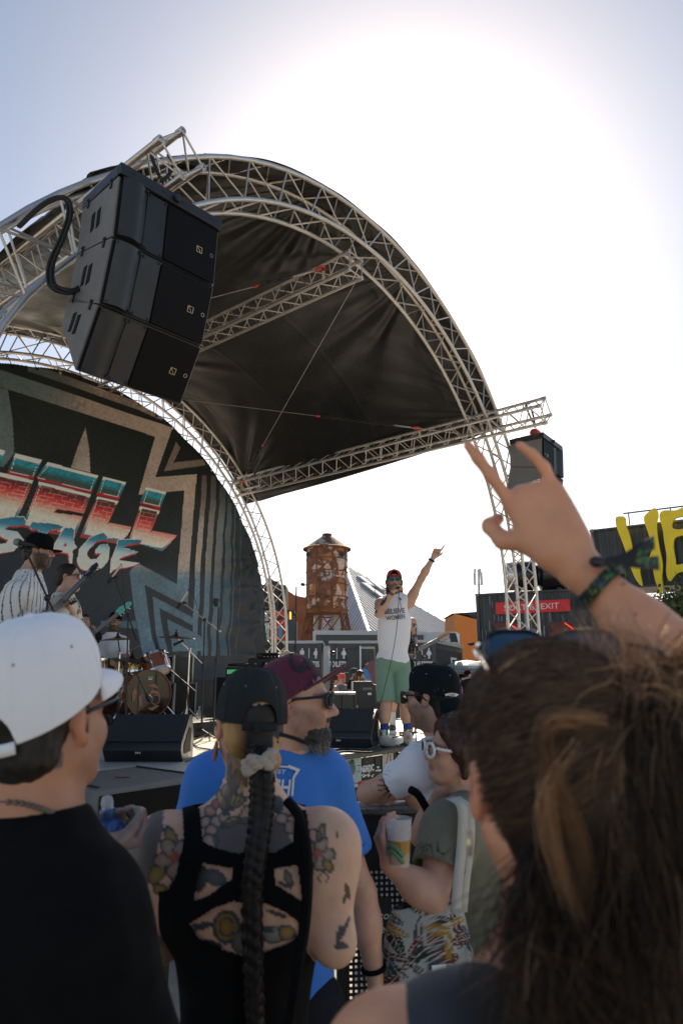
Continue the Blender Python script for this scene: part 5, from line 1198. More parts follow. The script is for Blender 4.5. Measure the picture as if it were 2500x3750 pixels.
# portable toilets
def portaloo(px, D, label):
 p = at(px, 2480, D) * [1, 1, 0]; t = thing('portable_toilet', label, 'portable toilet', p, rad(-8), 'grey portable toilets'); g = mat('loo_grey', (.20, .23, .25), .5, var=.1)
 MB().box((0, 0, 1.05), (1.1, 1.1, 2.1), ch=.03).build('cabin', g, t); MB().lathe([(.80, 0), (.78, .1), (.5, .24), (.05, .30)], (0, 0, 2.1), Z, 4).build('roof', mat('loo_roof', (.5, .53, .55), .4), t)
 for k in range(5): MB().box((0, -.56, 1.75 + k * .05), (.7, .02, .02)).build('vent_slat', M['blk'], t)
 MB().box((.0, -.56, .85), (.8, .03, 1.5), ch=.01).build('door', mat('loo_door', (.16, .19, .21), .5), t)
portaloo(1712, 25.5, 'grey portable toilet left of its twin by the toilet block'); portaloo(1775, 25.9, 'grey portable toilet nearest to the foreground sunglasses')
# small white tent canopy right
# tree
def tree(c, H, R, label, seed):
 r_ = np.random.default_rng(seed); t = thing('tree', label, 'tree', c, 0, world=True); c = np.asarray(c, float)
 mb = MB(); tips = []
 def br(p, d, L, r, lv):
  P = [p];
  for k in range(5): d = nrm(d + r_.normal(0, .12, 3) + Z * .05); P.append(P[-1] + d * L / 5)
  mb.tube(P, np.linspace(r, r * .5, 6), 6)
  if lv > 0:
   for _ in range(4): br(P[r_.integers(2, 6)], nrm(d + r_.normal(0, .6, 3) + Z * .1), L * .62, r * .5, lv - 1)
  else: tips.extend(P[2:])
 br(c, Z * 1.0, H * .5, .22, 3); mb.build('trunk', mat('bark', (.08, .06, .045), .9, bump=.5, bs=20), t)
 tips = np.array(tips); n = 26000; ci = r_.integers(0, len(tips), n); P = tips[ci] + r_.normal(0, .33, (n, 3)); s = r_.uniform(.05, .10, n)
 a = r_.normal(0, 1, (n, 3)); a /= np.linalg.norm(a, axis=1)[:, None]; b = np.cross(a, r_.normal(0, 1, (n, 3))); b /= np.linalg.norm(b, axis=1)[:, None]
 V = np.stack([P - a * s[:, None], P + b * s[:, None] * .6, P + a * s[:, None], P - b * s[:, None] * .6], 1).reshape(-1, 3)
 cl = np.array([.055, .085, .02])[None] * (1 + .5 * r_.normal(0, .5, (n, 1))) + r_.normal(0, .006, (n, 3)); cl = np.clip(cl, .01, .3)
 link('crown', V, np.arange(n * 4).reshape(n, 4), mat('leaves', vcol=True, rough=.6, var=.2, vs=1), t, cols=np.repeat(cl, 4, 0), smooth=False)
tree(at(2545, 2480, 24) * [1, 1, 0], 4.6, 2, 'green leafy tree at the right edge below the giant letters', 5)
# ------------------------------------------------------------------ figure sculpting: smooth unions of tapered limbs turned into one surface
def smin(a, b, k):
 h = np.maximum(k - np.abs(a - b), 0) / k
 return np.minimum(a, b) - h * h * k * .25
class Fig:
 def __init__(s): s.p = []
 def cone(s, a, b, ra, rb, k=.02, op=1): s.p.append(('c', np.asarray(a, float), np.asarray(b, float), ra, rb, k, op)); return s
 def tubecut(s, a, b, ra, rb, k=.02):
  a = np.asarray(a, float); b = np.asarray(b, float); s.p.append(('f', a, b, ra, rb, k, 1)); d = nrm(b - a); s.p.append(('c', b - d * .02, b + d * .10, rb - .009, rb - .006, .003, -1)); return s
 def ell(s, c, r, R=None, k=.02, op=1): s.p.append(('e', np.asarray(c, float), np.asarray(r, float), np.eye(3) if R is None else np.asarray(R), 0, k, op)); return s
 def plane(s, pt, n, k=.006): s.p.append(('p', np.asarray(pt, float), nrm(n), 0, 0, k, -1)); return s
 def copy(s): f = Fig(); f.p = list(s.p); return f
 def dist(s, P, q):
  t = q[0]
  if t in 'cf':
   a, b = q[1], q[2]; ba = b - a; L2 = max(np.dot(ba, ba), 1e-9); pa = P - a; h = np.clip((pa @ ba) / L2, 0, 1)
   d = np.sqrt(((pa - h[..., None] * ba) ** 2).sum(-1)) - (q[3] + (q[4] - q[3]) * h)
   return d if t == 'c' else np.maximum(d, (P - b) @ (ba / L2 ** .5))
  if t == 'e':
   p = (P - q[1]) @ q[3]; r = q[2]; k0 = np.sqrt(((p / r) ** 2).sum(-1)); k1 = np.sqrt(((p / r ** 2) ** 2).sum(-1)) + 1e-9
   return k0 * (k0 - 1) / k1
  return (P - q[1]) @ q[2]
 def bbox(s, q):
  if q[0] in 'cf':
   r = max(q[3], q[4]); return np.minimum(q[1], q[2]) - r, np.maximum(q[1], q[2]) + r
  r = q[2].max(); return q[1] - r, q[1] + r
 def mesh(s, h, zs=None, clip=None):
  bs = [s.bbox(q) for q in s.p if q[0] != 'p' and q[6] > 0]
  lo = np.min([b[0] for b in bs], 0) - 3 * h; hi = np.max([b[1] for b in bs], 0) + 3 * h
  ax = [np.arange(lo[i], hi[i] + h, h) for i in range(3)]
  if zs is not None:          # coarser layers below height zs[0], spacing zs[1]
   z0, hz = zs; ax[2] = np.concatenate([np.arange(lo[2], max(z0, lo[2]), hz), np.arange(max(z0, lo[2]), hi[2] + h, h)])
  X = [a.astype(np.float32) for a in ax]; D = np.full((len(X[0]), len(X[1]), len(X[2])), .3, np.float32)
  for q in s.p:
   k = q[5]
   if q[0] == 'p': sl = [slice(0, len(a)) for a in X]
   else:
    b0, b1 = s.bbox(q); m = k + 3 * h if q[6] > 0 else k + h
    if zs is not None: m += zs[1]
    sl = [slice(max(np.searchsorted(X[i], b0[i] - m) - 1, 0), np.searchsorted(X[i], b1[i] + m) + 1) for i in range(3)]
   if any(a.start >= a.stop for a in sl): continue
   G = np.stack(np.meshgrid(X[0][sl[0]], X[1][sl[1]], X[2][sl[2]], indexing='ij'), -1)
   d = s.dist(G, q).astype(np.float32); cur = D[sl[0], sl[1], sl[2]]
   D[sl[0], sl[1], sl[2]] = smin(cur, d, k) if q[6] > 0 else -smin(-cur, d if q[0] != 'p' else -d, k) if q[0] != 'p' else -smin(-cur, -d, k)
  return nets(D, X)
def nets(D, X):
 ins = D < 0; nx, ny, nz = D.shape
 c = np.zeros((nx - 1, ny - 1, nz - 1), np.int8)
 for dx in (0, 1):
  for dy in (0, 1):
   for dz in (0, 1): c += ins[dx:nx - 1 + dx, dy:ny - 1 + dy, dz:nz - 1 + dz]
 act = (c > 0) & (c < 8); I = np.argwhere(act); idx = -np.ones(act.shape, np.int32); idx[act] = np.arange(len(I))
 pos = np.zeros((len(I), 3)); cnt = np.zeros(len(I)); xs = X
 for axis in range(3):
  o = [a for a in range(3) if a != axis]
  for u in (0, 1):
   for w in (0, 1):
    c0 = I.copy(); c0[:, o[0]] += u; c0[:, o[1]] += w; c1 = c0.copy(); c1[:, axis] += 1
    a = D[c0[:, 0], c0[:, 1], c0[:, 2]]; b = D[c1[:, 0], c1[:, 1], c1[:, 2]]; m = (a < 0) != (b < 0)
    t = np.where(m, a / np.where(m, a - b, 1), 0)
    P = np.stack([xs[j][c0[:, j]] for j in range(3)], 1).astype(float); P[:, axis] += t * (xs[axis][c1[:, axis]] - xs[axis][c0[:, axis]])
    pos += P * m[:, None]; cnt += m
 V = pos / cnt[:, None]; Fs = []
 for axis in range(3):
  sl0 = [slice(None)] * 3; sl1 = [slice(None)] * 3; sl0[axis] = slice(0, -1); sl1[axis] = slice(1, None)
  a = ins[tuple(sl0)]; b = ins[tuple(sl1)]; o = [(axis + 1) % 3, (axis + 2) % 3]
  m = a != b; q = np.argwhere(m); ok = np.ones(len(q), bool)
  for j in o: ok &= (q[:, j] > 0) & (q[:, j] < D.shape[j] - 1)
  q = q[ok]; fl = a[q[:, 0], q[:, 1], q[:, 2]]
  def g(du, dw): r = q.copy(); r[:, o[0]] -= du; r[:, o[1]] -= dw; return idx[r[:, 0], r[:, 1], r[:, 2]]
  A = np.stack([g(1, 1), g(0, 1), g(0, 0), g(1, 0)], 1); A[~fl] = A[~fl][:, ::-1]; Fs.append(A)
 return V, np.vstack(Fs)
def vnormals(V, Fc):
 n = np.cross(V[Fc[:, 2]] - V[Fc[:, 0]], V[Fc[:, 3]] - V[Fc[:, 1]]); N = np.zeros_like(V)
 for k in range(4): np.add.at(N, Fc[:, k], n)
 return N / (np.linalg.norm(N, axis=1)[:, None] + 1e-12)
def relax(V, Fc, it=1):
 for _ in range(it):
  S = np.zeros_like(V); c = np.zeros(len(V))
  for k in range(4):
   a, b = Fc[:, k], Fc[:, (k + 1) % 4]; np.add.at(S, a, V[b]); np.add.at(S, b, V[a]); np.add.at(c, a, 1); np.add.at(c, b, 1)
  V = V * .5 + S / c[:, None] * .5
 return V
def folds(V, N, amp, sc, seed=0.0, stretch=(1, 1, 1)):
 P = V * np.array(stretch) + seed; w = vnoise(P, sc, 3); r = 1 - np.abs(vnoise(P + 11, sc * .8, 2)) * 2
 return V + N * (amp * (w + .6 * r))[:, None]
skin_m = mat('skin', vcol=True, rough=.48, var=.10, vs=18, bump=.25, bs=260, spec=.45, sss=.12, bd=.001)
hairl_m = mat('backlit_hair', vcol=True, rough=.35, var=.1, vs=20, spec=.6)
_n = hairl_m.node_tree; _p = _n.nodes['Principled BSDF']; _t = _n.nodes.new('ShaderNodeBsdfTranslucent'); _x = _n.nodes.new('ShaderNodeMixShader'); _x.inputs[0].default_value = .55
_n.links.new(_p.inputs['Base Color'].links[0].from_socket, _t.inputs[0]); _n.links.new(_p.outputs[0], _x.inputs[1]); _n.links.new(_t.outputs[0], _x.inputs[2]); _n.links.new(_x.outputs[0], _n.nodes['Material Output'].inputs[0])
SK = dict(a=(.44, .23, .155), b=(.50, .28, .20), c=(.36, .175, .11), d=(.52, .30, .22))
def face_R(psi, pitch=0.0, roll=0.0): return RZ(-rad(psi)) @ RX(rad(pitch)) @ RY(rad(roll))
def add_head(f, c, R, s=1.0, jaw=1.0, nose=1.0, neck=None, nr=.056):
 T = lambda p: np.asarray(c) + R @ (np.asarray(p, float) * s)
 def E_(p, r, k=.015, op=1, Rl=None): f.ell(T(p), np.array(r) * s, R if Rl is None else R @ Rl, k * s, op)
 E_((0, -.012, .038), (.076, .094, .084)); E_((0, .030, -.035), (.060 * jaw, .066, .078), .03); E_((0, .068, -.088), (.026 * jaw, .022, .020), .03)
 for sg in (-1, 1):
  E_((sg * .034, .062, -.028), (.026, .024, .026), .03); f.cone(T((sg * .056 * jaw, .0, -.045)), T((sg * .022, .066, -.093)), .016 * s, .014 * s, .03 * s)
  E_((sg * .080, -.008, -.004), (.007, .017, .031), .008, 1, RX(.15) @ RZ(-sg * .35)); E_((sg * .087, -.004, -.002), (.006, .009, .018), .005, -1)
  E_((sg * .032, .091, .008), (.017, .012, .011), .012, -1)
  E_((sg * .010, .100, -.030), (.008, .010, .008), .010)
 E_((0, .080, .028), (.048, .014, .010), .02)
 f.cone(T((0, .090, .014)), T((0, .088 + .026 * nose, -.023)), .008 * s, .011 * s, .012 * s)
 E_((0, .092, -.052), (.022, .009, .0055), .006); E_((0, .090, -.062), (.019, .009, .006), .006); E_((0, .100, -.0575), (.019, .006, .0018), .003, -1)
 for sg in (-1, 1): E_((sg * .032, .080, .008), (.0145, .0125, .012), .004)
 if neck is not None: f.cone(T((0, -.022, -.06)), neck, nr * s, nr * 1.08 * s, .03); f.cone(T((0, .02, -.095)), np.asarray(neck) + R @ np.array([0, .02, 0]), .03 * s, .04 * s, .03)
def head_paint(V, col, c, R, s=1.0, beard=0.0, bcol=(.03, .02, .015), brow=(.05, .03, .02), hairline=None, lip=(.42, .14, .11)):
 L = ((V - np.asarray(c)) @ R) / s; x, y, z = L.T; near = (np.abs(x) < .1) & (y > -.12) & (y < .15) & (z > -.13) & (z < .15)
 def blend(w, cc):
  w = np.clip(w, 0, 1)[:, None] * near[:, None]; col[:] = col * (1 - w) + np.array(cc) * w
 blend(.35 * np.exp(-((np.abs(x) - .04) ** 2 / .0005 + (z + .03) ** 2 / .0005)) * (y > .04), (.55, .20, .14))
 blend(.3 * np.exp(-(x ** 2 / .0002 + (z + .025) ** 2 / .0004)) * (y > .09), (.55, .20, .15))
 blend(.75 * (np.abs(z + .057) < .012 - .25 * np.abs(x) * .4) * (np.abs(x) < .023) * (y > .075), lip)
 blend(.8 * np.exp(-(((z - .030) + .15 * (np.abs(x) - .03)) ** 2 / .00002)) * (np.abs(x) > .012) * (np.abs(x) < .052) * (y > .05), brow)
 e = (np.hypot(np.abs(x) - .032, z - .008) < .009) & (y > .08); blend(e * 1.0, (.5, .46, .42)); e = (np.hypot(np.abs(x) - .032, z - .008) < .0048) & (y > .08); blend(e * 1.0, (.03, .02, .015))
 ear = (np.abs(x) > .074) & (np.abs(y) < .03) & (np.abs(z) < .035); blend(ear * .3, (.60, .16, .10))
 if beard:
  n = .5 + .5 * vnoise(V, 90, 2); w = smoothstep(-.012, -.04, z - .35 * np.maximum(0, np.abs(x) - .03) + np.where(y < .03, .0, 0)) * smoothstep(-.03, .02, y + .0)
  w = w * (1 - np.exp(-(x ** 2 / .00025 + (z + .0575) ** 2 / .00004)) * .9) * (z > -.13); m = (np.abs(x) < .028) * (z < -.036) * (z > -.056) * (y > .08); w = np.maximum(w * (1 - .9 * ((z > -.04) & (y > .07) & (np.abs(x) < .04))), m * 1.0)
  blend(beard * np.clip(w, 0, 1) * (.65 + .5 * n), bcol)
 if hairline is not None:
  w = ((z > .052 - .4 * np.maximum(0, .06 - y)) | (y < -.02)) & (z > -.05); blend(w * 1.0, hairline)
def add_hand(f, wr, d, pn, s=1.0, curl=(0.2, .3, .35, .4), thumb=.4, spread=.06, side=1, k=.006, th=None):
 # wr wrist, d direction of the fingers, pn palm normal; side=+1 puts the thumb on cross(d, pn)
 d = nrm(d); pn = nrm(np.asarray(pn) - d * np.dot(pn, d)); x = np.cross(d, pn) * side; wr = np.asarray(wr, float)
 kn = []
 for i, (o, L) in enumerate(((.033, .092), (.011, .096), (-.011, .091), (-.031, .082))):
  K = wr + (x * o + d * L) * s; kn.append(K); f.cone(wr + x * o * .6 * s + d * .018 * s, K, .0155 * s, .0115 * s, .012 * s)
 lens = ((.044, .026, .021), (.048, .030, .022), (.045, .028, .021), (.036, .021, .018))
 for i in range(4):
  p = kn[i]; a = 0.0; dd = nrm(d + x * spread * (1.5 - i) * (1 if True else 0)); r = (.0098, .0100, .0094, .0082)[i] * s
  for j, L in enumerate(lens[i]):
   a += curl[i] * (.9, 1.15, .8)[j]; v = dd * math.cos(a) + pn * math.sin(a); q = p + v * L * s; f.cone(p, q, r * (1 - .07 * j), r * (.93 - .07 * j), k * s); p = q
 f.cone(wr + d * .012 * s + x * .012 * s, wr + d * .055 * s + x * .034 * s + pn * .012 * s, .017 * s, .014 * s, .014 * s)
 t0 = wr + d * .040 * s + x * .034 * s + pn * .010 * s; td = nrm(d * (.75 if th is None else th[0]) + x * (.65 * (1 - thumb) if th is None else th[1]) + pn * (thumb if th is None else th[2])); t1 = t0 + td * .036 * s
 f.cone(t0, t1, .012 * s, .0105 * s, k * s); td2 = nrm(td + pn * thumb * .6 - x * thumb * .5 + d * .2); f.cone(t1, t1 + td2 * .030 * s, .0105 * s, .0088 * s, k * s)
def limb(f, sh, el, wr, s=1.0, w=1.0, k=.03):
 sh, el, wr = (np.asarray(t, float) for t in (sh, el, wr))
 f.cone(sh, sh + (el - sh) * .35, .056 * s * w, .050 * s * w, k); f.cone(sh + (el - sh) * .3, el, .049 * s * w, .037 * s * w, k)
 f.cone(el, el + (wr - el) * .35, .036 * s * w, .040 * s * w, k); f.cone(el + (wr - el) * .3, wr, .039 * s * w, .0245 * s * w, k)
def leg(f, hp, kn, an, toe, s=1.0, w=1.0, k=.04, foot=True):
 hp, kn, an, toe = (np.asarray(t, float) for t in (hp, kn, an, toe)); bk = nrm(np.cross(np.cross(Z, nrm(toe - an)), Z)) * -1
 f.cone(hp, kn, .086 * s * w, .055 * s * w, k); f.cone(kn, kn + (an - kn) * .35 + bk * .012, .052 * s * w, .056 * s * w, k); f.cone(kn + (an - kn) * .3 + bk * .012, an, .054 * s * w, .033 * s * w, k)
 if foot: f.cone(an - Z * .03, toe, .036 * s, .026 * s, k * .6)
def torso_basis(pel, nck, shL, shR):
 u = nrm(np.asarray(nck) - np.asarray(pel)); r = np.asarray(shR, float) - np.asarray(shL); r = nrm(r - u * np.dot(r, u)); return np.array([r, np.cross(u, r), u]).T
def torso(f, pel, nck, shL, shR, s=1.0, w=1.0, fem=False, inf=0.0, k=.05, bust=0.0):
 pel, nck, shL, shR = (np.asarray(t, float) for t in (pel, nck, shL, shR)); R = torso_basis(pel, nck, shL, shR); L = np.linalg.norm(nck - pel); u = R[:, 2]
 i = inf
 f.ell(pel + u * L * .66, (.150 * w * s + i, .108 * w * s + i, .185 * s + i), R, k); f.ell(pel + u * L * .34, ((.118 if fem else .135) * w * s + i, .100 * w * s + i, .15 * s + i), R, k)
 f.ell(pel + u * .01, ((.168 if fem else .155) * w * s + i, .115 * w * s + i, .125 * s + i), R, k)
 m = (shL + shR) / 2; nk = nck + u * .0
 for sh in (shL, shR): f.cone(nk + u * .015, sh + (m - sh) * .12 + u * .004, .046 * s + i, .050 * s + i, k); f.cone(sh, m - u * .06, .056 * s + i, .085 * s + i, k)
 if bust:
  for sg in (-1, 1): f.ell(pel + u * L * .60 + R[:, 0] * sg * .075 * s + R[:, 1] * .075 * w * s, (.065 * s + i, .06 * s * bust + i, .065 * s + i), R, k)
 return R
def build_fig(f, name, m, root, h, zs=None, cols=None, amp=0.0, fsc=6.0, seed=0.0, stretch=(1, 1, 1), paint=None, rl=1, keep=None, ang=180, thick=0.0, label=None):
 V, Fc = f.mesh(h, zs); V = relax(V, Fc, rl); N = vnormals(V, Fc)
 if amp: V = folds(V, N, amp, fsc, seed, stretch)
 C_ = None
 if cols is not None:
  C_ = np.tile(np.array(cols, float), (len(V), 1));
  if paint: paint(V, C_, N)
 if keep is not None:
  kv = keep(V, N); kf = kv[Fc].all(1); Fc = Fc[kf]; used = np.unique(Fc); mp = -np.ones(len(V), int); mp[used] = np.arange(len(used)); V = V[used]; Fc = mp[Fc]
  if C_ is not None: C_ = C_[used]
 o = link(name, V, Fc, m, root, C_, ang=ang, label=label)
 if thick: md = o.modifiers.new('thick', 'SOLIDIFY'); md.thickness = thick; md.offset = 1
 return o
# ------------------------------------------------------------------ worn things
def make_cap(root, c, R, m, s=1.0, rot=0.0, tilt=0.0, brim_m=None, opening=True, brim=.075, hgt=.118, z0=.035, flat=0.0, strap_m=None, brim_up=0.0, loose=1.0, back_drop=.02, name='cap', side_tilt=0.0, strap=True, res=1, a=.086, b=.104, butt=True, seam=.0018, yo=-.010):
 Rl = R @ RZ(rad(rot)) @ RX(rad(tilt)) @ RY(rad(side_tilt)); T = lambda p: np.asarray(c) + ((np.asarray(p, float)) * s) @ Rl.T + R @ np.array([0, yo, 0])
 n, m_ = 96 * res, 30 * res; th = np.linspace(0, 2 * PI, n, endpoint=False)      # th=90deg front
 dth = np.abs((th - 1.5 * PI + PI) % (2 * PI) - PI)                               # from the back
 rim = z0 - back_drop * (.5 - .5 * np.sin(th)) * 1.0
 if opening: rim = rim + .052 * np.clip(1 - (dth / .50) ** 2.2, 0, 1) ** .5 * (dth < .50)
 V = []
 for j in range(m_ + 1):
  q = j / m_; ph = q * PI / 2; rr = np.cos(ph) ** .62; zz = np.sin(ph) ** 1.05
  sm = 1 - seam * 8 * np.exp(-((np.abs((th / (PI / 3) + .5) % 1 - .5)) / .03) ** 2) * (q < .97)
  bulge = 1 + .02 * np.sin(ph * 2) * loose
  x = a * rr * sm * bulge * np.cos(th); y = b * rr * sm * bulge * np.sin(th); z = rim + (z0 + hgt - rim) * zz
  fl = np.clip(np.sin(th), 0, 1) * .010 * np.sin(ph * 2); y = y + fl
  V.append(np.stack([x, y, z], -1))
 V = np.vstack(V); w = vnoise(V * 1.0 + rot * .1 + c[0] * 3, 28, 3)[:, None] * .0022 * loose; V = V * (1 + w * 6 * np.array([1, 1, .5]))
 Fc = [(j * n + k, j * n + (k + 1) % n, (j + 1) * n + (k + 1) % n, (j + 1) * n + k) for j in range(m_) for k in range(n)]
 cap = link(name, T(V), Fc, m, root, ang=180); md = cap.modifiers.new('t', 'SOLIDIFY'); md.thickness = .0025 * s; md.offset = -1
 if butt: MB().ball(T((0, 0, z0 + hgt + .001)), (.009 * s, .009 * s, .0045 * s), 12, R=Rl).build('button', m, cap)
 if seam and res > 1:
  for k in range(6):
   a0 = (k + .0) * PI / 3 + PI / 6 * 0; ph = rad(42); i_ = int(round(a0 / (2 * PI) * n)) % n; rr = math.cos(ph) ** .62 * 1.012; MB().ball(T((a * rr * math.cos(a0), b * rr * math.sin(a0) + max(math.sin(a0), 0) * .010, rim[i_] + (z0 + hgt - rim[i_]) * math.sin(ph) ** 1.05)), .0026 * s, 8).build('eyelet', M['steel'], cap)
 if seam:
  for k in range(6):
   a0 = (k + .5) * PI / 3; P = []
   for j in range(1, m_ + 1, 2):
    ph = j / m_ * PI / 2; rr = math.cos(ph) ** .62 * 1.012; i_ = int(round(a0 / (2 * PI) * n)) % n; P.append(T((a * rr * math.cos(a0), b * rr * math.sin(a0) + max(math.sin(a0), 0) * .010 * math.sin(2 * ph), rim[i_] + (z0 + hgt - rim[i_]) * math.sin(ph) ** 1.05 + .0)))
   MB().tube(P, .0015 * s, 5).build('seam', m, cap)
 if brim:
  nu, nv = 40, 14; V = []
  for i in range(nu + 1):
   u = -1 + 2 * i / nu; t = PI / 2 - u * rad(56)
   for j in range(nv + 1):
    v = j / nv; ext = brim * (1 - abs(u) ** 2.6) ** .6 * v
    bx = a * 1.0 * math.cos(t) * (1 + .05 * v * (1 - abs(u))); by = b * math.sin(t) + ext
    bz = z0 - .004 - (.030 * (1 - flat)) * (abs(bx) / a) ** 2 * (.25 + .75 * v) + brim_up * v * brim - .018 * (1 - flat) * v * v
    V.append((bx, by, bz))
  Fc = [(i * (nv + 1) + j, (i + 1) * (nv + 1) + j, (i + 1) * (nv + 1) + j + 1, i * (nv + 1) + j + 1) for i in range(nu) for j in range(nv)]
  br = link('brim', T(np.array(V)), Fc, brim_m or m, cap, ang=180); md = br.modifiers.new('t', 'SOLIDIFY'); md.thickness = .0035 * s; md.offset = 0
 if opening and strap:
  P = []
  for t in np.linspace(1.5 * PI - .50, 1.5 * PI + .50, 14):
   P.append((a * 1.005 * math.cos(t), b * 1.01 * math.sin(t), z0 - back_drop * (.5 - .5 * math.sin(t)) - .004))
  P = np.array(P); V = np.vstack([T(P + [0, 0, .009]), T(P - [0, 0, .009])]); k = len(P)
  st = link('strap', V, [(i, i + 1, i + 1 + k, i + k) for i in range(k - 1)], strap_m or m, cap, ang=180); md = st.modifiers.new('t', 'SOLIDIFY'); md.thickness = .003 * s; md.offset = 1
  mb = MB(); q = P[7] * 1.0; mb.R = Rl * s; mb.T = T((0, 0, 0)); mb.box(P[5] + [0, -.004, 0], (.016, .004, .024), ch=.001); mb.build('buckle', strap_m or m, st)
 return cap, T, Rl
lens_m = mat('dark_lens', (.012, .012, .014), .06, var=.1, spec=.9, coat=.6)
def glasses(root, c, R, fm, lm=lens_m, s=1.0, rnd=False, y0=.104, z=.008, w=.024, h=.019, temple=True, name='sunglasses', th=.006, up=0.0, lens=True):
 T = lambda p: np.asarray(c) + R @ (np.asarray(p, float) * s); x, y, zz = R[:, 0], R[:, 1], R[:, 2]; fr = MB(); ln = MB()
 for sg in (-1, 1):
  pts = []
  for q in np.linspace(0, 2 * PI, 22, endpoint=False):
   cx, cz = math.cos(q), math.sin(q)
   if not rnd: cx = np.sign(cx) * abs(cx) ** .7; cz = np.sign(cz) * abs(cz) ** .7
   pts.append(T((sg * .033 + cx * w, y0 - .10 * max(0, abs(sg * .033 + cx * w) - .03) * 2.0, z + cz * h)))
  fr.tube(pts, th * .5 * s, 6, closed=True)
  if lens:
   cpt = np.mean(pts, 0); k = len(pts); V = np.vstack([pts, [cpt + y * .002 * s], np.array(pts) - y * .002 * s, [cpt]]); ln.add(V, [(i, (i + 1) % k, k) for i in range(k)] + [((i + 1) % k + k + 1, i + k + 1, 2 * k + 1) for i in range(k)])
  if temple: fr.tube([T((sg * (.033 + w), y0 - .012, z + h * .5)), T((sg * .073, y0 - .03, z + h * .45)), T((sg * .079, .01, z + .004)), T((sg * .079, -.018, z - .016))], [th * .55 * s] * 3 + [th * .4 * s], 6)
 fr.tube([T((-.012, y0, z + .004)), T((0, y0 + .004, z + .007)), T((.012, y0, z + .004))], th * .4 * s, 6)
 o = fr.build(name, fm, root)
 if lens: ln.build('lens', lm, o)
 return o
def strands(name, roots, paths_fn, n, m, parent, r=.0009, segs=9, cols=None, seed=1, taper=True, sides=3):
 r_ = np.random.default_rng(seed); V = []; Fc = []; CC = []; b0 = 0
 a = np.linspace(0, 2 * PI, sides, endpoint=False)
 for i in range(n):
  P = paths_fn(i, r_); m_ = len(P); Tn = np.gradient(P, axis=0); x, y, _ = frame(Tn[0]); rr = r * r_.uniform(.6, 1.3)
  t = np.linspace(0, 1, m_); rad_ = rr * (1 - .75 * t ** 2) if taper else np.full(m_, rr)
  ring = P[:, None] + rad_[:, None, None] * (np.cos(a)[None, :, None] * x + np.sin(a)[None, :, None] * y)
  V.append(ring.reshape(-1, 3))
  k = np.arange(m_ - 1)[:, None] * sides + np.arange(sides)[None]; k2 = np.arange(m_ - 1)[:, None] * sides + (np.arange(sides)[None] + 1) % sides
  Fc.append(np.stack([k, k2, k2 + sides, k + sides], -1).reshape(-1, 4) + b0); b0 += m_ * sides
  if cols is not None:
   c = cols(i, r_, t); CC.append(np.repeat(c, sides, 0))
 return link(name, np.vstack(V), np.vstack(Fc), m, parent, np.vstack(CC) if cols is not None else None, ang=180)
hair_m = mat('hair', vcol=True, rough=.5, var=.1, vs=20, spec=.35)
def cloth(name, col, rough=.85, **k): return mat(name, col, rough, bump=.5, bs=220, sheen=0 if max(col) < .05 else .12, bd=.0012, spec=.15 if max(col) < .05 else .4, var=k.pop('var', .10), vs=k.pop('vs', 8), **k)
from mathutils.bvhtree import BVHTree
def eval_bvh(objs):
 V = []; Fc = []; n = 0
 for o in objs:
  off = ORG.get(root_of(o).name, np.zeros(3)); me = o.data
  v = np.empty(len(me.vertices) * 3, np.float32); me.vertices.foreach_get('co', v); v = v.reshape(-1, 3) + off; V.append(v)
  Fc += [tuple(i + n for i in p.vertices) for p in me.polygons]; n += len(v)
 return BVHTree.FromPolygons([Vector(p) for p in np.vstack(V)], Fc)
def decal(parent, objs, m, name, polys=(), texts=(), off=.002, vc=None, maxlen=14, flat=False):
 # lettering and printed shapes laid on the surface of a garment; coordinates are measured in the photograph once
 bv = eval_bvh(objs); mb = MB(); cam_ = Vector(CAM)
 def lay(P2, Fc):
  import bmesh
  bm = bmesh.new(); vs = [bm.verts.new((p[0], p[1], 0)) for p in P2]
  for f in Fc:
   try: bm.faces.new([vs[i] for i in f])
   except ValueError: pass
  bmesh.ops.triangulate(bm, faces=bm.faces)
  for _ in range(4):
   ed = [e for e in bm.edges if e.calc_length() > maxlen]
   if not ed: break
   bmesh.ops.subdivide_edges(bm, edges=ed, cuts=1); bmesh.ops.triangulate(bm, faces=bm.faces)
  bm.verts.index_update(); V = []; ok = []
  for v in bm.verts:
   d = Vector(ray(v.co.x, v.co.y)).normalized(); h = bv.ray_cast(cam_, d)
   if h[0] is None: V.append((0, 0, 0)); ok.append(False)
   else:
    nn = h[1] if h[1].dot(d) < 0 else -h[1]; V.append(tuple(h[0] + nn * off - d * off)); ok.append(True)
  F2 = [tuple(v.index for v in f.verts) for f in bm.faces if all(ok[v.index] for v in f.verts)]; bm.free()
  used = sorted({i for f in F2 for i in f}); mp = {u: k for k, u in enumerate(used)}
  if F2: mb.add([V[u] for u in used], [tuple(mp[i] for i in f) for f in F2])
 for p in polys: lay([(a, b) for a, b in p], [tuple(range(len(p)))])
 for (txt, x, y, h, w, ang, shear) in texts:
  V, Fc = text_geo(txt, shear, .02); sx = w / V[:, 0].max(); ca, sa = math.cos(rad(ang)), math.sin(rad(ang))
  P2 = [(x + v[0] * sx * ca + v[1] * h * sa, y + v[0] * sx * sa * 1 - v[1] * h * ca) for v in V]; lay(P2, Fc)
 if mb.n == 0: return None
 return mb.build(name, m, parent, ang=180)
def person(label, base, group=None): return thing('person', label, 'person', base, 0, group, world=True)
black_c = cloth('black_cotton', (.004, .0045, .0055), .9); denim = cloth('dark_trousers', (.015, .017, .022))
def gnd(p, z=0.0): return np.array([p[0], p[1], z])
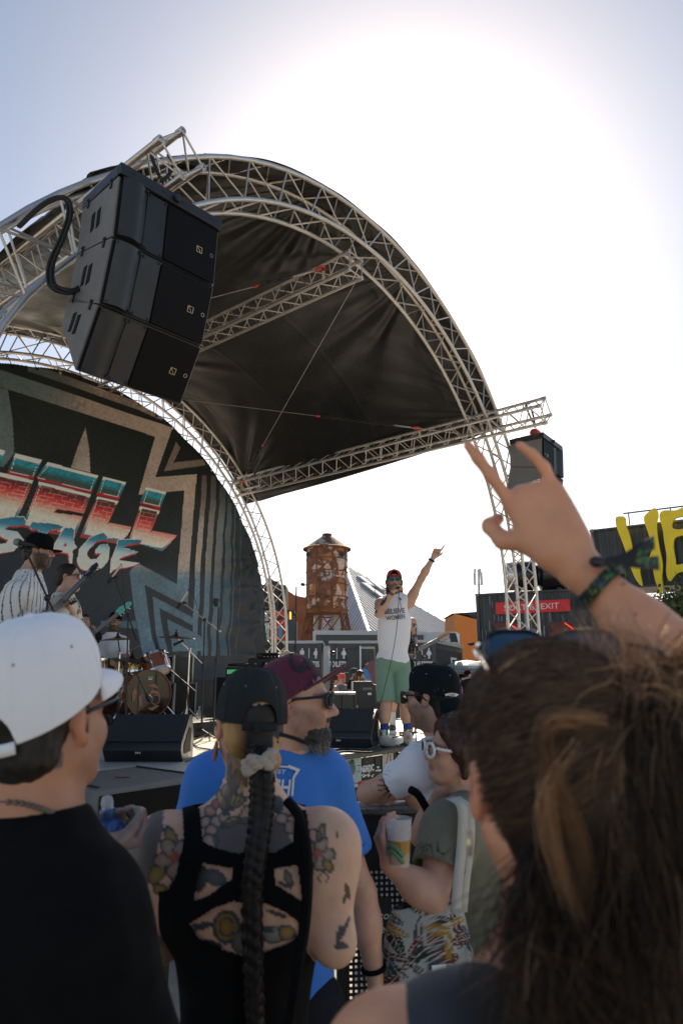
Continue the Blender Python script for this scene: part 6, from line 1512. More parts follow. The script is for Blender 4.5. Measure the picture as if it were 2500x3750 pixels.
def px_paint(V, N, shapes, C_, facing=True):
 px, py = proj(V); fc = ((V - CAM) * N).sum(1) < 0 if facing else np.ones(len(V), bool)
 for sh in shapes:
  if sh[0] == 'e':
   _, cx, cy, a, b, rot, fill, line = sh[:8]; r = rad(rot); dx, dy = px - cx, py - cy; u = (dx * math.cos(r) + dy * math.sin(r)) / a; v = (-dx * math.sin(r) + dy * math.cos(r)) / b; q = np.hypot(u, v)
   if fill is not None: k = (q < 1) & fc; t = (1 - q[k, None] * .35); C_[k] = np.array(fill) * t
   if line is not None: k = (np.abs(q - 1) * min(a, b) < sh[8] if len(sh) > 8 else np.abs(q - 1) * min(a, b) < 3.2) & fc; C_[k] = line
  else:
   k = inpoly(px, py, sh[1]) & fc; C_[k] = C_[k] * (1 - sh[3]) + np.array(sh[2]) * sh[3]
def flower(cx, cy, r, fill=(.40, .27, .20), line=(.07, .075, .08), ctr=(.45, .10, .06), n=5, rot=0):
 s = []
 for k in range(n):
  a = 2 * PI * k / n + rot; s.append(('e', cx + math.cos(a) * r * .62, cy + math.sin(a) * r * .62, r * .55, r * .42, math.degrees(a), fill, line))
 s.append(('e', cx, cy, r * .28, r * .28, 0, ctr, None)); return s
# ---- man in the white cap, nearest on the left
def man_white_cap():
 sk = (.50, .235, .14); hc = at(164, 2642, 1.13); R = face_R(20, 8)
 root = person('man seen from behind in a white baseball cap and black t-shirt, nearest on the left', gnd(hc))
 nk = np.array([-.475, 1.13, 1.575]); shL = np.array([-.66, 1.18, 1.495]); shR = np.array([-.380, 1.10, 1.455]); pel = np.array([-.46, 1.14, 1.0])
 elR = np.array([-.250, 1.12, 1.17]); wr = at(345, 3098, 1.45); elL = np.array([-.74, 1.24, 1.2]); wrL = np.array([-.62, 1.46, 1.1])
 f = Fig(); add_head(f, hc, R, 1.0, neck=nk, nr=.062); torso(f, pel, nk, shL, shR, 1.05, 1.1); limb(f, shR, elR, wr, 1, 1.05); limb(f, shL, elL, wrL, 1, 1.05)
 d = nrm(at(425, 3088, 1.52) - wr); add_hand(f, wr, d, nrm(np.array([.1, .5, .6])), 1.0, curl=(1.0, 1.1, 1.1, 1.2), side=1, thumb=.6); add_hand(f, wrL, (0, 1, 0), (1, 0, 0), 1.0, side=-1)
 for sg, x in ((-1, -.10), (1, .09)): leg(f, pel + [x, 0, -.06], [pel[0] + x, 1.14, .5], [pel[0] + x, 1.12, .08], [pel[0] + x, 1.29, .04])
 def pt(V, C_, N):
  head_paint(V, C_, hc, R, 1.0, brow=(.05, .035, .03), beard=.25, bcol=(.10, .08, .07))
  L = (V - hc) @ R; grey = (L[:, 2] > -.06 + .05 * (L[:, 1] > .0)) & (L[:, 1] < .022) & (L[:, 2] < .1) & (np.abs(L[:, 0]) > .05) & (np.abs(L[:, 0]) < .083)
  k = grey & ~((np.abs(L[:, 1] + .01) < .022) & (L[:, 2] < .03)); C_[k] = np.array([.13, .11, .10]) * (1 + .4 * vnoise(V[k], 120, 2))[:, None]
  hw = np.linalg.norm(V - (wr + d * .06), axis=1) < .11; C_[hw] = C_[hw] * .35 + np.array([.16, .19, .21]) * (.6 + .4 * vnoise(V[hw], 45, 2))[:, None]
  px_, py_ = proj(V);
 body = build_fig(f, 'body', skin_m, root, .0058, (1.40, .012), sk, amp=.0006, fsc=30, paint=pt)
 # short dark hair at the back of the head
 h = Fig(); T = lambda p: hc + R @ np.array(p); h.ell(T((0, -.020, .030)), (.078, .089, .080), R, .01); h.ell(T((0, -.052, -.034)), (.067, .048, .052), R, .02)
 h.plane(T((0, .05, .0)), R @ np.array([0, 1, .35])); h.plane(T((0, -.02, -.075)), R @ np.array([0, .45, -1]), .01)
 for sg in (-1, 1): h.ell(T((sg * .085, .000, -.02)), (.022, .034, .05), R, .008, -1)
 build_fig(h, 'hair', hair_m, root, .004, None, (.016, .013, .011), amp=.0022, fsc=110, stretch=(1, 1, .35), paint=lambda V, C_, N: C_.__imul__((1 + .6 * vnoise(V, 160, 2))[:, None]))
 white = cloth('white_cotton_cap', (.86, .86, .90), .8, var=.04);
 cap, TT, Rl = make_cap(root, hc, R, white, 1.0, tilt=7, hgt=.112, z0=.056, brim=.066, brim_up=.05, back_drop=.060, loose=1.3, res=2, brim_m=white, b=.106, a=.089)
 tee = Fig(); torso(tee, pel, nk - [0, 0, .012], shL, shR, 1.05, 1.1, inf=.018, k=.06)
 for sh, el in ((shR, elR), (shL, elL)): tee.tubecut(sh, sh + (el - sh) * .80, .074, .078, .05)
 tee.ell(nk + [0, 0, .075], (.085, .085, .085), None, .012, -1); tee.plane(pel - [0, 0, .10], (0, 0, -1));
 build_fig(tee, 't_shirt', black_c, root, .0075, None, None, amp=.009, fsc=5.5, seed=2.0, stretch=(1, 1, .7))
 tr = Fig()
 for x in (-.10, .09): tr.cone(pel + [x, 0, -.02], [pel[0] + x, 1.14, .5], .105, .075, .05); tr.cone([pel[0] + x, 1.14, .5], [pel[0] + x, 1.12, .10], .075, .06, .03)
 tr.ell(pel, (.175, .13, .12), None, .05); build_fig(tr, 'trousers', denim, root, .014, amp=.006, fsc=7)
 # necklace of beads and the sunglasses temple
 mb = MB(); P = catmull([at(-60, 2935, 1.09), at(60, 2940, 1.07), at(140, 2958, 1.07), at(190, 2978, 1.075), at(225, 3002, 1.085), at(240, 3020, 1.10)], 8)
 bv = eval_bvh([body])
 def snap(p, off=.003):
  d_ = Vector(p - CAM).normalized(); h_ = bv.ray_cast(Vector(CAM), d_); return np.array(h_[0]) - np.array(d_) * off if h_[0] is not None else p
 P = np.array([snap(p) for p in P]); mb.tube(P, .0009, 4)
 for k in range(6, len(P), 2): mb.ball(P[k], .0042 if k < 30 else .0032, 8)
 mb.build('bead_necklace', mat('beads', (.14, .12, .10), .35, .3), root)
 glasses(root, hc, R, M['blk'], s=1.0, y0=.110, z=.012, w=.028, h=.020)
 mb = MB(); mb.tube([at(300, 2640, 1.20), at(285, 2680, 1.195), at(268, 2690, 1.20)], .0022, 6);
 # blue soft flask in his tattooed hand
 c = at(398, 3068, 1.53); ax = nrm(np.array([-.12, 0, 1])); t = thing('soft_flask', 'small blue drinking flask with clear nozzle in a tattooed hand', 'flask', c - ax * .06, 0, world=True)
 MB().lathe([(.012, -.10), (.030, -.08), (.034, -.02), (.036, .01), (.030, .030), (.017, .036), (.016, .052), (.015, .056)], c, ax, 20).build('pouch', mat('flask_blue', (.02, .10, .34), .25, trans=.2, coat=.3), t)
 MB().lathe([(.0165, .034), (.0175, .036), (.0175, .050), (.014, .052)], c, ax, 16).build('collar', mat('flask_collar', (.03, .07, .15), .4), t)
 MB().lathe([(.009, .050), (.012, .058), (.013, .068), (.010, .080), (.004, .083)], c, ax, 14).build('nozzle', mat('nozzle', (.65, .68, .72), .2, trans=.4), t)
man_white_cap()
# ---- tattooed woman with a black cap and a long braid
def tattooed_woman():
 sk = (.66, .39, .275); hc = at(915, 2655, 1.70); R = face_R(-20, 2); D = 1.68
 root = person('tattooed woman seen from behind with a grey black cap and long dark braid', gnd(hc))
 nk = at(915, 2985, 1.70); shL = at(600, 3105, 1.69); shR = at(1195, 3095, 1.66); pel = at(915, 3100, 1.70); pel[2] = .93
 elL = at(490, 3480, 1.66); elR = at(1225, 3450, 1.62); wrL = elL + np.array([.10, .22, -.02]); wrR = elR + np.array([-.08, .23, -.01])
 f = Fig(); add_head(f, hc, R, .96, neck=nk, nr=.056); torso(f, pel, nk, shL, shR, 1.02, 1.10, fem=True, k=.06); limb(f, shL, elL, wrL, 1, 1.12); limb(f, shR, elR, wrR, 1, 1.10)
 f.ell(shL + [0, 0, -.01], (.066, .062, .075), None, .04); f.ell(shR + [0, 0, -.01], (.068, .062, .078), None, .04)
 for sh in (shL, shR): m = (shL + shR) / 2; f.ell(sh * .55 + m * .45 + [0, -.045, -.10], (.07, .035, .09), None, .05)
 add_hand(f, wrL, nrm([.6, .6, .1]), (0, 0, -1), .95, side=1); add_hand(f, wrR, nrm([-.6, .6, .1]), (0, 0, -1), .95, side=-1)
 for x in (-.10, .10): leg(f, pel + [x, 0, -.05], [pel[0] + x, 1.72, .48], [pel[0] + x, 1.70, .08], [pel[0] + x, 1.86, .04], .95, 1.15)
 ink_ = (.055, .062, .07); pk = (.50, .22, .16); yl = (.36, .22, .07); lt = (.52, .34, .26); gy = (.20, .165, .14)
 S = [('p', [(430, 3150), (560, 2975), (600, 2960), (596, 3040), (560, 3180), (520, 3330), (440, 3500)], (.055, .062, .07), .88)]
 S += [('e', 627, 3066, 20, 40, -25, yl, ink_), ('e', 575, 3200, 26, 40, 30, yl, ink_)] + flower(640, 3140, 66, (.42, .29, .22), ink_, (.50, .12, .07), 5, .4) + [('e', 590, 3260, 30, 20, 30, yl, ink_), ('e', 650, 3250, 26, 40, 10, gy, ink_), ('e', 640, 3290, 30, 20, 50, yl, ink_)]
 S += [('e', 770, 2970, 22, 20, 0, pk, ink_), ('e', 790, 2945, 15, 18, 0, (.45, .08, .08), ink_), ('e', 752, 3012, 24, 22, 0, lt, ink_), ('e', 795, 3008, 26, 22, 0, lt, ink_), ('e', 775, 3040, 22, 20, 0, lt, ink_), ('e', 822, 2995, 20, 22, 0, lt, ink_)]
 for k in range(6): S.append(('e', 862 - k * 10, 2945 - k * 3, 14, 44, 60 - k * 16, (.46, .28, .09), ink_))
 S += [('e', 850, 3010, 42, 16, -25, (.50, .30, .12), ink_), ('e', 900, 2985, 20, 34, 10, lt, ink_), ('e', 768, 3080, 32, 26, 0, lt, ink_), ('e', 830, 2895, 18, 26, 20, pk, ink_), ('e', 862, 2860, 16, 40, 12, gy, ink_), ('e', 895, 2850, 12, 36, -8, ink_, None), ('e', 840, 2830, 10, 40, 8, ink_, None)]
 S += [('p', [(775, 3060), (830, 3010), (900, 2990), (1020, 3000), (1060, 3060), (1070, 3100), (1030, 3180), (800, 3160)], ink_, .86), ('e', 1050, 2965, 24, 26, 0, (.45, .26, .26), ink_), ('e', 1032, 2998, 22, 20, 0, lt, ink_), ('e', 1062, 3030, 20, 24, 0, lt, ink_), ('e', 1012, 2945, 26, 34, 0, ink_, None)]
 S += flower(1162, 3125, 56, (.44, .30, .24), ink_, (.50, .12, .07), 5, .1) + [('e', 1176, 3048, 14, 30, 15, yl, ink_), ('e', 1200, 3170, 24, 16, 60, yl, ink_), ('e', 1183, 3215, 18, 18, 0, None, ink_), ('e', 1150, 3060, 24, 24, 0, None, ink_)]
 S += [('e', 735, 3220, 26, 50, 12, ink_, None), ('e', 790, 3215, 40, 26, 30, (.10, .11, .12), ink_), ('e', 1055, 3215, 12, 30, -20, gy, ink_), ('e', 1040, 3240, 30, 8, 30, ink_, None)]
 S += [('e', 830, 3395, 46, 56, 0, (.40, .24, .05), ink_, 7), ('e', 830, 3395, 26, 34, 0, (.32, .19, .04), ink_), ('e', 745, 3390, 40, 14, -15, ink_, None), ('e', 700, 3410, 14, 30, 40, gy, ink_), ('e', 1010, 3420, 50, 30, -12, (.24, .26, .22), ink_), ('e', 1050, 3415, 30, 26, 0, yl, ink_), ('e', 960, 3400, 44, 10, 12, ink_, None), ('e', 880, 3450, 30, 40, 0, gy, ink_), ('e', 1010, 3345, 40, 8, 20, ink_, None), ('e', 770, 3460, 50, 16, 8, ink_, None)]
 S += [('e', 1272, 3265, 10, 30, -12, (.12, .05, .05), None), ('e', 1262, 3290, 6, 26, 20, ink_, None), ('e', 1240, 3425, 8, 40, 12, ink_, None), ('e', 1262, 3400, 8, 44, 22, ink_, None), ('e', 1250, 3465, 26, 16, 0, ink_, None), ('e', 1235, 3060, 4, 14, 0, ink_, None)]
 S += [('p', [(830, 2760), (865, 2740), (880, 2800), (860, 2900), (835, 2960), (800, 2960), (830, 2880)], (.10, .07, .06), .7), ('p', [(860, 2760), (900, 2770), (910, 2850), (880, 2930)], (.25, .12, .04), .6)]
 def pt(V, C_, N):
  head_paint(V, C_, hc, R, .96, brow=(.1, .06, .04)); px_paint(V, N, S, C_)
  n_ = vnoise(V, 60, 2); C_ *= (1 + .08 * n_)[:, None]
 body = build_fig(f, 'body', skin_m, root, .0044, (1.12, .012), sk, amp=.0012, fsc=14, paint=pt)
 # harness top: a skin tight shell with openings
 top = Fig(); torso(top, pel, nk, shL, shR, 1.02, 1.10, fem=True, inf=.005, k=.06)
 for sh in (shL, shR): m = (shL + shR) / 2; top.ell(sh * .55 + m * .45 + [0, -.045, -.10], (.075, .040, .095), None, .05)
 q = lambda L: [(500 + a * .595, 2350 + b * .595) for a, b in L]
 Op = [q([(385, 700), (385, 980), (412, 1228), (480, 1265), (600, 1300), (840, 1300), (960, 1230), (968, 1100), (905, 955), (900, 700)]), q([(412, 1365), (590, 1400), (590, 1450), (440, 1560), (358, 1590), (380, 1450)]), q([(850, 1400), (985, 1380), (1015, 1590), (860, 1490)]),
          q([(325, 1740), (480, 1640), (600, 1600), (780, 1610), (900, 1660), (990, 1720), (1000, 1790), (940, 1850), (700, 1940), (560, 1900), (400, 1830)])]
 Out = [q([(-200, 500), (280, 500), (280, 985), (290, 1230), (240, 1450), (190, 1530), (-200, 1530)]), q([(1040, 500), (1900, 500), (1900, 1560), (1150, 1560), (1090, 1400), (1060, 1120), (1040, 1000)])]
 def keep(V, N):
  px, py = proj(V); fc = ((V - CAM) * N).sum(1) < 0.02; k = np.ones(len(V), bool)
  for p in Op: k &= ~(inpoly(px, py, p) & fc)
  for p in Out: k &= ~inpoly(px, py, p)
  return k & (V[:, 2] < nk[2] + .02)
 build_fig(top, 'harness_top', black_c, root, .0031, None, None, amp=.0008, fsc=20, keep=keep, thick=.003)
 # dark leggings/shorts
 tr = Fig(); tr.ell(pel, (.205, .15, .15), None, .05)
 for x in (-.10, .10): tr.cone(pel + [x, 0, -.05], [pel[0] + x, 1.72, .45], .115, .085, .05)
 build_fig(tr, 'shorts', black_c, root, .010, amp=.004, fsc=8)
 # shaved nape fringe and hair under the cap
 T = lambda p: hc + R @ (np.array(p) * .96)
 h = Fig(); h.ell(T((0, -.020, .028)), (.077, .086, .078), R, .01); h.cone(T((0, -.06, -.03)), T((.028, -.100, -.070)), .050, .026, .03); h.ell(T((0, -.050, -.026)), (.068, .044, .044), R, .02)
 h.plane(T((0, .03, .0)), R @ np.array([0, 1, .3]));
 for sg in (-1, 1): h.ell(T((sg * .085, .010, -.02)), (.022, .036, .05), R, .008, -1)
 def hp(V, C_, N):
  px, py = proj(V); n_ = vnoise(V * [3, 3, .6], 60, 2); C_ *= (1 + .6 * n_)[:, None]
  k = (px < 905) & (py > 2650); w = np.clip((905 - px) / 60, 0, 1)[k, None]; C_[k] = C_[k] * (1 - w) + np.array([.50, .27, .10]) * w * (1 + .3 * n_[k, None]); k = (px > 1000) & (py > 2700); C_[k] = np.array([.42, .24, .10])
 build_fig(h, 'hair', hair_m, root, .0036, None, (.012, .010, .010), amp=.0007, fsc=70, stretch=(2, 2, .5), paint=hp)
 # braid
 P = catmull([at(948, 2700, 1.58), at(955, 2760, 1.565), at(960, 2850, 1.565), at(958, 2960, 1.565), at(945, 3080, 1.55), at(925, 3220, 1.545), at(925, 3400, 1.55), at(930, 3600, 1.56), at(935, 3760, 1.565), at(935, 3900, 1.57)], 14); L = np.linspace(0, 1, len(P))
 def bc(i, r_, t):
  b = np.array([.008, .006, .006]) * r_.uniform(.4, 2.0); return np.clip(b[None] + (t[:, None] ** 3) * np.array([[.03, .008, .004]]), 0, 1)
 def bp(i, r_):
  k = i % 3; ph = 2 * PI * k / 3; s0 = P[26:]; tt = np.linspace(0, 1, len(s0)); w = .0125 * (1 - .45 * tt); fr = tt * 2 * PI * 9 + ph
  off = np.stack([np.sin(fr) * w * .9, np.cos(2 * fr) * w * .42, 0 * fr], -1); a = r_.uniform(0, 2 * PI); rr = r_.uniform(0, 1) ** .5 * .0175 * (1 - .4 * tt); tw = a + tt * 8
  return s0 + off + r_.normal(0, .0012, s0.shape) + np.stack([np.cos(tw) * rr, np.sin(tw) * rr * .7, rr * .4 * np.sin(a)], -1)
 strands('braid', None, bp, 900, hair_m, root, .0010, cols=bc, seed=3, taper=False, sides=4)
 mb = Fig()
 for k in range(3):
  s0 = P[26:]; tt = np.linspace(0, 1, len(s0)); w = .0125 * (1 - .45 * tt); fr = tt * 2 * PI * 9 + 2 * PI * k / 3; off = np.stack([np.sin(fr) * w * .9, np.cos(2 * fr) * w * .42, 0 * fr], -1); c_ = s0 + off
  for a in range(0, len(c_) - 2, 2): mb.cone(c_[a], c_[a + 2], .0150 * (1 - .4 * tt[a]), .0150 * (1 - .4 * tt[a + 2]), .004)
 build_fig(mb, 'braid_core', hair_m, root, .0038, None, (.008, .007, .007))
 strands('ponytail', None, lambda i, r_: catmull([T((r_.uniform(-.030, .055), r_.uniform(-.095, -.06), r_.uniform(-.05, -.02))), T((r_.uniform(-.03, .03), -.105, -.045)), P[14] + r_.normal(0, .006, 3), P[27] + r_.normal(0, .009, 3)], 4), 260, hair_m, root, .0015, cols=lambda i, r_, t: np.tile(np.array([.012, .010, .010]) * r_.uniform(.6, 2), (len(t), 1)), seed=4, sides=4, taper=False)
 mb = MB(); c0 = at(948, 2792, 1.555);
 for k in range(3):
  Pq = []
  for q_ in np.linspace(0, 2 * PI, 40, endpoint=False): r_ = .023 + .005 * math.sin(q_ * 7 + k * 2); Pq.append(c0 + np.array([math.cos(q_) * r_ * 1.15, math.sin(q_) * r_ * .8 + .004, (k - 1) * .009 + .005 * math.sin(q_ * 3 + k) + .008 * math.cos(q_)]))
  mb.tube(Pq, .009, 10, closed=True)
 mb.build('scrunchie', cloth('cream_cloth', (.42, .35, .29)), root, ang=180)
 char = cloth('washed_black_cap', (.024, .028, .030), .85, var=.25)
 cap, TT, Rl = make_cap(root, hc, R, char, .98, tilt=-2, rot=0, hgt=.118, z0=.018, brim=.07, brim_up=-.1, back_drop=.012, loose=1.4, res=2, side_tilt=3)
 mb = MB(); mb.tube(catmull([at(1022, 2688, 1.60), at(1060, 2698, 1.60), at(1085, 2706, 1.59), at(1110, 2716, 1.58), at(1128, 2722, 1.585)], 4), [.005] * 17, 6); mb.build('strap_end', char, cap)
 # stretched ear lobe
 mb = MB(); cE = T((-.083, -.006, -.058)); mb.tube([cE + np.array([.002 * math.sin(q), .010 * math.cos(q), .020 * math.sin(q)]) for q in np.linspace(0, 2 * PI, 16, endpoint=False)], .0038, 8, closed=True); mb.build('ear_lobe', mat('ear_skin', (.48, .16, .10), .5, sss=.2), root)
 MB().lathe([(.012, -.004), (.013, 0), (.012, .004)], cE, (1, 0, 0), 16).build('ear_plug', M['blk'], root)
 MB().tube(catmull([at(1050, 2930, 1.58), at(1100, 3000, 1.56), at(1125, 3150, 1.545), at(1120, 3350, 1.53), at(1090, 3560, 1.52), at(1060, 3760, 1.54)], 8), .011, 6).build('bag_strap', black_c, root)
tattooed_woman()
# ---- bearded man, maroon cap, blue shirt
def bearded_man():
 sk = (.64, .35, .245); D = 2.16; hc = at(1086, 2578, D); R = face_R(98, 0)
 root = person('bearded man in a maroon cap, sunglasses and blue t-shirt, head turned to the right', gnd(hc))
 nk = at(1000, 2775, 2.16); shL = at(785, 2865, 2.12); shR = at(1178, 2855, 2.26); pel = at(1010, 3000, 2.18); pel[2] = .95
 elR = at(1325, 3270, 2.28); wrR = at(1375, 3590, 2.30); elL = at(640, 3250, 2.15); wrL = elL + np.array([.1, .2, -.1])
 f = Fig(); add_head(f, hc, R, 1.02, nose=1.12, neck=nk, nr=.064); torso(f, pel, nk, shL, shR, 1.05, 1.03); limb(f, shR, elR, wrR, 1, 1.05); limb(f, shL, elL, wrL)
 dR = nrm(np.array([-.05, .15, -1])); add_hand(f, wrR, dR, (-1, .1, 0), 1.0, side=-1, curl=(.3, .4, .5, .5)); add_hand(f, wrL, (0, 1, 0), (0, 0, -1), 1.0, side=1)
 for x in (-.1, .1): leg(f, pel + [x, 0, -.06], [pel[0] + x, 2.2, .5], [pel[0] + x, 2.18, .08], [pel[0] + x, 2.34, .04])
 def pt(V, C_, N):
  head_paint(V, C_, hc, R, 1.02, beard=.5, bcol=(.035, .028, .024), brow=(.04, .03, .025))
  L = ((V - hc) @ R) / 1.02; k = (L[:, 2] < -.085) & (L[:, 1] > .03) & (L[:, 2] > -.16); w = np.clip((-.085 - L[k, 2]) / .03, 0, 1)[:, None] * .7; C_[k] = C_[k] * (1 - w) + np.array([.30, .30, .30]) * w
  k = (L[:, 2] < .05) & (L[:, 2] > -.02) & (L[:, 1] < .01) & (L[:, 1] > -.09) & (np.abs(L[:, 0]) > .05); k &= ~((np.abs(L[:, 1] + .008) < .02) & (np.abs(L[:, 2]) < .033)); C_[k] = C_[k] * .5 + np.array([.10, .085, .075]) * .5
  px_, py_ = proj(V); k = (px_ > 1265) & (py_ > 3140) & (V[:, 0] > 0); C_[k] *= (1 + .15 * vnoise(V[k], 30, 2))[:, None]
 body = build_fig(f, 'body', skin_m, root, .0058, (1.45, .011), sk, amp=.0006, fsc=30, paint=pt)
 T = lambda p: hc + R @ (np.array(p) * 1.02)
 # beard volume
 b = Fig(); b.ell(T((0, .056, -.082)), (.052, .042, .040), R, .02); b.ell(T((0, .074, -.106)), (.032, .027, .033), R, .02)
 for sg in (-1, 1): b.cone(T((sg * .050, .020, -.050)), T((sg * .03, .064, -.092)), .013, .017, .02)
 b.ell(T((0, .092, -.0445)), (.028, .010, .007), R, .008); b.ell(T((0, .104, -.060)), (.020, .016, .008), R, .01, -1)
 def bpt(V, C_, N):
  L = ((V - hc) @ R); w = smoothstep(-.100, -.14, L[:, 2])[:, None] * .6 + .05; C_[:] = (C_ * (1 - w) + np.array([.36, .35, .34]) * w) * (1 + .7 * vnoise(V, 150, 2))[:, None]
 build_fig(b, 'beard', hair_m, root, .0032, None, (.022, .016, .013), amp=.005, fsc=110, paint=bpt)
 strands('beard_hair', None, lambda i, r_: (lambda p, d: np.array([p + d * u + np.array([0, 0, -.012]) * u * u for u in np.linspace(0, 1, 5)]))(T((r_.uniform(-.045, .045), r_.uniform(.045, .095), r_.uniform(-.125, -.06))), (R @ np.array([r_.normal(0, .006), r_.uniform(.004, .016), -.014]))), 500, hair_m, root, .0006, cols=lambda i, r_, t: np.tile((np.array([.03, .024, .02]) if r_.random() < .55 else np.array([.4, .39, .38])), (len(t), 1)), seed=8)
 mar = cloth('maroon_cap_cloth', (.115, .016, .040), .8, var=.1)
 cap, TT, Rl = make_cap(root, hc, R, mar, 1.03, tilt=28, hgt=.120, z0=.020, brim=.092, flat=.25, brim_up=.28, back_drop=.02, opening=False, loose=1.0, res=2)
 decal(cap, [cap], mat('raised_embroidery', (.004, .012, .016), .6, bump=.5, bs=200), 'embroidery', texts=[('Ca', 1080, 2472, 100, 84, -22, .15)], polys=[[(1150, 2395), (1175, 2410), (1185, 2432), (1160, 2425)]], off=.004)
 glasses(root, hc, R, M['blk'], s=1.02, y0=.106, z=.012, w=.028, h=.022, th=.008)
 blue = cloth('blue_cotton', (.020, .18, .60), .85, var=.08)
 tee = Fig(); torso(tee, pel, nk - [0, 0, .010], shL, shR, 1.05, 1.03, inf=.016, k=.06)
 for sh, el in ((shR, elR), (shL, elL)): tee.tubecut(sh, sh + (el - sh) * .66, .072, .074, .045)
 tee.ell(nk + [0, 0, .085], (.088, .088, .085), None, .010, -1); tee.plane(pel - [0, 0, .13], (0, 0, -1))
 to = build_fig(tee, 't_shirt', blue, root, .0068, None, None, amp=.012, fsc=6, seed=5, stretch=(1, 1, .6))
 col_ = MB();
 decal(to, [to], mat('shirt_print', (.72, .72, .70), .7), 'print_lettering', texts=[('FEST', 990, 2832, 16, 55, 3, 0), ('SH', 1000, 2912, 60, 62, 3, .1), ('FRE', 810, 2912, 60, 120, 0, .1)], off=.0025)
 decal(to, [to], MC['shirt_print'], 'print_outline', polys=[[(1055, 2800), (1098, 2818), (1078, 2850), (1072, 2915), (1065, 2915), (1070, 2846), (1083, 2824), (1055, 2812)], [(970, 2800), (1060, 2806), (1060, 2812), (970, 2806)]], off=.0025)
 tr = Fig(); tr.ell(pel + [0, 0, -.06], (.185, .14, .13), None, .05)
 for x in (-.1, .1): tr.cone(pel + [x, 0, -.06], [pel[0] + x, 2.2, .5], .105, .08, .05); tr.cone([pel[0] + x, 2.2, .5], [pel[0] + x, 2.18, .1], .078, .06, .03)
 build_fig(tr, 'trousers', denim, root, .014, amp=.006, fsc=7)
 d_ = nrm(wrR - elR); x_, y_, _ = frame(d_); c = elR + (wrR - elR) * .86
 MB().tube([c + (x_ * math.cos(q) + y_ * math.sin(q)) * .033 for q in np.linspace(0, 2 * PI, 20, endpoint=False)], .007, 8, closed=True).build('wristband', black_c, root)
bearded_man()
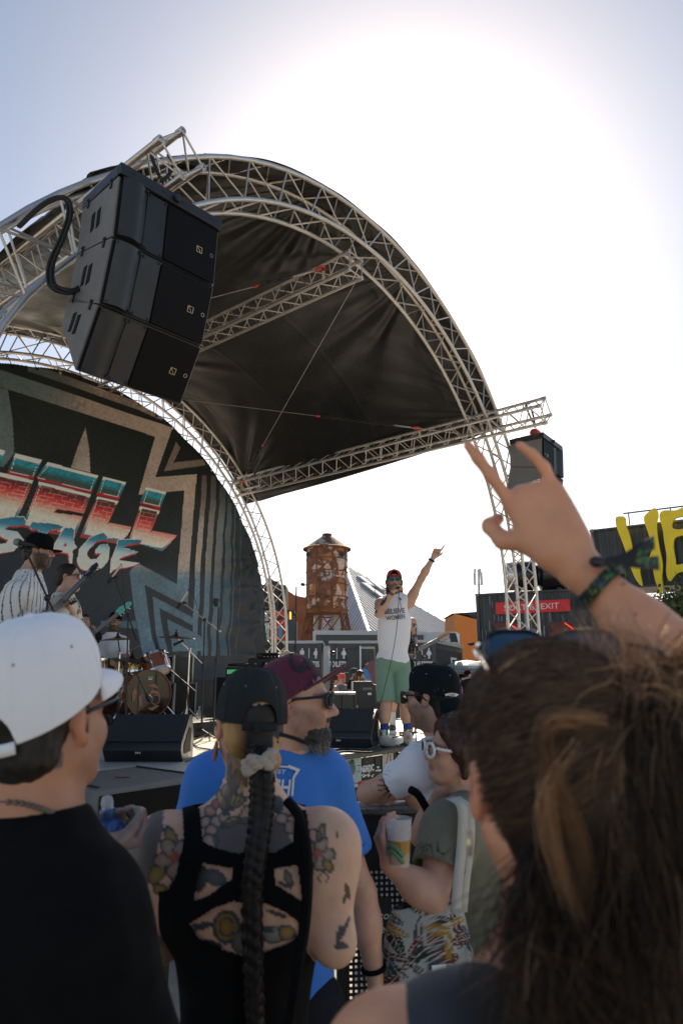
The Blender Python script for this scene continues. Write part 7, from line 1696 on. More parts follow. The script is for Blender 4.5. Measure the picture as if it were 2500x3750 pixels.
# ---- man with the backwards black cap leaning on the barrier
def vans_man():
 sk = (.60, .33, .23); D = 2.8; hc = at(1580, 2560, D); R = face_R(-58, -2)
 root = person('man in a backwards black cap and white t-shirt leaning on the barrier', gnd(at(1720, 2600, 2.85)))
 nk = at(1640, 2728, 2.86); shL = at(1540, 2805, 2.74); shR = at(1730, 2790, 3.02); pel = at(1760, 3240, 2.72)
 elL = at(1345, 2905, 2.88); wrL = at(1500, 2885, 3.12); elR = at(1560, 2960, 3.25); wrR = at(1480, 2900, 3.12)
 f = Fig(); add_head(f, hc, R, .97, neck=nk, nr=.058); torso(f, pel, nk, shL, shR, 1.0, 1.0); limb(f, shL, elL, wrL, 1, 1.0); limb(f, shR, elR, wrR)
 add_hand(f, wrL, nrm([.3, 1, .0]), (0, 0, -1), .95, side=-1); add_hand(f, wrR, nrm([-.9, -.2, 0]), (0, 0, -1), .95, side=1)
 for x in (-.09, .09): leg(f, pel + [x, 0, -.06], [pel[0] + x, 2.75, .5], [pel[0] + x, 2.74, .08], [pel[0] + x, 2.9, .04])
 ik = (.045, .045, .05); S = [('e', 1441, 2869, 34, 26, 10, None, ik), ('e', 1438, 2866, 12, 14, 30, ik, None), ('e', 1418, 2850, 14, 10, 0, None, ik), ('e', 1460, 2852, 14, 12, 0, None, ik), ('e', 1458, 2886, 16, 12, 0, None, ik), ('e', 1425, 2892, 14, 10, 20, ik, None)]
 for k, (a, b, r_, L_) in enumerate(((1402, 2862, 20, 16), (1396, 2878, 5, 18), (1400, 2892, -15, 18), (1412, 2905, -40, 16), (1428, 2912, -60, 14), (1410, 2852, 35, 14))): S.append(('e', a, b, L_, 3, r_, ik, None))
 def pt(V, C_, N):
  head_paint(V, C_, hc, R, .97, beard=.7, bcol=(.035, .025, .02)); px_paint(V, N, S, C_)
 build_fig(f, 'body', skin_m, root, .0062, (1.30, .012), sk, amp=.0006, fsc=30, paint=pt)
 T = lambda p: hc + R @ (np.array(p) * .97)
 h = Fig(); h.ell(T((0, -.018, .034)), (.082, .096, .088), R, .01); h.ell(T((0, -.060, -.040)), (.066, .048, .062), R, .02); h.cone(T((-.078, .025, .02)), T((-.078, .012, -.03)), .012, .007, .01); h.plane(T((0, .052, .0)), R @ np.array([0, 1, .2]))
 for sg in (-1, 1): h.ell(T((sg * .088, -.004, -.014)), (.024, .030, .042), R, .008, -1)
 build_fig(h, 'hair', hair_m, root, .004, None, (.014, .011, .010), amp=.003, fsc=80, stretch=(1, 1, .4))
 bk = cloth('black_cap_cloth', (.006, .010, .013), .8)
 cap, TT, Rl = make_cap(root, hc, R, bk, .99, rot=180, tilt=-4, hgt=.125, z0=.012, brim=.075, back_drop=-.02, brim_up=-.55, loose=1.0, res=2, opening=True)
 pp = [(1628, 2541), (1650, 2537), (1668, 2539), (1678, 2543), (1676, 2556), (1670, 2563), (1664, 2562), (1642, 2561), (1636, 2563), (1631, 2556)]
 decal(cap, [cap] + [c for c in cap.children if c.name.startswith('brim')], M['white'], 'patch', polys=[pp], off=.002)
 decal(cap, [cap] + [c for c in cap.children if c.name.startswith('brim')], M['blk'], 'patch_text', texts=[('VANS', 1644, 2547, 6, 18, 2, 0), ('OFF THE WALL', 1634, 2557, 7, 38, 2, 0)], off=.0035)
 glasses(root, hc, R, M['blk'], s=1.0, y0=.110, z=.010, w=.029, h=.022, th=.008)
 wh = cloth('white_tee', (.85, .85, .88), .85, var=.03)
 tee = Fig(); torso(tee, pel, nk - [0, 0, .010], shL, shR, 1.0, 1.02, inf=.020, k=.06)
 for sh, el in ((shR, elR), (shL, elL)): tee.tubecut(sh, sh + (el - sh) * .50, .068, .068, .045)
 tee.ell(nk + nrm(nk - pel) * .075, (.085, .085, .075), None, .010, -1); tee.plane(pel - nrm(nk - pel) * .08, -nrm(nk - pel))
 build_fig(tee, 't_shirt', wh, root, .0066, None, None, amp=.013, fsc=9, seed=9, stretch=(.6, .6, 1.2))
 MB().tube(catmull([nk + [-.055, -.055, .012], nk + [.0, -.075, .010], nk + [.06, -.05, .006], nk + [.09, .01, .0]], 5), .011, 8).build('collar_band', black_c, root)
 MB().tube(catmull([at(1500, 2890, 2.60), at(1530, 2910, 2.58), at(1560, 2960, 2.58), at(1590, 3020, 2.6)], 5), .014, 6).build('bag_strap', black_c, root)
 tr = Fig(); tr.ell(pel + [0, 0, -.04], (.175, .13, .12), None, .05)
 for x in (-.09, .09): tr.cone(pel + [x, 0, -.05], [pel[0] + x, 2.75, .5], .10, .075, .05); tr.cone([pel[0] + x, 2.75, .5], [pel[0] + x, 2.74, .1], .075, .06, .03)
 build_fig(tr, 'trousers', denim, root, .014, amp=.006, fsc=7)
vans_man()
# ---- woman with white round sunglasses, cup and patterned bag
def glasses_woman():
 sk = (.57, .31, .225); D = 2.58; hc = at(1662, 2752, D); R = face_R(-108, 3, -8)
 root = person('woman in a faded olive dress with round white sunglasses holding a beer', gnd(at(1690, 3000, 2.600)))
 nk = at(1745, 2935, 2.620); shL = at(1645, 3035, 2.460); shR = at(1850, 3010, 2.760); pel = at(1690, 3100, 2.660); pel[2] = .84
 elL = at(1580, 3290, 2.340); wrL = at(1425, 3165, 2.320); elR = at(1540, 3060, 2.680); wrR = at(1610, 2905, 2.600)
 f = Fig(); add_head(f, hc, R, .93, jaw=.98, neck=nk, nr=.056); torso(f, pel, nk, shL, shR, 1.0, 1.10, fem=True, bust=1.1); limb(f, shL, elL, wrL, 1, 1.22); limb(f, shR, elR, wrR, .95, 1.0)
 dL = nrm(at(1392, 3075, 2.320) - wrL); add_hand(f, wrL, dL, nrm([.9, .3, .2]), .95, curl=(.55, .75, .8, .85), side=-1, thumb=.4); add_hand(f, wrR, nrm([.5, -.1, .8]), nrm([.6, -.3, -.3]), .9, curl=(.8, .9, .9, .9), side=1)
 for x in (-.09, .09): leg(f, pel + [x, 0, -.05], [pel[0] + x, 2.66, .46], [pel[0] + x, 2.64, .08], [pel[0] + x - .12, 2.66, .04], .93, 1.1)
 build_fig(f, 'body', skin_m, root, .0056, (1.15, .011), sk, amp=.0005, fsc=30, paint=lambda V, C_, N: head_paint(V, C_, hc, R, .93, lip=(.38, .10, .08)))
 T = lambda p: hc + R @ (np.array(p) * .93)
 h = Fig(); h.ell(T((0, -.020, .048)), (.092, .106, .094), R, .02); h.ell(T((0, -.065, -.01)), (.080, .055, .085), R, .03); h.cone(T((-.084, .01, .03)), T((-.082, -.01, -.07)), .022, .012, .03); h.cone(T((.084, .01, .03)), T((.082, -.01, -.07)), .022, .012, .03)
 h.plane(T((0, .060, .045)), R @ np.array([0, 1, -.25]), .02); h.cone(T((-.05, .07, .085)), T((-.078, .04, .03)), .016, .012, .02)
 hcol = lambda V, C_, N: C_.__imul__((1 + .7 * vnoise(V * [1, 1, .35], 90, 2))[:, None])
 ho = build_fig(h, 'hair', hair_m, root, .004, None, (.050, .022, .013), amp=.007, fsc=40, stretch=(1, 1, .4), paint=hcol)
 strands('loose_hair', None, lambda i, r_: (lambda p, d: np.array([p + d * u + R @ np.array([0, 0, -.05]) * u * u + r_.normal(0, .0008, 3) for u in np.linspace(0, 1, 8)]))(T((r_.uniform(-.09, .09), r_.uniform(-.11, .05), r_.uniform(.02, .13))), R @ np.array([r_.normal(0, .03), r_.uniform(-.05, -.01), r_.uniform(-.03, .02)])), 900, hair_m, root, .0007, cols=lambda i, r_, t: np.tile(np.array([.075, .034, .018]) * r_.uniform(.5, 1.8), (len(t), 1)), seed=12)
 glasses(root, hc, R, mat('white_frame', (.78, .78, .76), .3, coat=.4, var=.03), s=.98, rnd=True, y0=.112, z=.010, w=.0235, h=.0240, th=.010)
 ol = cloth('olive_cotton', (.17, .162, .115), .9, var=.22)
 dr = Fig(); torso(dr, pel, nk - [0, 0, .012], shL, shR, 1.0, 1.14, fem=True, inf=.020, k=.06, bust=1.2)
 for sh, el, q_ in ((shL, elL, .62), (shR, elR, .5)): dr.tubecut(sh, sh + (el - sh) * q_, .074, .088, .05)
 dr.cone(pel + [0, 0, .05], pel + [0, 0, -.32], .20, .24, .06); dr.ell(nk + [0, 0, .07], (.09, .09, .085), None, .010, -1); dr.plane(pel - [0, 0, .36], (0, 0, -1))
 build_fig(dr, 'dress', ol, root, .0066, None, None, amp=.010, fsc=6.5, seed=14, stretch=(1, 1, .5))
 d_ = nrm(elL - wrL); x_, y_, _ = frame(d_);
 for q0, rr, m_ in ((.022, .029, M['blk_r']), (.04, .031, mat('red_band', (.30, .08, .05), .5))):
  c = wrL + d_ * q0; MB().tube([c + (x_ * math.cos(q) + y_ * math.sin(q)) * rr for q in np.linspace(0, 2 * PI, 18, endpoint=False)], .0035, 6, closed=True).build('wristband', m_, root)
 # plastic cup of beer
 c = at(1462, 3170, 2.285); t = thing('beer_cup', 'frosted plastic cup half full of beer in the hand of the woman', 'cup', c, 0, world=True)
 Hc = .136; MB().lathe([(.030, 0), (.0315, .01), (.0405, Hc - .004), (.042, Hc), (.0395, Hc), (.0385, Hc - .01), (.030, .004)], c, Z, 32, caps=False).build('cup_wall', mat('frosted_cup', (.85, .85, .83), .45, alpha=.28, var=.03), t)
 MB().lathe([(.0305, .006), (.0372, .075), (.001, .0752)], c, Z, 28).build('beer', mat('beer', (.55, .28, .05), .15, trans=.35), t)
 mb = MB()
 for k in range(2): mb.tube([c + np.array([math.cos(q) * (.0345 + .0015), math.sin(q) * .036, .045 + .02 * math.sin(q * 2) - .018 * k]) for q in np.linspace(3.3, 5.0, 10)], .006, 6)
 mb.build('cup_print', mat('cup_green', (.10, .25, .14), .5), t)
 # tote bag
 cb = at(1565, 3475, 2.350); xs = nrm(np.array([1, .25, 0])); ns = np.cross(xs, Z)
 t = thing('tote_bag', 'cream tote bag with dark leaf print hanging from her shoulder', 'tote bag', cb, 0, world=True)
 n, m_ = 120, 130; U, Vv = np.meshgrid(np.linspace(0, 2 * PI, n, endpoint=False), np.linspace(0, 1, m_), indexing='ij')
 wd = .150 * (.72 + .42 * Vv ** .7) ; dp = .062 * np.sin(PI * np.clip(Vv * .93 + .04, 0, 1)) ** .55 + .010; ex = lambda a: np.sign(a) * np.abs(a) ** .62
 X_ = wd * ex(np.cos(U)); Y_ = dp * ex(np.sin(U)); Z_ = .155 - .37 * Vv - .05 * (np.abs(X_) / .15) ** 1.5 * (1 - Vv) + .015 * np.sin(X_ * 25) * (1 - Vv)
 fo = .010 * vnoise(np.stack([X_ * 6, Z_ * 2, Y_ * 6], -1), 2, 3); P = cb + X_[..., None] * xs + (Y_ + fo)[..., None] * ns + Z_[..., None] * Z
 col = np.tile(np.array([.36, .37, .36]), (n, m_, 1)); r_ = np.random.default_rng(21)
 for k in range(190):
  cu = r_.uniform(-.17, .17); cz = r_.uniform(-.25, .16); a = r_.uniform(0, PI); L_ = r_.uniform(.032, .058); w_ = L_ * r_.uniform(.24, .36); cc = [(.10, .02, .02), (.03, .05, .08), (.30, .16, .02), (.012, .014, .014), (.04, .05, .06), (.10, .02, .02)][r_.integers(0, 6)]
  dx = X_ - cu; dz = Z_ - cz; u = dx * math.cos(a) + dz * math.sin(a); v = -dx * math.sin(a) + dz * math.cos(a); k_ = (np.abs(u) < L_) & (np.abs(v) < w_ * (1 - (u / L_) ** 2))
  side = (Y_ > 0) if k % 2 else (Y_ <= 0.0); col[k_ & side] = cc; vein = k_ & side & (((u * 260 + np.abs(v) * 200) % 3) < .40); col[vein] = (.45, .42, .36); col[k_ & side & (np.abs(v) < .0012)] = (.4, .38, .33)
 i = np.arange(n * m_).reshape(n, m_); Fc = np.c_[i[:, :-1].ravel(), np.roll(i, -1, 0)[:, :-1].ravel(), np.roll(i, -1, 0)[:, 1:].ravel(), i[:, 1:].ravel()]
 bag = link('bag_body', P.reshape(-1, 3), Fc, mat('bag_cloth', vcol=True, rough=.85, var=.08, vs=8, bump=.4, bs=250, bd=.001), t, cols=col.reshape(-1, 3), ang=180); md = bag.modifiers.new('t', 'SOLIDIFY'); md.thickness = .002
 cream = cloth('cream_strap', (.50, .47, .41))
 for pts in (([at(1650, 2925, 2.370), at(1690, 2960, 2.340), at(1690, 3080, 2.330), at(1675, 3230, 2.300), at(1668, 3335, 2.290)]), ([at(1668, 2920, 2.420), at(1712, 2965, 2.380), at(1718, 3080, 2.360), at(1700, 3230, 2.340), at(1690, 3340, 2.360)])):
  Pc = catmull(pts, 8); V = np.vstack([Pc - xs * .017, Pc + xs * .017]); k = len(Pc); s_ = link('strap', V, [(a, a + k, a + k + 1, a + 1) for a in range(k - 1)], cream, t, ang=180); md = s_.modifiers.new('t', 'SOLIDIFY'); md.thickness = .003
 MB().box(cb + xs * .005 - Z * .03 + ns * .078, (.045, .002, .028), R=np.array([xs, ns, Z]).T).build('woven_label', M['white'], t)
glasses_woman()
# ---- woman in the right foreground, arm raised with the horns sign
def blonde():
 sk = (.74, .335, .20); hc = at(2015, 2880, .73); R = face_R(4, 0)
 root = person('brown haired woman nearest on the right raising one arm with the horns sign', gnd(hc))
 nk = hc + np.array([.01, .02, -.185]); shL = at(1430, 3960, .69); shR = np.array([.41, .74, 1.455]); pel = np.array([.21, .76, .92])
 elR = np.array([.448, .80, 1.735]); wr = at(2080, 2030, .86); elL = shL + np.array([-.06, .02, -.29]); wrL = elL + np.array([.04, .22, .06])
 f = Fig(); add_head(f, hc, R, .95, neck=nk, nr=.052); torso(f, pel, nk, shL, shR, .98, 1.0, fem=True, k=.05, bust=1.0); limb(f, shR, elR, wr, 1, .93, .03); limb(f, shL, elL, wrL, 1, 1.0)
 f.cone(elR + (wr - elR) * .05, elR + (wr - elR) * .55, .041, .036, .03)
 d = nrm(at(1905, 1735, .875) - wr); pn = nrm(np.array([.10, 1, .10])); s = .97
 pn = nrm(pn - d * np.dot(pn, d)); x = np.cross(d, pn)
 # palm
 kn = [wr + (x * o + d * L) * s for o, L in ((.032, .094), (.011, .099), (-.010, .094), (-.029, .084))]
 for o, K in zip((.022, .008, -.006, -.020), kn): f.cone(wr + x * o * s + d * .012, K, .0165, .0115, .014)
 f.cone(wr - d * .02, wr + d * .03, .0235, .025, .02); f.ell(wr + d * .055 + pn * .008 + x * .002, (.033, .015, .045), np.array([x, pn, d]).T, .02)
 def fing(K, dirs, lens, r0, k=.006):
  p = K
  for j, (v, L) in enumerate(zip(dirs, lens)): v = nrm(v); q_ = p + v * L; f.cone(p, q_, r0 * (1 - .08 * j), r0 * (.93 - .08 * j), k); p = q_
  return p
 tip = lambda px, py, D: at(px, py, D)
 a = tip(1712, 1630, .865); v = a - kn[0]; fing(kn[0], [v + pn * -.006, v, v + pn * .01], [np.linalg.norm(v) * .48, np.linalg.norm(v) * .29, np.linalg.norm(v) * .23], .0091)
 b_ = tip(1888, 1640, .86); v = b_ - kn[3]; fing(kn[3], [v * 1.0 + x * -.022, v, v + x * .018], [np.linalg.norm(v) * .46, np.linalg.norm(v) * .30, np.linalg.norm(v) * .26], .0082)
 for i in (1, 2): fing(kn[i], [d * .35 + pn, -d * .8 + pn * .35, -d * .8 - pn * .55], [.046, .029, .02], .0105)
 t0 = wr + d * .038 + x * .032 + pn * .012; t1 = t0 + nrm(d * .55 + x * .80 + pn * .3) * .036; t2 = t1 + nrm(d * 1.0 + x * .15 + pn * .35) * .030; t3 = t2 + nrm(d * .35 - x * .9 + pn * .7) * .024
 f.cone(wr + d * .01 + x * .016, t0, .020, .0165, .016); f.cone(t0, t1, .0150, .0125, .008); f.cone(t1, t2, .0122, .0108, .006); f.cone(t2, t3, .0108, .0085, .006)
 add_hand(f, wrL, nrm([.3, .9, .2]), (0, 0, -1), .92, side=1)
 for xx in (-.09, .09): leg(f, pel + [xx, 0, -.06], [pel[0] + xx, .78, .48], [pel[0] + xx, .76, .08], [pel[0] + xx, .92, .04], .95)
 def pt(V, C_, N):
  head_paint(V, C_, hc, R, .95); n_ = vnoise(V, 14, 3); C_ *= (1 + .16 * n_)[:, None]
  for K in kn:
   w = np.exp(-((V - K) ** 2).sum(1) / .00018)[:, None] * .30; C_[:] = C_ * (1 - w) + np.array([.58, .20, .13]) * w
  for (px_, py_) in ((2283, 2135), (2325, 2250), (2160, 2420)):
   p = proj(V); k = np.hypot(p[0] - px_, p[1] - py_) < 7; C_[k] = (.20, .08, .05)
 body = build_fig(f, 'body', skin_m, root, .0042, (1.38, .014), sk, amp=.0005, fsc=40, paint=pt)
 # ring on a folded finger
 c = kn[1] + nrm(d * .35 + pn) * .012; a1, b1, _ = frame(nrm(d * .35 + pn)); MB().tube([c + (a1 * math.cos(q) + b1 * math.sin(q)) * .0112 for q in np.linspace(0, 2 * PI, 18, endpoint=False)], .0026, 6, closed=True).build('ring', mat('pale_gold', (.7, .6, .45), .3, .8), root)
 # festival wristband with two loose ends
 dA = nrm(wr - elR); a1, b1, _ = frame(dA); wb = Fig(); c = elR + (wr - elR) * .80
 col_p = mat('wristband_print', vcol=True, rough=.55, var=.1, vs=30); n = 90; V = []; CC = []
 for j in range(9):
  for k in range(n):
   q = 2 * PI * k / n; r = .0335 + .0012 * math.sin(q * 3); V.append(c + (a1 * math.cos(q) + b1 * math.sin(q)) * r + dA * ((j / 8 - .5) * .015 + .002 * math.sin(q * 2)))
 V = np.array(V); nn = vnoise(V, 120, 2); col = np.tile(np.array([.008, .012, .012]), (len(V), 1)); col[nn > .40] = (.02, .16, .06); col[(nn > .18) & (nn < .21)] = (.22, .35, .03); col[(nn < -.30)] = (.02, .08, .12)
 Fc = [(j * n + k, j * n + (k + 1) % n, (j + 1) * n + (k + 1) % n, (j + 1) * n + k) for j in range(8) for k in range(n)]
 w_ = link('festival_wristband', V, Fc, col_p, root, col, ang=180); md = w_.modifiers.new('t', 'SOLIDIFY'); md.thickness = .0022; md.offset = 1
 for k, (pts, wd_) in enumerate((([at(2190, 2055, .80), at(2260, 2050, .80), at(2300, 2035, .80), at(2345, 2010, .80), at(2395, 1985, .81)], .012), ([at(2195, 2062, .80), at(2270, 2055, .80), at(2340, 2060, .80), at(2412, 2062, .815)], .0115))):
  P = catmull(pts, 8); up_ = nrm(np.array([.15, .25, 1])); m2 = len(P); sh = np.linspace(.35, .8, m2)[:, None]; rows = [P + up_ * wd_ * q * sh for q in np.linspace(-1, 1, 7)]; V = np.vstack(rows); nn = vnoise(V, 110, 2); col = np.tile(np.array([.008, .010, .010]), (len(V), 1)); col[nn > .42] = (.03, .16, .04); col[(nn > .10) & (nn < .15)] = (.20, .22, .03)
  Fc = [(r_ * m2 + i, r_ * m2 + i + 1, (r_ + 1) * m2 + i + 1, (r_ + 1) * m2 + i) for r_ in range(6) for i in range(m2 - 1)]
  o = link('band_end', V, Fc, col_p, w_, col, ang=180); md = o.modifiers.new('t', 'SOLIDIFY'); md.thickness = .0015
 MB().ball(at(2185, 2058, .80), (.010, .006, .007), 10).build('band_clasp', M['blk'], w_)
 # hair mass
 T = lambda p: hc + R @ np.array(p)
 knot = T((.082, -.085, .085))
 h = Fig(); h.ell(T((.004, -.012, .040)), (.080, .104, .088), R, .02); h.ell(T((.012, -.060, -.010)), (.068, .050, .078), R, .03); h.ell(knot, (.036, .028, .032), R, .03)
 h.cone(T((.026, -.062, .0)), T((.035, -.045, -.12)), .062, .052, .04); h.cone(T((.085, -.065, .04)), T((.130, -.055, -.08)), .034, .024, .04)
 h.plane(T((0, .060, .02)), R @ np.array([0, 1, -.2]), .02)
 for sg in (-1,): h.ell(T((sg * .094, -.002, -.012)), (.030, .032, .046), R, .01, -1)
 def hp(V, C_, N): C_ *= (1 + .7 * vnoise(V * [1, 1, .3], 60, 2))[:, None]
 build_fig(h, 'hair', hair_m, root, .0042, None, (.020, .009, .005), amp=.003, fsc=34, stretch=(1, 1, .3), paint=hp)
 def cols(i, r_, t):
  b = np.array([.072, .038, .022]) * r_.uniform(.15, 1.0) ** 1.5 * 2.2; tip_ = np.array([.45, .25, .13]) * r_.uniform(.6, 1.3); w = (t[:, None] ** 1.5) * (r_.random() < .3) ; return b[None] * (1 - w) + tip_[None] * w
 def light(i, r_, t): return np.tile(np.clip(np.array([.85, .54, .32]) * r_.uniform(.2, 1.2), 0, .95), (len(t), 1))  # backlight on the brown strands is put into this pale warm colour
 def comb(i, r_):
  # combed back over the scalp to the knot
  az = r_.uniform(-PI * 1.05, PI * .2) if i % 4 == 0 else r_.uniform(-PI * 1.05, -PI * .35); el = r_.uniform(-.95, .95); el = abs(el) * .9 + .15 if -PI * .68 < az < -PI * .30 else el
  e0 = np.array([math.sin(az) * math.cos(el) * .092, math.cos(az) * math.cos(el) * .085 + -.01, math.sin(el) * .088 + .042]); k_ = np.array([.082, -.085, .085]); P = []
  for u in np.linspace(0, 1, 9):
   p = e0 * (1 - u) + k_ * u; q = (p - [0, -.014, .04]) / [.092, .110, .095]; L = np.linalg.norm(q); tgt = 1.05 + .09 * r_.random() + .1 * max(u - .8, 0); p = np.array([0, -.014, .04]) + q / max(L, .2) * [.083 if p[0] < 0 else .092, .110, .095] * (tgt if u < .95 else max(L, 1)); P.append(T(p))
  return np.array(P)
 strands('combed_hair', None, comb, 13000, hair_m, root, .00036, cols=cols, seed=31)
 def fall(i, r_):
  sx = r_.uniform(-.048, .12); s0 = np.array([sx, r_.uniform(-.135, -.10) + .02 * (sx < .03), r_.uniform(-.085, -.03) if sx < .035 else r_.uniform(-.06, .09)]); e = np.array([s0[0] * 1.25 + r_.normal(.015, .035), r_.uniform(-.165, -.10), r_.uniform(-.25, -.10)]); w = r_.normal(0, .018, (4, 3)) * [1, .5, .3]
  return catmull([T(s0), T(s0 * .66 + e * .33) + w[0], T(s0 * .33 + e * .66) + w[1], T(e)], 4)
 strands('long_hair', None, fall, 8000, hair_m, root, .0004, cols=lambda i, r_, t: cols(i, r_, t) * (.28 if r_.random() < .9 else .9), seed=32)
 def messy(i, r_):
  s0 = np.array([.082, -.085, .085]) + r_.normal(0, .016, 3); a = r_.uniform(-.3, 2.9); L = r_.uniform(.03, .095); dirv = np.array([math.cos(a), r_.normal(-.1, .3), math.sin(a)]); drop = r_.uniform(.2, 1.4)
  return np.array([T(s0 + dirv * L * u + np.array([.02 * drop * u * u, 0, -.10 * drop * u * u]) + r_.normal(0, .0012, 3)) for u in np.linspace(0, 1, 9)])
 strands('messy_tuft', None, messy, 1800, hairl_m, root, .0005, cols=light, seed=33)
 def fly(i, r_):
  s0 = np.array([.045 + r_.normal(0, .018), -.055 + r_.normal(0, .01), .115 + r_.normal(0, .008)]); a = r_.normal(1.35, .30); L = r_.uniform(.03, .065); c_ = r_.normal(.35, .5)
  return np.array([T(s0 + np.array([math.cos(a + c_ * u) * L * u, .01 * u, math.sin(a + c_ * u) * L * u])) for u in np.linspace(0, 1, 8)])
 strands('flyaway_tuft', None, fly, 150, hairl_m, root, .00035, cols=light, seed=36)
 def tail(i, r_):
  s0 = np.array([.09, -.09, .09]) + r_.normal(0, .012, 3); m1 = np.array([.15 + r_.normal(0, .025), -.11, .075 + r_.normal(0, .03)]); m2 = np.array([.175 + r_.normal(0, .035), -.12, -.04 + r_.normal(0, .04)]); e = np.array([.155 + r_.normal(0, .05), -.12, -.15 + r_.normal(0, .06)])
  return catmull([T(s0), T(m1), T(m2), T(e)], 5)
 strands('side_tail', None, tail, 3600, hairl_m, root, .00045, cols=lambda i, r_, t: light(i, r_, t) if r_.random() < .45 else cols(i, r_, t), seed=34)
 for pts in (([(2180, 2640), (2020, 2640), (1985, 2720), (2030, 2880), (2110, 3080), (2140, 3300)]), ([(2110, 2740), (2010, 2900), (2020, 3060), (2060, 3200), (2130, 3400)]), ([(2400, 2560), (2500, 2640), (2560, 2800)]), ([(2260, 2800), (2290, 3050), (2350, 3250), (2420, 3400)]), ([(1860, 2480), (1960, 2420), (2100, 2440), (2250, 2560)])):
  base = catmull([at(a, b, .60 if b > 2600 else .66) for a, b in pts], 6)
  strands('loose_lock', None, lambda i, r_: base + r_.normal(0, .0038, 3) + np.cumsum(r_.normal(0, .0005, base.shape), 0), 100, hairl_m, root, .0004, cols=light, seed=int(pts[0][0]))
 # sunglasses pushed up on the head
 gR = R @ RX(rad(-8)); gc = T((.022, -.008, .112)); gl = thing('sunglasses', 'dark mirrored sunglasses pushed up on the head of the nearest woman', 'sunglasses', gc, 0, world=True)
 navy = mat('navy_frame', (.010, .016, .028), .2, coat=.6)
 for k, (cx, w_, h_) in enumerate((((-.040), .033, .023), (.038, .033, .023))):
  pts = []
  for q in np.linspace(0, 2 * PI, 26, endpoint=False):
   a_, b_ = math.cos(q), math.sin(q); a_ = np.sign(a_) * abs(a_) ** .6; b_ = np.sign(b_) * abs(b_) ** .65; pts.append(gc + gR @ np.array([cx + a_ * w_, .055 - .2 * abs(cx + a_ * w_) ** 1.5, .030 + b_ * h_]))
  MB().tube(pts, .0034, 8, closed=True).build('rim', navy, gl); cpt = np.mean(pts, 0); n = len(pts)
  MB().add(np.vstack([pts, [cpt + gR @ np.array([0, .003, 0])], np.array(pts) - gR @ np.array([0, .0015, 0]), [cpt]]), [(i, (i + 1) % n, n) for i in range(n)] + [((i + 1) % n + n + 1, i + n + 1, 2 * n + 1) for i in range(n)]).build('lens', mat('mirror_lens', (.02, .05, .09), .05, .6), gl)
 for sg in (-1, 1): MB().tube([gc + gR @ np.array([sg * .082, .04, .035]), gc + gR @ np.array([sg * .092, -.01, .02]), gc + gR @ np.array([sg * .090, -.07, -.01])], .0028, 6).build('temple', navy, gl)
 # earring
 MB().tube([T((-.083, -.004 + .008 * math.cos(q), -.052 + .011 * math.sin(q))) for q in np.linspace(0, 2 * PI, 18, endpoint=False)], .0022, 6, closed=True).build('hoop_earring', mat('earring', (.75, .62, .42), .25, .8), root)
 # sleeveless top
 nv = cloth('navy_top', (.030, .036, .050), .85, var=.15); tp = Fig(); torso(tp, pel, nk - [0, 0, .02], shL + [.045, 0, .004], shR - [.045, 0, -.004], .98, 1.0, fem=True, inf=.010, k=.05, bust=1.05)
 tp.ell(nk + [0, .01, .035], (.09, .08, .07), None, .01, -1); tp.ell(shL + [-.045, 0, -.02], (.068, .10, .10), None, .01, -1); tp.ell(shR + [.045, 0, .0], (.068, .10, .12), None, .01, -1); tp.plane(pel - [0, 0, .12], (0, 0, -1))
 build_fig(tp, 'sleeveless_top', nv, root, .006, None, None, amp=.003, fsc=12, seed=3)
 tr = Fig(); tr.ell(pel, (.18, .13, .13), None, .05)
 for xx in (-.09, .09): tr.cone(pel + [xx, 0, -.05], [pel[0] + xx, .78, .48], .10, .07, .05); tr.cone([pel[0] + xx, .78, .48], [pel[0] + xx, .76, .1], .07, .05, .03)
 build_fig(tr, 'trousers', denim, root, .014, amp=.005, fsc=8)
blonde()
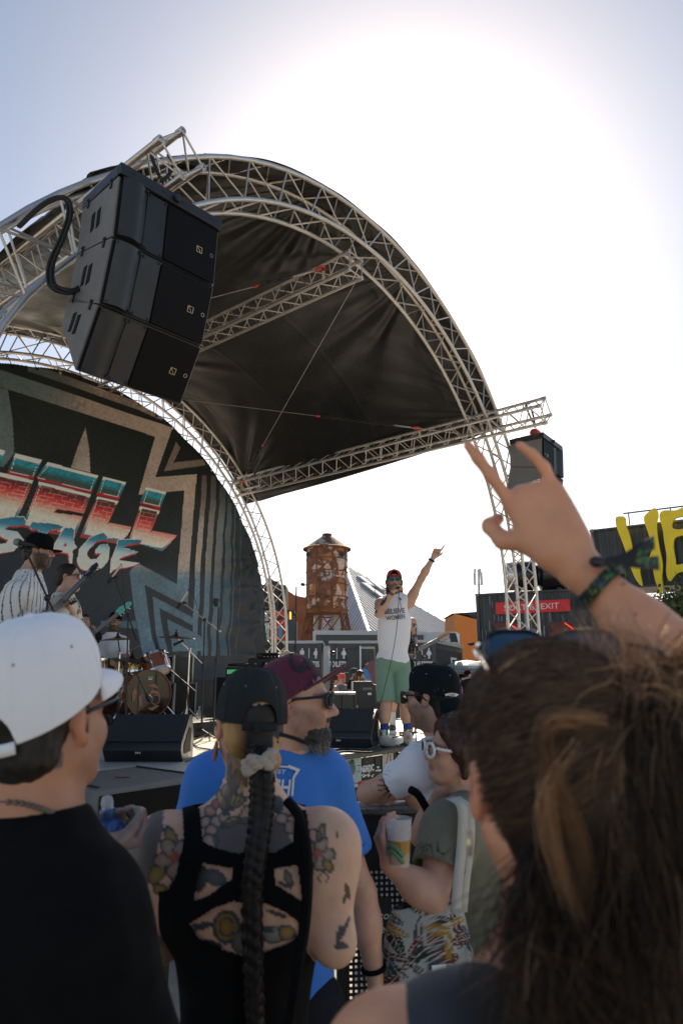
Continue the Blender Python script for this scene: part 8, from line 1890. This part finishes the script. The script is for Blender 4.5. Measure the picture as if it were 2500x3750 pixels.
# ------------------------------------------------------------------ compact figures for the band and the people behind the stage
def fig(label, base, H, psi, skin, top, low, hair, hc=None, pitch=0, hpsi=None, h=.0085, group=None, beard=0, cap=None, gl=None, w=1.0, fem=False, seed=0, hands=True, j=None, sleeve=.5, topfn=None, socks=None, shoes=(.03, .03, .03), shorts=.75, roll=0, paint=None, long_hair=False, curly=False, tops='tee'):
 s = H / 1.76; base = np.asarray(base, float); a = rad(psi); fw = np.array([math.sin(a), math.cos(a), 0]); rt = np.array([math.cos(a), -math.sin(a), 0]); j = j or {}
 g = lambda k, d: np.asarray(j[k], float) if k in j else d
 pel = g('pel', base + Z * .93 * s); nk = g('nk', base + Z * 1.47 * s - fw * .01); shL = g('shL', base + Z * 1.415 * s - rt * .178 * s); shR = g('shR', base + Z * 1.415 * s + rt * .178 * s)
 hc = g('hc', base + Z * 1.625 * s + fw * .025); elL = g('elL', shL + Z * -.27 * s - rt * .05 * s); elR = g('elR', shR + Z * -.27 * s + rt * .05 * s); wrL = g('wrL', elL - Z * .22 * s + fw * .09 * s); wrR = g('wrR', elR - Z * .22 * s + fw * .09 * s)
 R = face_R(psi if hpsi is None else hpsi, pitch, roll); root = person(label, base, group); f = Fig(); add_head(f, hc, R, s, neck=nk, nr=.056 if not fem else .05); torso(f, pel, nk, shL, shR, s, w, fem=fem); limb(f, shL, elL, wrL, s, w); limb(f, shR, elR, wrR, s, w)
 if hands:
  hd = j.get('hand', {})
  for nm, el, wr, sd in (('L', elL, wrL, -1), ('R', elR, wrR, 1)):
   o = hd.get(nm); dd = nrm(wr - el) if not o else nrm(o[0]); pn = -rt * sd if not o else o[1]; add_hand(f, wr, dd, pn, s, side=sd * -1 * (1 if not o or len(o) < 4 else o[3]), curl=(.5, .6, .7, .7) if not o else o[2], k=.008)
 legs = []
 for sg, nm in ((-1, 'L'), (1, 'R')):
  hp = pel + rt * sg * .09 * s - Z * .04; kn = g('kn' + nm, pel + rt * sg * .10 * s + fw * .02 - Z * .43 * s); an = g('an' + nm, base + rt * sg * .11 * s + Z * .085); toe = g('toe' + nm, an + fw * .15 * s - Z * .05); leg(f, hp, kn, an, toe, s, w); legs.append((hp, kn, an, toe))
 def pt(V, C_, N):
  head_paint(V, C_, hc, R, s, beard=beard, bcol=(.03, .02, .015), brow=tuple(.6 * q for q in hair) if hair else (.05, .03, .02))
  if paint: paint(V, C_, N)
 build_fig(f, 'body', skin_m, root, h, None, skin, paint=pt)
 T = lambda p: hc + R @ (np.array(p) * s)
 if hair:
  hh = Fig(); e_ = .010 if curly else 0; hh.ell(T((0, -.016, .042 + e_)), np.array((.080 + e_, .098 + e_, .088 + e_)) * s, R, .01); hh.ell(T((0, -.055, -.02)), np.array((.070 + e_, .050, .060)) * s, R, .02)
  if long_hair:
   for sg in (-1, 1): hh.cone(T((sg * .07, -.02, .02)), T((sg * .074, -.005, -.11)), .028 * s, .018 * s, .02)
  hh.plane(T((0, .058, .055)), R @ np.array([0, 1, -.35]));
  for sg in (-1, 1): hh.ell(T((sg * .088, .004, -.008)), np.array((.022, .032, .044)) * s, R, .006, -1)
  build_fig(hh, 'hair', hair_m, root, max(h * .7, .005), None, hair, amp=.008 if curly else .003, fsc=45, paint=lambda V, C_, N: C_.__imul__((1 + .6 * vnoise(V, 90, 2))[:, None]))
 if cap: make_cap(root, hc, R, cap[0], s * 1.02, tilt=cap[1], rot=cap[2] if len(cap) > 2 else 0, hgt=.115, z0=.025, brim=.07, opening=False, seam=0, brim_up=.15, flat=.6)
 if gl: glasses(root, hc, R, gl, lm=lens_m, s=s, y0=.108, z=.010, w=.027, h=.019, th=.008, lens=j.get('lens', True))
 t_ = Fig(); torso(t_, pel, nk - [0, 0, .012], shL if tops != 'tank' else shL + rt * .05, shR if tops != 'tank' else shR - rt * .05, s, w, inf=j.get('inf', .018), fem=fem, k=.06)
 if tops != 'tank':
  for sh, el, wr in ((shL, elL, wrL), (shR, elR, wrR)):
   (t_.tubecut if sleeve < 1 else t_.cone)(sh, sh + (el - sh) * min(sleeve, 1), .068 * s * w, .068 * s * w, .04)
   if sleeve > 1: t_.cone(el, el + (wr - el) * (sleeve - 1), .056 * s, .040 * s, .02)
 else:
  for sh, sg in ((shL, -1), (shR, 1)): t_.ell(sh + rt * sg * .035 * s - Z * .02, np.array((.082, .12, .15)) * s, None, .01, -1)
 if j.get('boxy'): t_.ell(nk * .45 + pel * .55, np.array((.168, .125, .36)) * s, torso_basis(pel, nk, shL, shR), .05)
 t_.ell(nk + Z * .08 * s, np.array((.085, .085, .085)) * s, None, .01, -1); up = nrm(nk - pel); t_.plane(pel - up * j.get('hem', .08) * s, -up)
 so = build_fig(t_, 'shirt' if tops != 'tank' else 'tank_top', top, root, h, None, (1, 1, 1) if topfn else None, amp=.003 if h < .007 else .006, fsc=8, seed=seed, stretch=(1, 1, .6), paint=topfn)
 p_ = Fig(); p_.ell(pel - Z * .01, np.array((.178, .135, .13)) * s * [w, w, 1], RZ(-a), .05)
 for hp, kn, an, toe in legs:
  if shorts < 1: p_.tubecut(hp, hp + (kn - hp) * (shorts + .2), .094 * s * w, .098 * s * w, .014)
  else: p_.cone(hp, kn, .100 * s * w, .075 * s * w, .04); p_.cone(kn, an + Z * .01, .074 * s * w, .062 * s * w, .03)
 build_fig(p_, 'shorts' if shorts < 1 else 'trousers', low, root, max(h, .007), None, None, amp=.003 if h < .007 else .006, fsc=8, seed=seed + 1)
 for hp, kn, an, toe in legs:
  if shoes:
   b = Fig(); d_ = nrm((toe - an) * [1, 1, 0]); z0_ = base[2] + .03; b.cone(an * [1, 1, 0] + Z * (z0_ + .012) - d_ * .02, an * [1, 1, 0] + Z * (z0_ + .004) + d_ * .17 * s, .046 * s, .036 * s, .02); b.cone(an - Z * .02, an * [1, 1, 0] + Z * (z0_ + .02) + d_ * .07, .048 * s, .034 * s, .03); b.plane((0, 0, base[2] + .002), (0, 0, -1)); build_fig(b, 'shoe', mat('shoe_%.2f' % shoes[0], shoes, .6, bump=.3), root, max(h * .8, .006))
  if socks:
   k_ = Fig(); k_.cone(an - Z * .0, an + (kn - an) * .36, .043 * s, .045 * s, .01); build_fig(k_, 'sock', mat('sock_cloth', vcol=True, rough=.9), root, .005, None, (.6, .6, .62), paint=socks)
 return root, so, dict(hc=hc, R=R, T=T, wrL=wrL, wrR=wrR, s=s)
red_c = cloth('red_cap_cloth', (.42, .02, .03)); green_c = cloth('green_shorts', (.19, .32, .24), var=.06); whiteT = cloth('white_tank', (.84, .82, .84), var=.03); dk_c = cloth('black_tee2', (.014, .014, .016))
# ---- the singer
def singer():
 D = 7.6; b = atz(1436, 2717, SH); b = np.array([b[0], D, SH])
 def socks(V, C_, N):
  z = V[:, 2] - SH; C_[:] = (.62, .60, .58); C_[z > .165] = (.03, .06, .25); n_ = vnoise(V, 18, 1); C_[(n_ > .18) & (z < .165)] = (.55, .10, .10); C_[(n_ < -.2) & (z < .165)] = (.03, .22, .08); C_[(np.abs(n_) < .07) & (z < .12)] = (.25, .32, .45)
 ik = (.045, .06, .06); S = [('e', 1404, 2202, 19, 7, -58, ik, None), ('e', 1375, 2236, 4, 10, -20, (.05, .10, .06), None)]
 j = dict(pel=at(1437, 2420, D), nk=at(1448, 2185, D), hc=at(1443, 2136, D - .03), shL=at(1498, 2205, D - .02), shR=at(1392, 2212, D - .02), elL=at(1542, 2118, D - .05), wrL=at(1585, 2042, D - .10), elR=at(1386, 2248, D - .24), wrR=at(1436, 2168, D - .27),
             knL=at(1484, 2590, D - .05), knR=at(1414, 2586, D - .06), anL=at(1492, 2682, D + .02), anR=at(1404, 2694, D - .08), toeL=at(1500, 2712, D - .10), toeR=at(1448, 2722, D - .20), hem=.06, inf=.020, boxy=1,
             hand=dict(L=(at(1606, 2005, D - .1) - at(1585, 2042, D - .1), np.array([.3, -1, .1]), (.02, 1.5, 1.6, 1.5)), R=(at(1452, 2145, D - .22) - at(1436, 2168, D - .27), np.array([.6, .5, 0]), (1.1, 1.2, 1.2, 1.2))))
 root, so, J = fig('singer in a white tank top and green shorts with one arm pointing to the sky', b, 1.80, 176, (.62, .34, .23), whiteT, green_c, (.035, .018, .012), j=j, pitch=12, hpsi=182, beard=.75, gl=mat('green_frame', (.05, .16, .12), .3), w=1.02, tops='tank', h=.0062, socks=socks, shoes=(.62, .58, .52), shorts=.70, long_hair=True, paint=lambda V, C_, N: px_paint(V, N, S, C_), seed=4)
 R, T = J['R'], J['T']
 make_cap(root, J['hc'], R, red_c, 1.02, rot=180, tilt=6, hgt=.105, z0=.045, brim=.06, seam=.001, brim_up=-.3, back_drop=-.02)
 decal(so, [so], mat('tee_ink', (.13, .13, .22), .8), 'hand_lettering', texts=[('BELIEVE', 1409, 2250, 19, 72, -4, 0), ('WOMEN', 1414, 2274, 17, 68, -8, 0)], polys=[[(1459, 2190), (1464, 2188), (1470, 2196), (1466, 2200), (1463, 2198)], [(1463, 2200), (1465, 2200), (1468, 2225), (1466, 2225)]], off=.006, maxlen=8)
 c = J['wrL']; d_ = nrm(c - j['elL']); x_, y_, _ = frame(d_); c = c - d_ * .035; mb = MB(); mb.tube([c + (x_ * math.cos(q) + y_ * math.sin(q)) * .030 for q in np.linspace(0, 2 * PI, 16, endpoint=False)], .012, 6, closed=True); mb.build('watch', M['blk_r'], root)
 c = J['wrR']; d_ = nrm(c - j['elR']); x_, y_, _ = frame(d_)
 for k in range(3): MB().tube([c - d_ * (.012 + .011 * k) + (x_ * math.cos(q) + y_ * math.sin(q)) * .027 for q in np.linspace(0, 2 * PI, 14, endpoint=False)], .0045, 5, closed=True).build('bracelet', M['blk_r'], root)
 m0 = T((.012, .135, -.052)); m1 = m0 + nrm(np.array([.05, -.6, .15])) * .15
 microphone(at(1460, 2150, D - .42), at(1450, 2156, D - .20), 'black microphone held against the singers mouth', True, [at(1459, 2190, 7.2), at(1452, 2300, 7.25), at(1436, 2400, 7.3), at(1412, 2500, 7.35), at(1385, 2610, 7.3), at(1378, 2680, 7.2), atz(1400, 2735, SH + .01), atz(1450, 2732, SH + .01)], grp=None)
singer()
# ---- guitars
def guitar(label, p_body, p_nut, head_dir, Ln, body_m, neck_m, head_m, face, kind='solid', head_poly=None, pegs=6, body_poly=None, hl=.19, txt=None):
 # neck from the body to the nut; face = direction the strings look
 p0 = np.asarray(p_body, float); p1 = np.asarray(p_nut, float); d = nrm(p1 - p0); n_ = nrm(np.asarray(face) - d * np.dot(face, d)); x_ = np.cross(d, n_); t = thing('electric_guitar' if pegs != 4 else 'bass_guitar', label, 'guitar', p0, 0, world=True)
 bp = body_poly or [(-.40, .02), (-.42, .10), (-.36, .16), (-.26, .16), (-.16, .11), (-.06, .13), (.03, .12), (.06, .09), (-.01, .05), (-.01, -.04), (.02, -.07), (-.03, -.11), (-.12, -.10), (-.22, -.13), (-.32, -.15), (-.39, -.10)]
 mb = MB(); mb.prism([tuple(q[:2]) for q in catmull([[a, b, 0] for a, b in bp], 3, True)], p0 - n_ * .02, d, x_, .042 * (1 if np.dot(np.cross(d, x_), n_) > 0 else -1)); mb.build('body', body_m, t, ang=50)
 L = np.linalg.norm(p1 - p0); R_ = np.array([d, x_, n_]).T
 mb = MB(); mb.box(p0 + d * L / 2 + n_ * .018, (L + .06, .052, .022), R=R_, ch=.006); nk_ = mb.build('neck', neck_m, t)
 mb = MB()
 for k in range(14): q = L * (1 - .944 ** k); mb.box(p1 - d * (q * .97 + .004) + n_ * .030, (.003, .050, .003), R=R_)
 mb.build('fret', M['chrome'], nk_)
 mb = MB(); sc = 1 if np.dot(np.cross(d, x_), n_) > 0 else -1; mb.prism([(a, b) for a, b in (head_poly or [(0, -.022), (.03, -.03), (.14, -.045), (.19, -.03), (.185, .0), (.15, .012), (.04, .028), (0, .022)])], p1 + n_ * .008, d, x_, .014 * sc); hd_ = mb.build('headstock', head_m, t)
 for k in range(pegs):
  q = p1 + d * (.035 + k * hl * .74 / pegs) + x_ * (.0 + .016) - x_ * .02
  m2 = MB(); m2.rod(q + n_ * .022, q + n_ * .036, .005, 8); m2.rod(q + n_ * .015, q + n_ * .015 - x_ * -.045, .003, 5); m2.ball(q + n_ * .015 + x_ * .050, (.008, .012, .008) if pegs == 6 else (.012, .018, .004), 8); m2.build('tuning_peg', M['chrome'] if pegs == 4 or kind == 'chrome' else M['blk'], hd_)
 mb = MB();
 for k in range(pegs): o_ = x_ * (-.018 + .036 * k / (pegs - 1)); mb.rod(p0 - d * .2 + n_ * .032 + o_, p1 + d * .03 + n_ * .031 + o_ * .8, .0009, 3)
 mb.build('strings', M['steel'], t)
 if txt: mb = MB(); put_text(mb, txt, p1 + d * .06 - x_ * .01 + n_ * .024, d, np.cross(n_, d), .018, depth=.001); mb.build('lettering', M['white'], hd_, smooth=False)
 return t
rose = mat('fretboard', (.035, .02, .014), .45);
# pinstripe player
def stripes(V, C_, N):
 C_[:] = (.74, .73, .72); cc = at(95, 2230, 5.06); u = np.arctan2(V[:, 0] - cc[0], -(V[:, 1] - cc[1])) * .19 + .006 * np.sin(V[:, 2] * 14); C_[((u / .030) % 1) < .16] = (.05, .055, .09)
vc_cloth = mat('printed_cotton', vcol=True, rough=.85, var=.05, bump=.4, bs=220, bd=.001)
D = 5.05; b = np.array([at(95, 2400, D)[0], D, SH])
root, so, J = fig('bearded player in a pinstripe baseball shirt and black cap at the left microphone', b, 1.82, 100, (.52, .29, .20), vc_cloth, denim, (.03, .02, .016), hc=None, j=dict(hc=at(140, 2022, D), nk=at(105, 2112, D), shL=at(62, 2165, 5.30), shR=at(70, 2175, 4.8), elR=at(-40, 2330, 4.75), wrR=at(60, 2335, 4.5), elL=at(120, 2330, 5.4), wrL=at(215, 2290, 5.15)), hpsi=84, pitch=0, beard=1.0, cap=(black_c, -4), topfn=stripes, sleeve=1.7, h=.0075, shorts=1, w=1.06, seed=3)
MB().tube([at(105 + 46 * math.cos(q), 2122 + 14 * math.sin(q), 5.05 - .07 * math.sin(q)) for q in np.linspace(0, 2 * PI, 20, endpoint=False)], .009, 6, closed=True).build('collar_band', black_c, root)
guitar('dark guitar held low by the pinstripe player', at(105, 2290, 4.6), at(235, 2215, 5.35), None, .6, mat('guitar_navy', (.008, .012, .02), .15, coat=.6), rose, M['blk'], (0.3, -1, .3))
# second guitarist with sunglasses
def floral(V, C_, N):
 C_[:] = (.66, .62, .56); n1 = vnoise(V, 16, 2); n2 = vnoise(V + 40, 18, 2); C_[n1 > .34] = (.06, .16, .11); C_[n2 > .42] = (.50, .12, .10)
D = 5.75; b = np.array([at(240, 2400, D)[0], D, SH])
root, so, J = fig('clean shaven guitarist with tortoise sunglasses and a floral shirt', b, 1.74, 110, (.60, .36, .26), vc_cloth, denim, (.02, .014, .012), j=dict(hc=at(252, 2118, D), nk=at(232, 2190, D), shL=at(255, 2222, 6.0), shR=at(218, 2222, 5.5), elL=at(300, 2320, 5.95), wrL=at(252, 2215, 5.45), elR=at(190, 2330, 5.4), wrR=at(120, 2300, 5.35), hand=dict(L=(np.array([-.2, -.3, .8]), np.array([.3, .9, .3]), (.9, .9, .9, .9)))), hpsi=86, pitch=2, gl=mat('tortoise', (.16, .07, .02), .25, coat=.5), topfn=floral, sleeve=.6, h=.0085, shorts=1, seed=8)
guitar('black guitar with slim dark headstock pointing up past the tortoise sunglasses', at(165, 2275, 5.2), at(308, 2130, 5.45), None, .6, mat('g_black', (.01, .01, .012), .15, coat=.6), mat('ebony', (.02, .025, .035), .4), mat('g_head', (.012, .016, .024), .2, coat=.5), (-.2, -1, .35), txt='LTD', head_poly=[(0, -.022), (.05, -.028), (.16, -.045), (.21, -.03), (.19, .0), (.12, .02), (.03, .026), (0, .022)])
# bassist hidden behind the cap with only hand and neck showing
D = 8.9; b = np.array([at(300, 2400, D)[0], D, SH])
fig('bass player mostly hidden behind the white cap, one hand on the neck', b, 1.50, 150, (.45, .25, .18), dk_c, denim, (.03, .02, .015), j=dict(wrL=at(345, 2312, 8.5), elL=at(330, 2380, 8.8)), h=.011, shorts=1, seed=12)
guitar('bass guitar with sea green headstock and brass pegs before the drummer', at(285, 2370, 8.2), at(428, 2255, 8.35), None, .8, mat('bass_green', (.10, .45, .36), .25, coat=.4), mat('bass_neck', (.10, .05, .035), .4), MC['bass_green'], (-.1, -1, .2), pegs=4, kind='chrome', head_poly=[(0, -.025), (.03, -.05), (.10, -.06), (.13, -.045), (.20, -.045), (.235, -.02), (.22, .012), (.16, .02), (.06, .022), (0, .022)], hl=.23)
# drummer
D = 9.35; b = np.array([at(415, 2400, D)[0], D, SH + .1])
root, so, J = fig('bearded drummer with round glasses and a white t-shirt behind the kit', b, 1.74, 172, (.54, .31, .23), whiteT, denim, (.02, .014, .01), j=dict(hc=at(422, 2278, D), nk=at(412, 2325, D + .02), shL=at(450, 2352, D), shR=at(372, 2352, D), pel=at(410, 2505, D + .1), elL=at(462, 2420, D - .1), wrL=at(450, 2430, D - .35), elR=at(365, 2430, D - .1), wrR=at(400, 2425, D - .4), knL=at(455, 2540, D - .4), knR=at(370, 2540, D - .4), anL=at(460, 2640, D - .35), anR=at(365, 2640, D - .35), lens=False), hpsi=165, pitch=-6, beard=.9, gl=M['blk'], cap=(black_c, 14), h=.0085, shorts=1, sleeve=.75, seed=15)
t = thing('drum_stool', 'round drum stool hidden under the drummer', 'stool', b, 0, world=True); MB().lathe([(.14, 0), (.16, .03), (.15, .08), (.05, .09)], at(410, 2525, D + .1) * [1, 1, 0] + Z * (SH + .40), Z, 20).build('seat', M['blk'], t); MB().rod(at(410, 2525, D + .1) * [1, 1, 0] + Z * (SH + .02), at(410, 2525, D + .1) * [1, 1, 0] + Z * (SH + .42), .02).build('post', M['chrome'], t)
# third guitarist behind the singer
D = 9.3; b = np.array([at(1462, 2400, D)[0], D, SH]); ik = (.05, .06, .065)
def tat(V, C_, N): k = (V[:, 2] < SH + 1.40) & (V[:, 2] > SH + .7) & (vnoise(V, 26, 2) > -.12); C_[k] = ik
root, so, J = fig('guitarist with tattooed arms partly hidden behind the singer', b, 1.76, 185, (.55, .32, .23), dk_c, dk_c, (.05, .025, .015), j=dict(wrL=at(1517, 2385, 8.95), elL=at(1516, 2340, 9.3)), tops='tank', beard=.6, gl=M['blk'], h=.0095, shorts=.7, paint=tat, socks=lambda V, C_, N: C_.__setitem__(slice(None), (.65, .64, .63)), seed=19)
guitar('wooden headed guitar with maple neck sticking out right of the singer', at(1455, 2420, 9.0), at(1600, 2345, 9.0), None, .6, mat('g_red', (.15, .03, .02), .2, coat=.5), rose, mat('maple', (.50, .26, .10), .4), (0, -1, .2), head_poly=[(0, -.022), (.04, -.04), (.16, -.04), (.20, -.02), (.18, .0), (.05, .02), (0, .022)])
# ------------------------------------------------------------------ people behind the stage
GB = 'people watching from behind the stage'
def bgp(label, px, pyt, D, psi, top, hair, skin=(.50, .30, .22), low=denim, Hh=None, **k):
 zt = at(px, pyt, D)[2]; z0 = max(zt - 1.86, 0) if Hh is None else zt - Hh; b = np.array([at(px, 2480, D)[0], D, z0]); return fig(label, b, min(zt - z0, 1.95) * .985, psi, skin, top, low, hair, h=.015, group=GB, hands=True, **k)
bgp('smiling woman in an orange cap and patterned tank top behind the stage', 1250, 2462, 17, 150, mat('tank_pattern', (.25, .25, .26), .8, var=.9, vs=14), (.3, .1, .04), (.60, .36, .27), cap=(cloth('orange_cap', (.75, .12, .06)), 4), tops='tank', fem=True, seed=30)
bgp('person in a dark maroon cap behind the woman with the orange cap', 1228, 2468, 17.6, 110, dk_c, (.05, .03, .02), cap=(cloth('maroon2', (.08, .015, .03)), 0), seed=31)
bgp('bearded man in a navy cap and black shirt looking right behind the stage', 1293, 2443, 16.5, 110, dk_c, (.06, .025, .012), beard=1.0, cap=(cloth('navy_cap', (.03, .035, .05)), 4), w=1.1, seed=32)
bgp('curly haired bearded man behind the upright speaker', 1316, 2452, 15.8, 120, cloth('mint', (.25, .42, .36)), (.05, .022, .01), beard=.8, curly=True, seed=33)
def vest(V, C_, N):
 C_[:] = (.09, .27, .55); z = V[:, 2] - V[:, 2].min(); C_[(np.abs(z - .16) < .03) | (np.abs(z - .30) < .03)] = (.62, .60, .58)
bgp('worker with moustache in a pale blue safety vest by the toilet door', 1344, 2415, 23.2, 160, vc_cloth, (.04, .025, .015), topfn=vest, sleeve=.2, beard=.8, seed=34)
bgp('person in a black cap half hidden behind the third guitarist', 1513, 2447, 18, 190, dk_c, (.04, .03, .02), cap=(black_c, 2), seed=35)
bgp('fair person with bright red glasses lower behind the singers leg', 1515, 2484, 16, 190, cloth('grey_top', (.3, .3, .3)), (.35, .14, .05), (.55, .32, .24), gl=mat('red_frame', (.6, .1, .05), .4), seed=36)
bgp('person in a black bucket hat walking with a tattooed arm by the portable toilets', 1710, 2450, 21.5, 60, dk_c, (.02, .02, .02), cap=(black_c, 8), seed=37)
bgp('person in a dark cap behind the bucket hat wearer', 1687, 2464, 22.6, 80, cloth('purple', (.08, .05, .14)), (.05, .04, .04), cap=(black_c, 0), seed=38)
bgp('pale haired person above the backwards black cap far behind', 1570, 2436, 21, 170, dk_c, (.30, .18, .09), seed=39)
bgp('person in a loose cream top standing near the foreground sunglasses', 1752, 2515, 13.5, 30, cloth('cream_top', (.62, .58, .50)), (.06, .03, .02), fem=True, seed=40)
bgp('dark haired person low between the singers legs', 1452, 2520, 15, 175, cloth('grey_tee', (.12, .12, .13)), (.05, .03, .02), seed=41)
